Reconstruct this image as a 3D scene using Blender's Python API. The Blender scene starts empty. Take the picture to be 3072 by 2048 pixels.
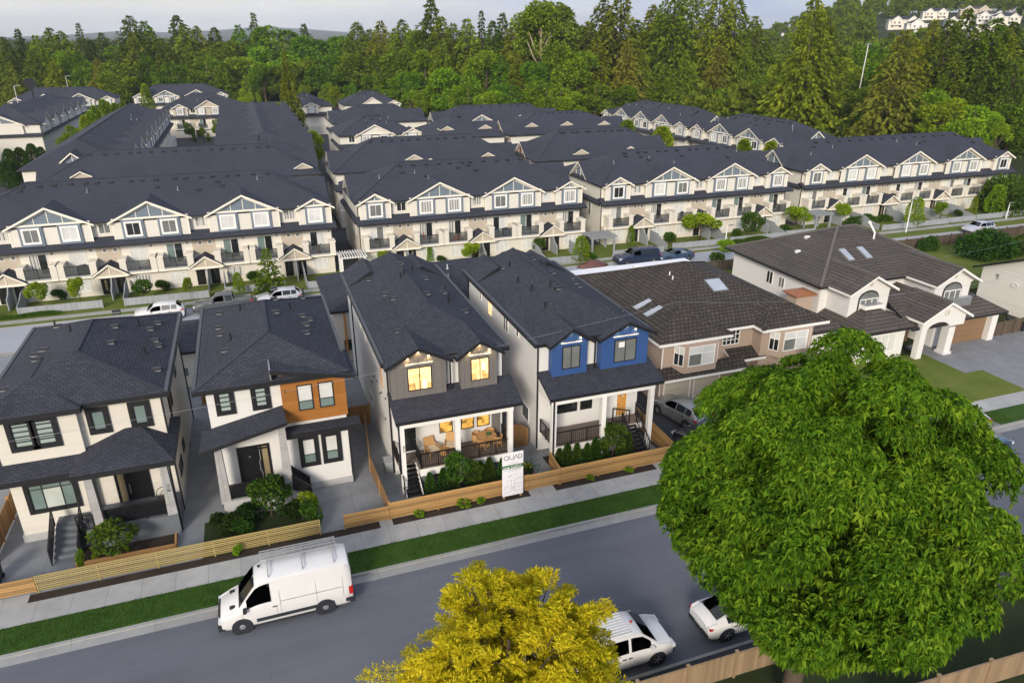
import bpy, math, random
import numpy as np
from mathutils import Vector, Matrix
SC = bpy.context.scene
COL = SC.collection
S = 1.16                      # one drawing unit in metres
ORG = {}
ROOTS = []
R_ = math.radians

# ---------------------------------------------------------------- materials
MATS = {}
def nt_new(name):
    m = bpy.data.materials.new(name); m.use_nodes = True
    nt = m.node_tree; b = nt.nodes['Principled BSDF']
    MATS[name] = m
    return m, nt, b
def N(nt, t, **kw):
    n = nt.nodes.new(t)
    for k, v in kw.items():
        if hasattr(n, k): setattr(n, k, v)
        else: n.inputs[k].default_value = v
    return n
def L(nt, a, b): nt.links.new(a, b)
def mixc(nt, fac, a, b, mode='MIX'):
    n = nt.nodes.new('ShaderNodeMix'); n.data_type = 'RGBA'; n.blend_type = mode
    for s, v in ((n.inputs[0], fac), (n.inputs[6], a), (n.inputs[7], b)):
        if hasattr(v, 'is_linked') or isinstance(v, bpy.types.NodeSocket): nt.links.new(v, s)
        else: s.default_value = v if not isinstance(v, tuple) else (v + (1.0,) if len(v) == 3 else v)
    return n.outputs[2]
def ramp(nt, fac, stops):
    n = nt.nodes.new('ShaderNodeValToRGB'); e = n.color_ramp.elements
    while len(e) < len(stops): e.new(0.5)
    for i, (p, c) in enumerate(stops):
        e[i].position = p
        e[i].color = (c, c, c, 1) if not isinstance(c, tuple) else c + (1.0,)
    nt.links.new(fac, n.inputs[0])
    return n.outputs[0]
def uvmap(nt, scale=(1, 1, 1), rot=0):
    tc = nt.nodes.new('ShaderNodeTexCoord'); mp = nt.nodes.new('ShaderNodeMapping')
    mp.inputs['Scale'].default_value = scale; mp.inputs['Rotation'].default_value = (0, 0, rot)
    nt.links.new(tc.outputs['UV'], mp.inputs[0]); return mp.outputs[0]
def noise(nt, vec, scale, detail=4, rough=.55):
    n = nt.nodes.new('ShaderNodeTexNoise'); n.inputs['Scale'].default_value = scale
    n.inputs['Detail'].default_value = detail; n.inputs['Roughness'].default_value = rough
    if vec is not None: nt.links.new(vec, n.inputs['Vector'])
    return n.outputs['Fac']
def bump(nt, b, h, strength=.3, dist=.02):
    n = nt.nodes.new('ShaderNodeBump'); n.inputs['Strength'].default_value = strength
    n.inputs['Distance'].default_value = dist
    nt.links.new(h, n.inputs['Height']); nt.links.new(n.outputs[0], b.inputs['Normal'])
def plain(name, col, rough=.6, spec=.4, var=.12, vs=1.5, metal=0., coat=0.):
    m, nt, b = nt_new(name)
    b.inputs['Roughness'].default_value = rough; b.inputs['Metallic'].default_value = metal
    b.inputs['Specular IOR Level'].default_value = spec; b.inputs['Coat Weight'].default_value = coat
    uv = uvmap(nt)
    f = noise(nt, uv, vs, 5)
    d = tuple(c * (1 - var) for c in col); l = tuple(min(1, c * (1 + var)) for c in col)
    L(nt, mixc(nt, f, d, l), b.inputs['Base Color'])
    return m
def siding(name, col, pitch=.14, vert=False, depth=.35, var=.06):
    """lap siding or board lines: a darker joint every `pitch`"""
    m, nt, b = nt_new(name); b.inputs['Roughness'].default_value = .6
    uv = uvmap(nt); sx = nt.nodes.new('ShaderNodeSeparateXYZ'); L(nt, uv, sx.inputs[0])
    mm = nt.nodes.new('ShaderNodeMath'); mm.operation = 'DIVIDE'; mm.inputs[1].default_value = pitch
    L(nt, sx.outputs[0 if vert else 1], mm.inputs[0])
    fr = nt.nodes.new('ShaderNodeMath'); fr.operation = 'FRACT'; L(nt, mm.outputs[0], fr.inputs[0])
    j = ramp(nt, fr.outputs[0], [(0., 0.), (.1, 1.), (1., 1.)])
    fl = nt.nodes.new('ShaderNodeMath'); fl.operation = 'FLOOR'; L(nt, mm.outputs[0], fl.inputs[0])
    wn = nt.nodes.new('ShaderNodeTexWhiteNoise'); wn.noise_dimensions = '1D'; L(nt, fl.outputs[0], wn.inputs['W'])
    mp = nt.nodes.new('ShaderNodeMapping'); L(nt, uv, mp.inputs[0])
    mp.inputs['Scale'].default_value = (12, .7, 1) if vert else (.7, 12, 1)
    g = noise(nt, mp.outputs[0], 2.0, 5)
    c1 = mixc(nt, g, tuple(c * (1 - var * 2) for c in col), tuple(c * (1 + var * 2) for c in col))
    c2 = mixc(nt, wn.outputs[0], tuple(1 - var * 2 for _ in col), (1, 1, 1))
    c3 = mixc(nt, 1.0, c1, c2, 'MULTIPLY')
    c4 = mixc(nt, j, tuple(c * (1 - depth) for c in col), c3)
    L(nt, c4, b.inputs['Base Color']); bump(nt, b, j, .35, .02)
    return m
def shingle(name, c1, c2, cm, w=.42, h=.17, big=.25, streak=.0, light=(.16, .16, .17)):
    m, nt, b = nt_new(name); b.inputs['Roughness'].default_value = .88; b.inputs['Specular IOR Level'].default_value = .3
    uv = uvmap(nt)
    wob = nt.nodes.new('ShaderNodeTexNoise'); wob.inputs['Scale'].default_value = 1.6
    L(nt, uv, wob.inputs['Vector'])
    va = nt.nodes.new('ShaderNodeVectorMath'); va.operation = 'MULTIPLY_ADD'
    L(nt, wob.outputs['Color'], va.inputs[0]); va.inputs[1].default_value = (.05, .06, 0); L(nt, uv, va.inputs[2])
    br = N(nt, 'ShaderNodeTexBrick', offset=.5)
    L(nt, va.outputs[0], br.inputs['Vector'])
    br.inputs['Color1'].default_value = c1 + (1,); br.inputs['Color2'].default_value = c2 + (1,); br.inputs['Mortar'].default_value = cm + (1,)
    br.inputs['Scale'].default_value = 1; br.inputs['Mortar Size'].default_value = h * .1
    br.inputs['Brick Width'].default_value = w; br.inputs['Row Height'].default_value = h; br.inputs['Bias'].default_value = -.1
    n1 = noise(nt, uv, big, 5, .6); n2 = noise(nt, uv, 22, 2)
    col = mixc(nt, ramp(nt, n1, [(.3, .72), (.7, 1.22)]), (0, 0, 0), br.outputs['Color'])
    n1m = nt.nodes.new('ShaderNodeMix'); n1m.data_type = 'RGBA'; n1m.blend_type = 'MULTIPLY'; n1m.inputs[0].default_value = 1
    L(nt, br.outputs['Color'], n1m.inputs[6]); L(nt, ramp(nt, n1, [(.25, .84), (.75, 1.17)]), n1m.inputs[7])
    col = n1m.outputs[2]
    sp = ramp(nt, n2, [(.68, 0.), (.8, 1.)])
    mpn = noise(nt, uv, 3.0, 3); spm = nt.nodes.new('ShaderNodeMath'); spm.operation = 'MULTIPLY'
    L(nt, sp, spm.inputs[0]); L(nt, ramp(nt, mpn, [(.5, 0.), (.75, .5)]), spm.inputs[1])
    col = mixc(nt, spm.outputs[0], col, light)
    if streak:
        mp2 = nt.nodes.new('ShaderNodeMapping'); mp2.inputs['Scale'].default_value = (.9, 3.5, 1); L(nt, uv, mp2.inputs[0])
        st = ramp(nt, noise(nt, mp2.outputs[0], 1.3, 4, .65), [(.62, 0.), (.75, streak)])
        col = mixc(nt, st, col, light)
    L(nt, col, b.inputs['Base Color'])
    # each course overlaps the one below: a saw-tooth height along the slope
    sxx = nt.nodes.new('ShaderNodeSeparateXYZ'); L(nt, va.outputs[0], sxx.inputs[0])
    dv = nt.nodes.new('ShaderNodeMath'); dv.operation = 'DIVIDE'; dv.inputs[1].default_value = h; L(nt, sxx.outputs[1], dv.inputs[0])
    fr = nt.nodes.new('ShaderNodeMath'); fr.operation = 'FRACT'; L(nt, dv.outputs[0], fr.inputs[0])
    ad = nt.nodes.new('ShaderNodeMath'); ad.operation = 'SUBTRACT'; L(nt, br.outputs['Fac'], ad.inputs[1]); 
    sb = nt.nodes.new('ShaderNodeMath'); sb.operation = 'SUBTRACT'; sb.inputs[0].default_value = 1; L(nt, fr.outputs[0], sb.inputs[1])
    L(nt, sb.outputs[0], ad.inputs[0])
    bump(nt, b, ad.outputs[0], .5, h * .12)
    return m
def foliage(name, cols, trans=.25, rough=.55, nscale=.35, spec=.25):
    m, nt, b = nt_new(name)
    g = nt.nodes.new('ShaderNodeNewGeometry'); oi = nt.nodes.new('ShaderNodeObjectInfo')
    tc = nt.nodes.new('ShaderNodeTexCoord')
    f = noise(nt, tc.outputs['Object'], nscale, 3)
    ad = nt.nodes.new('ShaderNodeMath'); ad.operation = 'MULTIPLY_ADD'; ad.inputs[1].default_value = .42
    L(nt, g.outputs['Random Per Island'], ad.inputs[0])
    ma = nt.nodes.new('ShaderNodeMath'); ma.operation = 'MULTIPLY'; ma.inputs[1].default_value = .58; L(nt, f, ma.inputs[0])
    L(nt, ma.outputs[0], ad.inputs[2])
    c = ramp(nt, ad.outputs[0], [(.2 + .6 * i / (len(cols) - 1), cc) for i, cc in enumerate(cols)])
    hv = nt.nodes.new('ShaderNodeHueSaturation')
    mr = nt.nodes.new('ShaderNodeMapRange'); mr.inputs[3].default_value = .80; mr.inputs[4].default_value = 1.25
    L(nt, oi.outputs['Random'], mr.inputs[0]); L(nt, mr.outputs[0], hv.inputs['Value'])
    mr2 = nt.nodes.new('ShaderNodeMapRange'); mr2.inputs[3].default_value = .475; mr2.inputs[4].default_value = .52
    wn = nt.nodes.new('ShaderNodeTexWhiteNoise'); wn.noise_dimensions = '1D'; L(nt, oi.outputs['Random'], wn.inputs['W'])
    L(nt, wn.outputs[0], mr2.inputs[0]); L(nt, mr2.outputs[0], hv.inputs['Hue'])
    if name in ('leaf_gold', 'leaf_chestnut'):
        for q in ('Hue', 'Value'): nt.links.remove(hv.inputs[q].links[0])
        hv.inputs['Hue'].default_value = .5; hv.inputs['Value'].default_value = 1.
    L(nt, c, hv.inputs['Color'])
    L(nt, hv.outputs[0], b.inputs['Base Color']); b.inputs['Roughness'].default_value = rough; b.inputs['Specular IOR Level'].default_value = spec
    tr = nt.nodes.new('ShaderNodeBsdfTranslucent'); L(nt, hv.outputs[0], tr.inputs[0])
    mx = nt.nodes.new('ShaderNodeMixShader'); mx.inputs[0].default_value = trans
    L(nt, b.outputs[0], mx.inputs[1]); L(nt, tr.outputs[0], mx.inputs[2])
    L(nt, mx.outputs[0], nt.nodes['Material Output'].inputs[0])
    return m
def ground_mat(name, stops, scale=.5, detail=8, rough=.9, bs=0., fine=30.):
    m, nt, b = nt_new(name); b.inputs['Roughness'].default_value = rough; b.inputs['Specular IOR Level'].default_value = .25
    tc = nt.nodes.new('ShaderNodeTexCoord')
    f = noise(nt, tc.outputs['Object'], scale, detail, .6); f2 = noise(nt, tc.outputs['Object'], fine, 3, .6)
    ad = nt.nodes.new('ShaderNodeMath'); ad.operation = 'MULTIPLY_ADD'; ad.inputs[1].default_value = .4
    m2 = nt.nodes.new('ShaderNodeMath'); m2.operation = 'MULTIPLY'; m2.inputs[1].default_value = .6; L(nt, f, m2.inputs[0])
    L(nt, f2, ad.inputs[0]); L(nt, m2.outputs[0], ad.inputs[2])
    L(nt, ramp(nt, ad.outputs[0], stops), b.inputs['Base Color'])
    if bs: bump(nt, b, f2, bs, .03)
    return m
def glass(name, col, rough=.06, stripes=0, cool=(.5, .55, .55), vert=False):
    """window seen from outside: a pane with what hangs behind it"""
    m, nt, b = nt_new(name); b.inputs['Roughness'].default_value = rough; b.inputs['Specular IOR Level'].default_value = .6
    uv = uvmap(nt)
    if stripes:
        sx = nt.nodes.new('ShaderNodeSeparateXYZ'); L(nt, uv, sx.inputs[0])
        mm = nt.nodes.new('ShaderNodeMath'); mm.operation = 'DIVIDE'; mm.inputs[1].default_value = stripes; L(nt, sx.outputs[0 if vert else 1], mm.inputs[0])
        fr = nt.nodes.new('ShaderNodeMath'); fr.operation = 'FRACT'; L(nt, mm.outputs[0], fr.inputs[0])
        j = ramp(nt, fr.outputs[0], [(0., 0.), (.25, 0.), (.4, 1.), (1., 1.)])
        c = mixc(nt, j, col, cool)
    else:
        f = noise(nt, uv, .8, 2); c = mixc(nt, f, tuple(x * .7 for x in col), tuple(x * 1.25 for x in col))
    L(nt, c, b.inputs['Base Color']); b.inputs['Coat Weight'].default_value = .6; b.inputs['Coat Roughness'].default_value = .03
    return m
def emit(name, col, strength, var=.0, scale=1.2):
    m, nt, b = nt_new(name); b.inputs['Base Color'].default_value = col + (1,)
    b.inputs['Emission Strength'].default_value = strength; b.inputs['Emission Color'].default_value = col + (1,)
    b.inputs['Roughness'].default_value = .15
    if var:
        uv = uvmap(nt); f = noise(nt, uv, scale, 3, .6)
        c = ramp(nt, f, [(.38, tuple(x * (1 - var) for x in col)), (.5, col), (.62, tuple(min(1, x * 1.15) for x in col))])
        L(nt, c, b.inputs['Emission Color']); L(nt, c, b.inputs['Base Color'])
    return m
def paint(name, col, metal=.0, rough=.25):
    m, nt, b = nt_new(name); b.inputs['Base Color'].default_value = col + (1,); b.inputs['Metallic'].default_value = metal
    b.inputs['Roughness'].default_value = rough; b.inputs['Coat Weight'].default_value = .7; b.inputs['Coat Roughness'].default_value = .05
    tc = nt.nodes.new('ShaderNodeTexCoord'); f = noise(nt, tc.outputs['Object'], 3.0, 4)
    L(nt, mixc(nt, f, tuple(c * .93 for c in col), tuple(min(1, c * 1.04) for c in col)), b.inputs['Base Color'])
    return m

shingle('slate_shingle', (.036, .040, .056), (.055, .060, .080), (.015, .016, .024), w=.30, h=.155, light=(.12, .12, .14))
shingle('slate_shingle_far', (.040, .045, .063), (.050, .055, .076), (.028, .031, .045), w=.5, h=.22, big=.18, light=(.12, .12, .14))
shingle('shake_shingle', (.054, .045, .039), (.086, .073, .063), (.018, .015, .013), w=.34, h=.36, streak=.2, light=(.16, .135, .115))
shingle('concrete_tile', (.075, .066, .060), (.096, .084, .076), (.030, .027, .026), w=3.0, h=.36, streak=.3, light=(.17, .155, .14))
plain('black_trim', (.014, .014, .017), .45, .5)
plain('ridge_cap', (.040, .043, .058), .85, .3)
plain('gutter_grey', (.055, .06, .072), .5, .5); plain('tile_cap', (.125, .113, .105), .85, .3, .15, 2.)
plain('white_wall', (.70, .69, .68), .75, .3, .05, .6)
plain('white_trim', (.80, .79, .77), .5, .4, .03)
plain('cream_stucco', (.72, .685, .62), .85, .25, .06, .5)
siding('pale_siding', (.74, .715, .67), .2, depth=.14, var=.03)
siding('cream_siding', (.71, .675, .605), .16, depth=.14, var=.03)
siding('town_cream', (.72, .69, .625), .2, depth=.12, var=.03)
plain('town_stucco', (.67, .63, .56), .85, .25, .07, .4)
plain('town_trim', (.82, .77, .67), .6, .3, .04)
plain('town_blue', (.155, .195, .245), .6, .35, .08, 2.)
plain('town_tan', (.50, .44, .36), .8, .25, .06)
siding('red_siding', (.20, .065, .045), .3, vert=True, depth=.4)
siding('orange_wood', (.38, .15, .027), .16, depth=.35, var=.12)
siding('grey_board', (.165, .155, .15), .45, vert=True, depth=.45, var=.04)
siding('blue_lap', (.03, .085, .26), .17, depth=.3, var=.03)
plain('pink_stucco', (.42, .325, .265), .85, .25, .07, .5)
siding('garage_panel', (.50, .45, .37), .55, depth=.35, var=.03)
siding('tan_garage', (.23, .14, .075), .55, depth=.35, var=.04)
plain('fence_grey', (.30, .32, .345), .8, .25, .10, 1.)
siding('picket_grey', (.34, .365, .40), .16, vert=True, depth=.55, var=.1)
siding('cedar_board', (.46, .27, .10), .16, depth=.5, var=.2)
siding('cedar_upright', (.33, .18, .07), .15, vert=True, depth=.45, var=.2)
siding('olive_slat', (.43, .33, .13), .11, depth=.3, var=.2)
plain('cedar_post', (.40, .22, .09), .8, .25, .25, 4.)
siding('tan_upright', (.34, .24, .145), .15, vert=True, depth=.4, var=.15)
siding('brown_upright', (.115, .085, .062), .15, vert=True, depth=.5, var=.2)
plain('concrete', (.42, .425, .43), .85, .25, .12, .7)
plain('concrete_path', (.30, .31, .33), .85, .25, .12, .5)
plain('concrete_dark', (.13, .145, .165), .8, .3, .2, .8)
plain('stone_grey', (.38, .38, .385), .8, .3, .3, 3.)
plain('deck_grey', (.19, .15, .125), .7, .3, .15)
plain('door_orange', (.62, .30, .075), .5, .4, .05)
plain('door_black', (.012, .012, .014), .3, .5)
plain('rattan', (.50, .29, .12), .6, .3, .2, 6.)
plain('cushion', (.68, .58, .42), .9, .2)
plain('rail_black', (.012, .011, .011), .4, .5)
plain('metal_grey', (.45, .46, .48), .35, .5, .05, 2., .7)
plain('pvc_white', (.78, .78, .77), .5, .4)
plain('tyre', (.016, .016, .017), .8, .3)
plain('rim', (.42, .42, .43), .35, .5, .1, 3., .6)
plain('cladding', (.022, .026, .034), .55, .4)
plain('car_glass', (.010, .014, .018), .05, .6, .2, 2.)
plain('tail_red', (.42, .015, .012), .2, .5)
plain('lamp_clear', (.62, .64, .66), .1, .6)
plain('soil', (.040, .029, .021), .95, .1, .4, 3.)
plain('bark', (.10, .075, .055), .9, .2, .35, 5.)
plain('bark_pale', (.36, .29, .21), .9, .2, .3, 5.)
plain('plate', (.5, .52, .55), .5)
plain('plank_green', (.06, .15, .05), .6)
m_, nt_, b_ = nt_new('rail_glass'); b_.inputs['Base Color'].default_value = (.012, .013, .015, 1); b_.inputs['Alpha'].default_value = .78; b_.inputs['Roughness'].default_value = .08
m_, nt_, b_ = nt_new('clear_glass'); b_.inputs['Base Color'].default_value = (.10, .11, .11, 1); b_.inputs['Alpha'].default_value = .42; b_.inputs['Roughness'].default_value = .08
glass('glass_white', (.66, .67, .66)); glass('glass_mid', (.17, .18, .175)); glass('glass_dark', (.018, .02, .022))
glass('glass_teal', (.17, .235, .225)); glass('glass_curtain', (.15, .155, .15), stripes=.3, cool=(.55, .55, .53), vert=True)
glass('glass_blind', (.05, .065, .062), stripes=.28, cool=(.34, .42, .39)); glass('glass_drape', (.28, .23, .14))
glass('skylight_glass', (.40, .44, .49), .12); glass('glass_shade', (.55, .60, .56))
emit('glass_warm', (1.0, .62, .27), .46, .35, 1.1); emit('glass_glow', (1.0, .72, .40), .62, .25, 2.); emit('glass_dusk', (.75, .40, .14), .26, .5, 2.4); emit('glass_amber', (.62, .34, .07), .34, .8, 2.2); emit('lamp_warm', (1.0, .70, .30), 4.)
paint('paint_white', (.70, .70, .71)); paint('paint_silver', (.34, .35, .36), .6, .3); paint('paint_navy', (.012, .022, .055))
paint('paint_black', (.010, .011, .014)); paint('paint_red', (.28, .02, .015)); paint('paint_blue', (.03, .06, .12)); paint('paint_pale', (.55, .56, .62), .3)
paint('paint_rust', (.12, .045, .03), 0, .4); paint('paint_grey', (.12, .13, .14), .5, .3)
plain('sign_white', (.80, .80, .84), .45, .4, .02); plain('sign_green', (.025, .13, .03), .5); plain('sign_ink', (.02, .02, .022), .6); plain('sign_line', (.42, .42, .45), .6)
plain('canopy_white', (.80, .81, .84), .5, .4, .05)
plain('copper_cap', (.30, .12, .055), .6, .4, .2, 3.)
plain('bin_black', (.02, .022, .025), .5); plain('blue_item', (.02, .05, .13), .6); plain('red_item', (.5, .05, .02), .6)
plain('yellow_item', (.6, .38, .02), .6)

foliage('leaf_chestnut', [(.016, .050, .002), (.082, .190, .007), (.240, .350, .020)], .32, .65, .6, .12)  # dark end lowered in noise clumps: painted shade between the leaf clusters
foliage('leaf_gold', [(.28, .32, .008), (.68, .60, .018), (.97, .82, .06)], .5, .7, .5, .1)
foliage('leaf_fir', [(.022, .044, .006), (.082, .132, .011), (.165, .215, .020)], .24, .8, .26, .06)  # fir, cedar, broad: deep tones in clumps paint the shaded gaps among boughs
foliage('leaf_cedar', [(.044, .072, .006), (.160, .215, .013), (.290, .340, .024)], .3, .8, .24, .06)
foliage('leaf_broad', [(.030, .070, .005), (.120, .220, .010), (.235, .350, .020)], .34, .75, .28, .06)
foliage('leaf_lime', [(.060, .115, .007), (.205, .335, .014), (.36, .46, .026)], .38, .7, .35, .06)
foliage('leaf_brown', [(.085, .105, .013), (.175, .200, .022), (.26, .27, .036)], .24, .8, .24, .06)
foliage('leaf_shrub', [(.020, .058, .006), (.046, .105, .010), (.084, .160, .016)], .25, .7, .8, .12)
foliage('leaf_dark', [(.008, .024, .004), (.018, .046, .007), (.036, .072, .010)], .15, .75, .8, .1)
ground_mat('asphalt', [(.3, (.104, .112, .140)), (.45, (.119, .128, .157)), (.6, (.134, .143, .171))], .16, 10, .8, .15, 45.)
ground_mat('asphalt_dark', [(.3, (.035, .038, .045)), (.7, (.06, .064, .075))], .2, 6, .85, .1, 30.)
ground_mat('road_concrete', [(.3, (.30, .32, .37)), (.7, (.40, .42, .47))], .1, 8, .8, .0, 20.)
ground_mat('verge_grass', [(.3, (.018, .050, .005)), (.5, (.030, .076, .008)), (.7, (.052, .105, .012))], .9, 8, .95, .6, 26.)
ground_mat('lawn_grass', [(.3, (.065, .105, .012)), (.5, (.105, .140, .020)), (.68, (.17, .175, .045))], .35, 8, .95, .5, 24.)
ground_mat('dark_lawn', [(.3, (.014, .026, .008)), (.7, (.035, .048, .014))], .6, 8, .95, .5, 24.)
ground_mat('earth', [(.3, (.018, .030, .010)), (.5, (.030, .045, .013)), (.7, (.055, .068, .022))], .02, 8, .95, .0, 1.2)
ground_mat('soil_bed', [(.3, (.020, .014, .010)), (.7, (.055, .042, .032))], 1.2, 8, .95, .6, 18.)
ground_mat('hill_far', [(.3, (.020, .040, .020)), (.7, (.055, .075, .035))], .004, 8, .95, .0, .03)
def add_cracks(name):
    m = MATS[name]; nt = m.node_tree; b = nt.nodes['Principled BSDF']; src = b.inputs['Base Color'].links[0].from_socket
    tc = nt.nodes.new('ShaderNodeTexCoord'); ns = nt.nodes.new('ShaderNodeTexNoise'); ns.inputs['Scale'].default_value = .8; ns.inputs['Detail'].default_value = 6; L(nt, tc.outputs['Object'], ns.inputs['Vector'])
    va = nt.nodes.new('ShaderNodeVectorMath'); va.operation = 'MULTIPLY_ADD'; L(nt, ns.outputs['Color'], va.inputs[0]); va.inputs[1].default_value = (1.6, 1.6, 0); L(nt, tc.outputs['Object'], va.inputs[2])
    vo = nt.nodes.new('ShaderNodeTexVoronoi'); vo.feature = 'DISTANCE_TO_EDGE'; vo.inputs['Scale'].default_value = .13; L(nt, va.outputs[0], vo.inputs['Vector'])
    ck = ramp(nt, vo.outputs['Distance'], [(0., .88), (.004, 1.)])
    mp = nt.nodes.new('ShaderNodeMapping'); mp.inputs['Scale'].default_value = (.05, .55, 1); L(nt, tc.outputs['Object'], mp.inputs[0])
    ln = ramp(nt, noise(nt, mp.outputs[0], 1.4, 6, .6), [(.3, .88), (.7, 1.10)]); sp = ramp(nt, noise(nt, tc.outputs['Object'], .9, 7, .7), [(.66, 1.), (.74, .80)])
    c = mixc(nt, 1., src, ck, 'MULTIPLY'); c = mixc(nt, 1., c, ln, 'MULTIPLY'); c = mixc(nt, 1., c, sp, 'MULTIPLY'); L(nt, c, b.inputs['Base Color'])
add_cracks('asphalt')
# concrete slab walk with joints
def slab_mat(name, col, w, h):
    m, nt, b = nt_new(name); b.inputs['Roughness'].default_value = .85
    uv = uvmap(nt)
    br = N(nt, 'ShaderNodeTexBrick', offset=0.); L(nt, uv, br.inputs['Vector'])
    br.inputs['Color1'].default_value = tuple(c * .93 for c in col) + (1,); br.inputs['Color2'].default_value = tuple(c * 1.06 for c in col) + (1,)
    br.inputs['Mortar'].default_value = tuple(c * .55 for c in col) + (1,); br.inputs['Scale'].default_value = 1
    br.inputs['Mortar Size'].default_value = .012; br.inputs['Brick Width'].default_value = w; br.inputs['Row Height'].default_value = h
    f = noise(nt, uv, 1.1, 6, .6)
    L(nt, mixc(nt, 1.0, br.outputs['Color'], ramp(nt, f, [(.3, .84), (.7, 1.08)]), 'MULTIPLY'), b.inputs['Base Color'])
    return m
slab_mat('walk_slab', (.37, .375, .375), 1.52, 40.)
slab_mat('kerb_concrete', (.31, .31, .31), 3.4, 40.)
slab_mat('walk_far', (.36, .35, .33), 1.5, 40.)
slab_mat('drive_slab', (.22, .23, .25), 3.2, 4.)
slab_mat('path_slab', (.22, .235, .26), 3.1, 2.8)
slab_mat('stone_clad', (.40, .40, .405), .45, .12)

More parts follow.
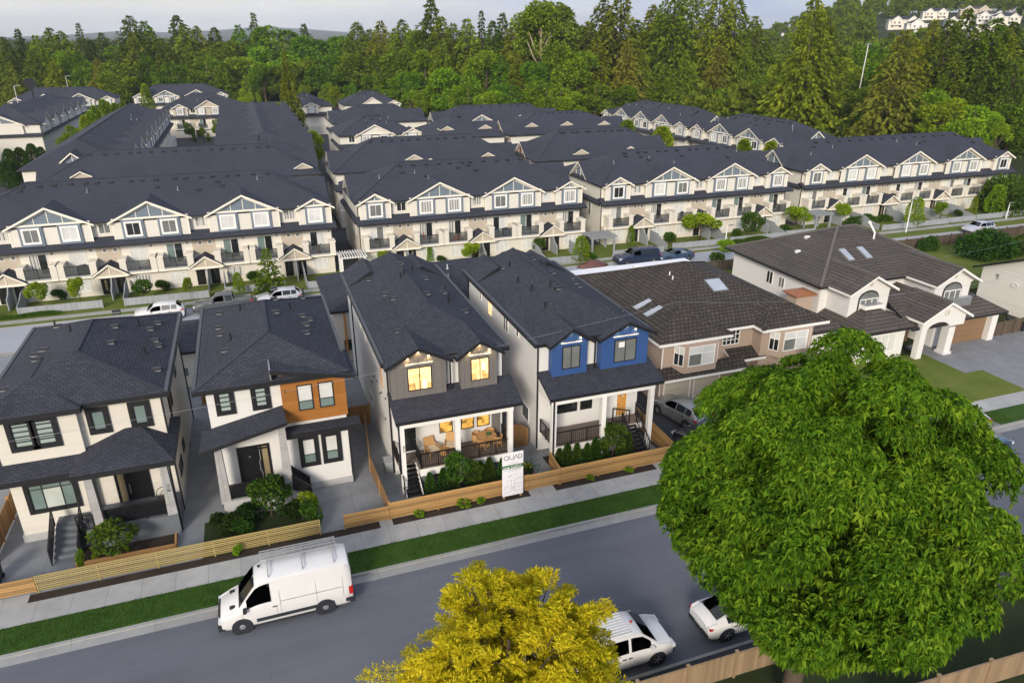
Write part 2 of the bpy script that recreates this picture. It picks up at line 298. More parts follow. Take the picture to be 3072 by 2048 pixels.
# ---------------------------------------------------------------- mesh builder
class MB:
    def __init__(s): s.v = []; s.f = []; s.m = []
    def face(s, pts, m=0):
        i = len(s.v); s.v.extend(tuple(p) for p in pts); s.f.append(tuple(range(i, i + len(pts)))); s.m.append(m)
    def grid(s, V, F, m=0):
        i = len(s.v); s.v.extend(tuple(p) for p in V)
        for f in F: s.f.append(tuple(i + k for k in f)); s.m.append(m)
    def box(s, x0, x1, y0, y1, z0, z1, m=0):
        if x0 > x1: x0, x1 = x1, x0
        if y0 > y1: y0, y1 = y1, y0
        V = [(x0, y0, z0), (x1, y0, z0), (x1, y1, z0), (x0, y1, z0), (x0, y0, z1), (x1, y0, z1), (x1, y1, z1), (x0, y1, z1)]
        s.grid(V, [(3, 2, 1, 0), (4, 5, 6, 7), (0, 1, 5, 4), (1, 2, 6, 5), (2, 3, 7, 6), (3, 0, 4, 7)], m)
    def obox(s, o, u, v, w, a0, a1, b0, b1, c0, c1, m=0):
        o = Vector(o); u = Vector(u); v = Vector(v); w = Vector(w)
        P = lambda a, b, c: o + u * a + v * b + w * c
        V = [P(a0, b0, c0), P(a1, b0, c0), P(a1, b1, c0), P(a0, b1, c0), P(a0, b0, c1), P(a1, b0, c1), P(a1, b1, c1), P(a0, b1, c1)]
        F = [(3, 2, 1, 0), (4, 5, 6, 7), (0, 1, 5, 4), (1, 2, 6, 5), (2, 3, 7, 6), (3, 0, 4, 7)]
        if u.cross(v).dot(w) < 0: F = [f[::-1] for f in F]
        s.grid(V, F, m)
    def bar(s, p, q, r, m=0, up=(0, 0, 1), r2=None):
        p = Vector(p); q = Vector(q); d = (q - p); l = d.length
        if l < 1e-6: return
        d /= l; up = Vector(up)
        if abs(d.dot(up)) > .98: up = Vector((1, 0, 0))
        a = d.cross(up).normalized(); b = a.cross(d).normalized()
        r2 = r if r2 is None else r2
        s.obox(p, a, b, d, -r, r, -r2, r2, 0, l, m)
    def tube(s, pts, r, n=6, m=0, cap=True):
        pts = [Vector(p) for p in pts]; k = len(pts); rs = r if isinstance(r, (list, tuple)) else [r] * k
        V = []
        for i, p in enumerate(pts):
            d = (pts[min(i + 1, k - 1)] - pts[max(i - 1, 0)]).normalized()
            a = d.cross(Vector((0, 0, 1)) if abs(d.z) < .95 else Vector((1, 0, 0))).normalized(); b = d.cross(a)
            for j in range(n):
                t = 2 * math.pi * j / n; V.append(p + (a * math.cos(t) + b * math.sin(t)) * rs[i])
        F = [(i * n + j, i * n + (j + 1) % n, (i + 1) * n + (j + 1) % n, (i + 1) * n + j) for i in range(k - 1) for j in range(n)]
        if cap: F += [tuple(range(n))[::-1], tuple((k - 1) * n + j for j in range(n))]
        s.grid(V, F, m)
    def prism(s, prof, axis, a0, a1, m=0, mside=None):
        """closed polygon prof (2D) extruded along axis 'x' (prof=(y,z)) , 'y' (prof=(x,z)) or 'z' (prof=(x,y))"""
        P = {'x': lambda p, a: (a, p[0], p[1]), 'y': lambda p, a: (p[0], a, p[1]), 'z': lambda p, a: (p[0], p[1], a)}[axis]
        n = len(prof); V = [P(p, a0) for p in prof] + [P(p, a1) for p in prof]
        ar = sum(prof[i][0] * prof[(i + 1) % n][1] - prof[(i + 1) % n][0] * prof[i][1] for i in range(n))
        flip = (ar > 0) != (a1 > a0)
        if axis == 'y': flip = not flip
        i0 = len(s.v)
        caps = [tuple(range(n))[::-1], tuple(range(n, 2 * n))]
        sides = [(i, (i + 1) % n, n + (i + 1) % n, n + i) for i in range(n)]
        if flip: caps = [c[::-1] for c in caps]; sides = [c[::-1] for c in sides]
        s.v.extend(V)
        for c in caps: s.f.append(tuple(i0 + k for k in c)); s.m.append(m)
        for k, c in enumerate(sides):
            s.f.append(tuple(i0 + q for q in c)); s.m.append(m if mside is None else (mside[k] if isinstance(mside, (list, tuple)) else mside))
    def disc(s, c, axis, r, t, n=16, m=0, r2=None):
        c = Vector(c); ax = Vector(axis).normalized(); s.tube([c, c + ax * t], [r, r if r2 is None else r2], n, m)
    def build(s, name, mats, parent=None, org=None, smooth=False, angle=None):
        me = bpy.data.meshes.new(name)
        o = Vector(ORG[parent.name] if parent is not None else (org or (0, 0, 0)))
        if parent is None and org is None: o = Vector((0, 0, 0))
        vs = [(v[0] - o.x, v[1] - o.y, v[2] - o.z) for v in s.v]
        me.from_pydata(vs, [], s.f)
        if isinstance(mats, str): mats = [mats]
        for mm in mats: me.materials.append(MATS[mm])
        me.polygons.foreach_set('material_index', s.m)
        uvl = me.uv_layers.new(name='UVMap'); buf = [0.0] * (2 * len(me.loops))
        for p in me.polygons:
            n = p.normal
            if abs(n.z) > .999: t = (1, 0, 0); bb = (0, 1, 0)
            else:
                l = math.hypot(n.x, n.y); t = (-n.y / l, n.x / l, 0); bb = (-n.z * t[1], n.z * t[0], n.x * t[1] - n.y * t[0])
            for li in p.loop_indices:
                v = s.v[me.loops[li].vertex_index]
                buf[2 * li] = v[0] * t[0] + v[1] * t[1]; buf[2 * li + 1] = v[0] * bb[0] + v[1] * bb[1] + v[2] * bb[2]
        uvl.data.foreach_set('uv', buf)
        if smooth:
            me.shade_smooth()
            if angle: me.set_sharp_from_angle(angle=R_(angle))
        ob = bpy.data.objects.new(name, me); COL.objects.link(ob)
        ORG[ob.name] = tuple(o)
        if parent is not None: ob.parent = parent
        else: ob.location = o; ROOTS.append(ob)
        return ob
def tag(o, label=None, cat=None, group=None, kind=None):
    if label: o['label'] = label
    if cat: o['category'] = cat
    if group: o['group'] = group
    if kind: o['kind'] = kind
    return o
def thing(name, label, cat, org=(0, 0, 0), rot=0, group=None, sub=None):
    o = bpy.data.objects.new(name, None); COL.objects.link(o); o.empty_display_size = .3
    o.location = org; o.rotation_euler = (0, 0, rot); ORG[o.name] = tuple(org if sub is None else sub); ROOTS.append(o)
    return tag(o, label, cat, group)
def struct(name, mb, mats, kind='structure', org=None):
    o = mb.build(name, mats, None, org); o['kind'] = kind
    return o
def dup_tree(o, loc=None, rot=None, label=None, group=None, scale=None, parent=None):
    c = o.copy(); COL.objects.link(c); ORG[c.name] = ORG.get(o.name, (0, 0, 0))
    if parent is not None: c.parent = parent
    else: ROOTS.append(c)
    for ch in list(o.children): dup_tree(ch, parent=c)
    if loc is not None: c.location = loc
    if rot is not None: c.rotation_euler = (0, 0, rot)
    if scale is not None: c.scale = scale if isinstance(scale, tuple) else (scale,) * 3
    if label: c['label'] = label
    if group: c['group'] = group
    return c
UX, UY, UZ = Vector((1, 0, 0)), Vector((0, 1, 0)), Vector((0, 0, 1))
FACE = {'f': (UX, -UY), 'b': (-UX, UY), 'l': (-UY, -UX), 'r': (UY, UX)}   # (right-hand direction seen from outside, outward normal)

def window(par, o, d, w, h, frame='black_trim', pane='glass_mid', fw=.06, out=.05, vb=(), hb=(), trim=0, tm=None, sill=0, name='window', panes=None, label=None):
    """o: lower corner at the left seen from outside, on the wall; d: side faced; trim: width of a surround"""
    u, n = FACE[d] if isinstance(d, str) else d
    o = Vector(o); mb = MB()
    def rb(a0, a1, b0, b1, c0, c1, m=0): mb.obox(o, u, UZ, n, a0, a1, b0, b1, c0, c1, m)
    if trim:
        t = trim
        rb(-t, 0, -t, h + t, -.02, out + .035, 1); rb(w, w + t, -t, h + t, -.02, out + .035, 1)
        rb(0, w, h, h + t, -.02, out + .035, 1); rb(0, w, -t, 0, -.02, out + .035, 1)
    if sill: rb(-trim - .03, w + trim + .03, -trim - sill, -trim, -.02, out + .1, 1 if trim else 0)
    rb(0, fw, 0, h, -.02, out); rb(w - fw, w, 0, h, -.02, out); rb(fw, w - fw, 0, fw, -.02, out); rb(fw, w - fw, h - fw, h, -.02, out)
    for x in vb: rb(x * w - fw * .45, x * w + fw * .45, fw, h - fw, -.02, out - .004)
    for y in hb: rb(fw, w - fw, y * h - fw * .4, y * h + fw * .4, -.02, out - .008)
    fo = mb.build(name, [frame, tm or frame], par)
    if label: fo['label'] = label
    pb = MB(); mats = []
    if panes:      # [(fraction x0, x1, y0, y1, material)]
        for i, (a0, a1, b0, b1, mm) in enumerate(panes):
            mats.append(mm); pb.obox(o, u, UZ, n, fw + a0 * (w - 2 * fw), fw + a1 * (w - 2 * fw), fw + b0 * (h - 2 * fw), fw + b1 * (h - 2 * fw), -.01, out * .4, i)
    else: mats = [pane]; pb.obox(o, u, UZ, n, fw, w - fw, fw, h - fw, -.01, out * .4)
    pb.build('pane', mats, fo)
    return fo

def hip_solid(mb, x0, x1, y0, y1, z, rise, t=.22, ends=('h', 'h'), axis='y', inset=None, mr=0, mf=1, mg=1, cap=True):
    """closed roof solid over a rectangle; ridge along `axis`; ends 'h' hip or 'g' gable (at low / high end of the axis)"""
    if axis == 'y': A = lambda a, b, c: (b, a, c); a0, a1, b0, b1 = y0, y1, x0, x1
    else: A = lambda a, b, c: (a, b, c); a0, a1, b0, b1 = x0, x1, y0, y1
    bm = (b0 + b1) / 2; half = (b1 - b0) / 2
    i0, i1 = inset if inset else (half, half)
    r0 = a0 + (i0 if ends[0] == 'h' else 0); r1 = a1 - (i1 if ends[1] == 'h' else 0)
    if r0 > r1: r0 = r1 = (r0 + r1) / 2
    zl = z - t
    bot = [A(a0, b0, zl), A(a1, b0, zl), A(a1, b1, zl), A(a0, b1, zl)]
    top = [A(a0, b0, z), A(a1, b0, z), A(a1, b1, z), A(a0, b1, z)]
    p, q = A(r0, bm, z + rise), A(r1, bm, z + rise)
    rev = axis == 'y'
    def fc(pts, m): mb.face(pts[::-1] if rev else pts, m)
    fc(bot[::-1], mf)
    for i in range(4):
        j = (i + 1) % 4; fc([bot[i], bot[j], top[j], top[i]], mf)
    fc([top[0], top[1], q, p], mr); fc([top[2], top[3], p, q], mr)
    fc([top[3], top[0], p], mr if ends[0] == 'h' else mg); fc([top[1], top[2], q], mr if ends[1] == 'h' else mg)
    return p, q
def chevron(mb, xc, half, z, zp, y0, y1, t=.16, m=0, mf=1, axis='y', drop=0.):
    """gable roof slab (an inverted V) extruded along axis from y0 to y1; the two end faces are the rake boards"""
    prof = [(xc - half, z), (xc, zp), (xc + half, z), (xc + half, z - t), (xc, zp - t), (xc - half, z - t)]
    mb.prism(prof, axis, y0, y1, mf, [m, m, mf, mf, mf, mf])
def railing(par, p, q, h=.95, n=9, post=.03, pick=.012, mat='rail_black', name='railing', infill='picket', posts=(0, .5, 1)):
    p = Vector(p); q = Vector(q); mb = MB(); up = Vector((0, 0, h))
    mb.bar(p + up, q + up, .03); mb.bar(p + UZ * .1, q + UZ * .1, .02)
    for t in posts: a = p.lerp(q, t); mb.bar(a, a + up, post)
    if infill == 'picket':
        for i in range(1, n):
            a = p.lerp(q, i / n); mb.bar(a + UZ * .1, a + up, pick)
    o = mb.build(name, mat, par)
    if infill == 'glass' or infill == 'clear':
        g = MB(); d = (q - p).normalized(); nn = d.cross(UZ)
        g.obox(p, d, UZ, nn, .04, (q - p).length - .04, .0, 1, -.008, .008) if False else None
        l = (q - p); V = [p + UZ * .12, q + UZ * .12, q + UZ * (h - .04), p + UZ * (h - .04)]
        e = nn * .008
        W = [v - e for v in V] + [v + e for v in V]
        g.grid(W, [(0, 1, 2, 3), (7, 6, 5, 4), (0, 4, 5, 1), (1, 5, 6, 2), (2, 6, 7, 3), (3, 7, 4, 0)])
        g.build('glass_panel', 'rail_glass' if infill == 'glass' else 'clear_glass', o)
    return o
def roof_vents(par, spots, kind='box', mat='black_trim', mat2='metal_grey'):
    """spots: (x, y, z on the roof)"""
    for i, (x, y, z) in enumerate(spots):
        mb = MB()
        if kind == 'box' or (kind == 'mix' and i % 3):
            w = .22
            mb.prism([(y - .2, z - .1), (y + .16, z - .1), (y + .16, z + .13), (y - .08, z + .14), (y - .2, z + .04)], 'x', x - w, x + w, 0)
            mb.box(x - w - .005, x + w + .005, y - .215, y - .195, z - .02, z + .05, 1)
            mb.build('roof_vent', [mat, mat2], par)
        else:
            mb.tube([(x, y, z - .2), (x, y, z + .42)], .055, 7); mb.disc((x, y, z - .03), (0, 0, 1), .12, .08, 8)
            mb.build('vent_pipe', [mat], par)
def downpipe(par, x, y, z0, z1, mat='black_trim', r=.04):
    mb = MB(); mb.bar((x, y, z0), (x, y, z1), r, 0); return mb.build('downpipe', mat, par)
# ---------------------------------------------------------------- camera, sky, sun
CAMH = 24.7
Rm = ((0.94091155, -0.13182946, 0.31193981), (-0.3386524, -0.36627486, 0.8666933), (0., -0.9211209, -0.38927661))
cam = bpy.data.cameras.new('camera'); cam.sensor_width = 36; cam.sensor_fit = 'HORIZONTAL'; cam.lens = 1654 / 2352 * 36
cam.clip_start = .5; cam.clip_end = 30000
co = bpy.data.objects.new('camera', cam); COL.objects.link(co)
co.matrix_world = Matrix(((Rm[0][0], -Rm[0][1], -Rm[0][2], 0), (Rm[1][0], -Rm[1][1], -Rm[1][2], 0), (Rm[2][0], -Rm[2][1], -Rm[2][2], CAMH * S), (0, 0, 0, 1)))
SC.camera = co
def ray(px, py):
    c = (px - 1176., py - 784., 1654.); return Vector([sum(Rm[i][k] * c[k] for k in range(3)) for i in range(3)])
def at_z(px, py, z=0.):
    d = ray(px, py); return Vector((0, 0, CAMH)) + d * ((z - CAMH) / d.z)
def at_y(px, py, y):
    d = ray(px, py); return Vector((0, 0, CAMH)) + d * (y / d.y)
def screen(p):
    q = Vector(p) - Vector((0, 0, CAMH)); c = [sum(Rm[i][k] * q[i] for i in range(3)) for k in range(3)]
    return 1176 + 1654 * c[0] / c[2], 784 + 1654 * c[1] / c[2]

SUN_AZ, SUN_EL = math.atan2(-.60, -1.), R_(23)
W = bpy.data.worlds.new('World'); SC.world = W; W.use_nodes = True
nt = W.node_tree; nt.nodes.clear()
out = nt.nodes.new('ShaderNodeOutputWorld'); bg = nt.nodes.new('ShaderNodeBackground'); L(nt, bg.outputs[0], out.inputs[0])
sky = nt.nodes.new('ShaderNodeTexSky'); sky.sky_type = 'NISHITA'; sky.sun_disc = False
sky.sun_elevation = SUN_EL; sky.sun_rotation = SUN_AZ % (2 * math.pi); sky.air_density = 1.2; sky.dust_density = 1.5; sky.ozone_density = 1.5
tc = nt.nodes.new('ShaderNodeTexCoord'); mp = nt.nodes.new('ShaderNodeMapping'); mp.inputs['Scale'].default_value = (1, 1, 3.2)
L(nt, tc.outputs['Generated'], mp.inputs[0])
nf = noise(nt, mp.outputs[0], 1.7, 7, .55)
cl = ramp(nt, nf, [(.30, .35), (.55, .92)])
# a grey cloud bank lies over the left (west) half of the view, thinner and bluer to the right
sx = nt.nodes.new('ShaderNodeSeparateXYZ'); L(nt, tc.outputs['Generated'], sx.inputs[0])
mr = nt.nodes.new('ShaderNodeMapRange'); mr.inputs[1].default_value = .05; mr.inputs[2].default_value = .60; mr.inputs[3].default_value = 0; mr.inputs[4].default_value = 1
L(nt, sx.outputs[0], mr.inputs[0])
cc = mixc(nt, mr.outputs[0], (3.7, 3.68, 3.75), (1.5, 1.95, 3.2))
cv = nt.nodes.new('ShaderNodeMix'); cv.data_type = 'RGBA'; cv.blend_type = 'MULTIPLY'; cv.inputs[0].default_value = 1
L(nt, cc, cv.inputs[6]); L(nt, ramp(nt, noise(nt, mp.outputs[0], 3.1, 6, .6), [(.3, .86), (.7, 1.08)]), cv.inputs[7])
L(nt, mixc(nt, cl, sky.outputs[0], cv.outputs[2]), bg.inputs[0]); bg.inputs[1].default_value = .108
sl = bpy.data.lights.new('sun', 'SUN'); sl.energy = 1.5; sl.angle = R_(14); sl.color = (1., .90, .76)
so = bpy.data.objects.new('sun', sl); COL.objects.link(so)
dv = Vector((math.sin(SUN_AZ) * math.cos(SUN_EL), math.cos(SUN_AZ) * math.cos(SUN_EL), math.sin(SUN_EL)))
so.rotation_euler = dv.to_track_quat('Z', 'Y').to_euler(); so.location = (0, -40, 60)
SC.view_settings.view_transform = 'Standard'; SC.view_settings.look = 'None'; SC.view_settings.exposure = 1.2; SC.view_settings.gamma = 1

# ---------------------------------------------------------------- terrain
def sm(a, b, x):
    t = min(1, max(0, (x - a) / (b - a))); return t * t * (3 - 2 * t)
def hill(x, y):
    d = math.hypot(x, y); th = math.degrees(math.atan2(x, y))
    h = 44 * sm(260, 760, d) * sm(32, 45, th) * (1 if th < 120 else 0)
    h += sm(3200, 6800, d) * (62 + 26 * math.sin(th * .21 + 1) + 14 * math.sin(th * .63)) * (1 if abs(th) < 100 else 0)
    return h - .2
rr = [0, 15, 40, 70, 100, 140, 180, 220, 260, 300, 350, 400, 450, 500, 560, 620, 700, 800, 1000, 1400, 2000, 2600, 3200, 3900, 4600, 5400, 6500, 8500]
tt = [-180, -150, -120, -90] + list(range(-70, 86, 3)) + [100, 120, 150]
mb = MB(); V = []; F = []
for r in rr:
    for t in tt: x, y = r * math.sin(R_(t)), r * math.cos(R_(t)); V.append((x, y, hill(x, y)))
k = len(tt)
for i in range(len(rr) - 1):
    for j in range(k): F.append((i * k + j, i * k + (j + 1) % k, (i + 1) * k + (j + 1) % k, (i + 1) * k + j)[::-1] if i else (j, k + (j + 1) % k, k + j)[::-1])
mb.grid(V, F)
g = struct('ground', mb, 'earth'); 
for p in g.data.polygons: p.use_smooth = True

def sheet(name, mat, rects, z, kind='structure', base=-.26):
    mb = MB()
    for r in rects:
        if not isinstance(r[0], tuple): mb.box(r[0], r[1], r[2], r[3], base, z)
        else: mb.prism([tuple(p) for p in r], 'z', base, z)
    o = mb.build(name, mat); o['kind'] = kind; return o
XA, XB = -75, 150
# front street
sheet('road', 'asphalt', [(XA, XB, 19.35, 28.98)], -.12)
sheet('gutter', 'kerb_concrete', [(XA, XB, 28.98, 29.46)], -.11)
sheet('kerb', 'kerb_concrete', [(XA, XB, 29.46, 29.62)], .0); 
sheet('kerb', 'kerb_concrete', [(XA, XB, 19.2, 19.35)], .0)
sheet('verge', 'verge_grass', [(XA, XB, 29.62, 31.34)], .012)
sheet('sidewalk', 'walk_slab', [(XA, XB, 31.34, 32.82)], .0)
sheet('planting_strip', 'soil_bed', [(XA, 45, 32.82, 33.42)], -.012)
sheet('near_verge', 'asphalt_dark', [(XA, XB, 18.1, 19.2)], -.03)
sheet('back_lawn', 'dark_lawn', [(XA, XB, -12, 18.1)], -.02)
# lots along the street
sheet('yard_paving', 'path_slab', [(XA, -10.9, 33.42, 66.5), (-10.9, -6.2, 33.42, 34.75), (-10.9, 22.6, 36.5, 66.5), (-6.2, -4.87, 33.42, 36.5), (1.0, 4.75, 33.42, 36.5), (4.75, 6.9, 33.42, 36.5), (12.9, 15.2, 33.42, 36.5), (20.6, 22.6, 33.42, 36.5)], .0)
sheet('planting_bed', 'soil_bed', [(-10.9, -6.2, 34.75, 36.5), (6.9, 12.9, 33.42, 36.5), (15.2, 20.6, 33.42, 36.5)], .03)
sheet('path', 'walk_slab', [(13.0, 14.6, 32.82, 34.6), (4.2, 4.9, 32.82, 34.0), (-30, -12.6, 32.82, 33.5), (21.4, 22.5, 32.82, 34.2)], .004)
sheet('garden_lawn', 'dark_lawn', [(-4.87, 1.0, 33.42, 36.5)], .03)
sheet('driveway', 'asphalt_dark', [(22.6, 42.5, 32.82, 52)], -.01)
sheet('driveway', 'drive_slab', [(51.6, 66, 36.6, 42.5), (53.4, 66, 32.82, 36.6)], .0)
sheet('driveway', 'drive_slab', [(42.7, 46.6, 29.62, 37)], .016)
sheet('lawn', 'lawn_grass', [(42.5, 53.4, 32.82, 36.6), (42.5, 51.6, 36.6, 41)], .02)
sheet('back_yard', 'lawn_grass', [(22.6, 110, 52, 66.6)], -.02)
# back street
sheet('road', 'road_concrete', [(XA, XB, 67.2, 70.9), (XA, 62, 70.9, 73.9), [(62, 70.9), (76, 70.9), (62, 73.9)]], -.12)
sheet('kerb', 'kerb_concrete', [(XA, 62, 73.9, 74.05), (76, XB, 70.9, 71.05), (XA, XB, 67.05, 67.2)], .0)
sheet('verge', 'lawn_grass', [(XA, 62, 74.05, 74.75), (76, XB, 71.05, 73.1), [(62, 73.9), (76, 70.9), (76, 73.1), (62, 74.75)]], .0)
sheet('sidewalk', 'walk_far', [(XA, 62, 74.75, 75.75), [(62, 74.75), (76, 73.1), (76, 74.2), (62, 75.75)], (76, XB, 73.1, 74.2)], .0)
sheet('front_garden', 'lawn_grass', [(XA, 62, 75.75, 81.5), [(62, 75.75), (76, 74.2), (76, 81.5), (62, 81.5)], (76, 125, 74.2, 81.5)], -.01)
sheet('complex_lane', 'asphalt_dark', [(-75, 118, 81.5, 165), (-75, 78, 165, 300)], -.02)
# ---------------------------------------------------------------- foreground houses
def wall_box(par, boxes, mats, name='wall'):
    mb = MB()
    for b in boxes: mb.box(*b[:6], b[6] if len(b) > 6 else 0)
    return mb.build(name, mats, par)
def stairs_mb(mb, x0, x1, ytop, ybot, ztop, n, m=0, open_=False):
    """flight running in -y from (ytop, ztop) down to ybot"""
    for i in range(n):
        y1 = ytop - (ytop - ybot) * i / n; y0 = ytop - (ytop - ybot) * (i + 1) / n; z = ztop * (n - i - .35) / n
        mb.box(x0, x1, y0, y1 + (.0 if open_ else 0), (z - .06 if open_ else -.05), z, m)
def text_part(par, body, o, size, mat, name, rot=(math.pi / 2, 0, 0), depth=.004, extr=None):
    cu = bpy.data.curves.new(name, 'FONT'); cu.body = body; cu.size = size; cu.extrude = depth; cu.align_x = 'CENTER'
    tmp = bpy.data.objects.new('tmp', cu); COL.objects.link(tmp)
    bpy.context.view_layer.update()
    me = bpy.data.meshes.new_from_object(tmp.evaluated_get(bpy.context.evaluated_depsgraph_get()))
    bpy.data.objects.remove(tmp); me.materials.clear(); me.materials.append(MATS[mat])
    ob = bpy.data.objects.new(name, me); COL.objects.link(ob); ob.parent = par; ORG[ob.name] = ORG[par.name]
    ob.location = Vector(o) - Vector(ORG[par.name]); ob.rotation_euler = rot
    return ob

# ---- house 1: cream, black hip roofs
h1 = thing('house', 'cream house with black window surrounds, hipped dark roof and stone-clad porch columns', 'house', (-9.8, 38, 0))
wall_box(h1, [(-13.75, -6.05, 38.3, 49.6, 0, 7.4), (-13.7, -9.95, 37.95, 38.32, .45, 7.4), (-13.4, -6.15, 40, 49.4, 7.35, 7.5)], ['cream_siding'])
wall_box(h1, [(-13.8, -9.97, 37.93, 38.3, 0, .45), (-13.8, -6.0, 38.28, 49.65, 0, .44)], ['concrete'], 'foundation')
mb = MB()
hip_solid(mb, -14.25, -5.5, 37.75, 50.1, 7.62, 1.8, .26, ('h', 'h'), inset=(2.8, 4.6), mg=1)
mb.build('roof', ['slate_shingle', 'black_trim'], h1)
mb = MB(); hip_solid(mb, -14.3, -9.55, 37.3, 42.2, 7.6, 1.05, .27, ('h', 'g'), inset=(2.35, 0)); mb.build('roof', ['slate_shingle', 'black_trim'], h1)
mb = MB()
mb.bar((-5.62, 37.75, 7.66), (-5.62, 50.1, 7.66), .09); mb.bar((-14.15, 42.3, 7.66), (-14.15, 50.1, 7.66), .09); mb.bar((-9.875, 40.55, 9.42), (-9.875, 45.5, 9.42), .1, 1, r2=.02)
mb.bar((-9.875, 40.55, 9.42), (-5.6, 37.8, 7.65), .11, 1, r2=.02); mb.bar((-9.875, 45.5, 9.42), (-5.6, 50.0, 7.65), .1, 1, r2=.02); mb.bar((-9.875, 45.5, 9.42), (-14.15, 50.0, 7.65), .1, 1, r2=.02)
mb.bar((-5.55, 50.1, 7.66), (-14.2, 50.1, 7.66), .09)
mb.build('ridge_trim', ['gutter_grey', 'ridge_cap'], h1)
def zr1(x): return 7.62 + 1.8 * (1 - abs(x + 9.875) / 4.375)
sp = [(-8.9, 47.6), (-8.7, 45.1), (-8.6, 42.6), (-6.7, 47.2), (-7.0, 45.9), (-6.6, 44.3), (-6.4, 43.6), (-6.2, 40.2), (-12.2, 47.7), (-12.6, 43.7), (-12.2, 43.9), (-12.3, 42.6)]
roof_vents(h1, [(x, y, zr1(x)) for x, y in sp])
roof_vents(h1, [(x, y, zr1(x)) for x, y in [(-12.4, 47.9), (-11.0, 45.2), (-7.6, 46.3), (-6.9, 42.2)]], 'pipe')
roof_vents(h1, [(-13.2, 39.9, 8.05)])
mb = MB(); hip_solid(mb, -10.4, -5.6, 35.75, 40.75, 4.68, .98, .3, ('h', 'h'), axis='x', inset=(2.45, 1.6)); mb.prism([(36.85, 4.32), (38.2, 4.84), (38.2, 4.5), (36.85, 4.02)], 'x', -14.35, -9.9, 1, [0, 1, 1, 1])
mb.build('porch_roof', ['slate_shingle', 'black_trim'], h1)
W1 = dict(frame='black_trim', trim=.22, tm='black_trim')
window(h1, (-12.95, 37.95, 1.85), 'f', 2.05, 1.5, 'black_trim', vb=(.30, .72), hb=(.82,), fw=.05, trim=.2, panes=[(0, .3, 0, .8, 'glass_teal'), (.3, .72, 0, .8, 'glass_shade'), (.72, 1, 0, .8, 'glass_teal'), (0, 1, .8, 1, 'glass_teal')])
window(h1, (-12.9, 37.95, 5.62), 'f', .86, 1.35, pane='glass_blind', hb=(.33,), **W1)
window(h1, (-11.92, 37.95, 5.62), 'f', .86, 1.35, pane='glass_blind', hb=(.33,), **W1)
window(h1, (-9.4, 38.3, 5.78), 'f', .62, 1.1, pane='glass_teal', **W1)
window(h1, (-7.43, 38.3, 5.78), 'f', .62, 1.1, pane='glass_teal', **W1)
for y, z, w, h in ((40.6, 4.6, .55, 1.6), (41.6, 4.9, .5, 1.2), (39.8, 1.2, 1.4, .8), (42.4, 1.3, .9, .7), (45.0, 5.2, .8, 1.0)):
    window(h1, (-6.05, y, z), 'r', w, h, 'black_trim', 'glass_dark', fw=.06)
d = window(h1, (-9.05, 38.3, 1.05), 'f', 1.72, 2.2, 'door_black', fw=.12, out=.07, name='door', vb=(.30,), hb=(.93,), panes=[(0, .28, 0, 1, 'glass_drape'), (.28, 1, 0, 1, 'door_black')])
mb = MB(); mb.bar((-8.35, 38.2, 1.1), (-7.42, 38.2, 1.1), .03); mb.bar((-8.4, 38.18, 1.7), (-8.4, 38.18, 2.3), .025); mb.build('handle', 'metal_grey', d)
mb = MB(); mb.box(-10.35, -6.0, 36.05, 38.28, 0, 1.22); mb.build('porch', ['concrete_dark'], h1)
for x in (-9.72, -6.25):
    mb = MB(); mb.prism([(x - .24, 1.22), (x + .24, 1.22), (x + .17, 4.45), (x - .17, 4.45)], 'y', 36.1, 36.55); c = mb.build('column', ['stone_clad'], h1)
    if x > -7: text_part(c, '7118', (x - .02, 36.08, 2.9), .22, 'black_trim', 'house_number', rot=(math.pi / 2, math.pi / 2, 0))
railing(h1, (-9.45, 36.2, 1.22), (-6.5, 36.2, 1.22), .95, infill='glass', posts=(0, .33, .66, 1))
mb = MB(); stairs_mb(mb, -11.95, -10.75, 37.2, 35.3, 1.22, 6); mb.box(-11.95, -10.3, 37.2, 37.94, 0, 1.21); mb.build('front_steps', ['concrete_dark'], h1)
railing(h1, (-12.0, 37.2, 1.2), (-12.0, 35.3, .1), .95, infill='glass', posts=(0, 1)); railing(h1, (-10.7, 37.2, 1.2), (-10.7, 35.3, .1), .95, infill='glass', posts=(0, .5, 1))
railing(h1, (-10.7, 36.1, 1.22), (-9.95, 36.1, 1.22), .95, infill='picket', n=3, posts=(0, 1))
for x, y, z0, z1 in ((-5.98, 38.25, 0, 7.4), (-5.97, 36.3, .0, 4.5), (-5.98, 49.5, 0, 7.4), (-9.42, 36.02, 1.3, 4.4)): downpipe(h1, x, y, z0, z1)
mb = MB(); mb.bar((-5.97, 36.3, 4.5), (-5.7, 36.0, 4.7), .04); mb.build('downpipe', 'black_trim', h1)
ch = thing('patio_chair', 'dark round-backed chair on the stone porch beside the numbered column', 'chair', (-6.75, 37.2, 1.22))
mb = MB(); mb.disc((-6.75, 37.2, 1.62), (0, 0, 1), .26, .06, 14); mb.build('seat', 'rail_black', ch)
mb = MB(); mb.tube([(-6.75 + .3 * math.cos(a), 37.42 - .08 * abs(math.cos(a)), 1.9 + .32 * math.sin(a)) for a in [i * math.pi / 8 for i in range(17)]], .02, 5); mb.tube([(-6.95, 37.4, 1.66), (-6.75, 37.46, 2.0), (-6.55, 37.4, 1.66)], .02, 5); mb.build('backrest', 'rail_black', ch)
for a in range(4):
    mb = MB(); x, y = -6.75 + .2 * (1 if a % 2 else -1), 37.2 + .18 * (1 if a > 1 else -1); mb.bar((x, y, 1.22), (x, y, 1.63), .018); mb.build('leg', 'rail_black', ch)

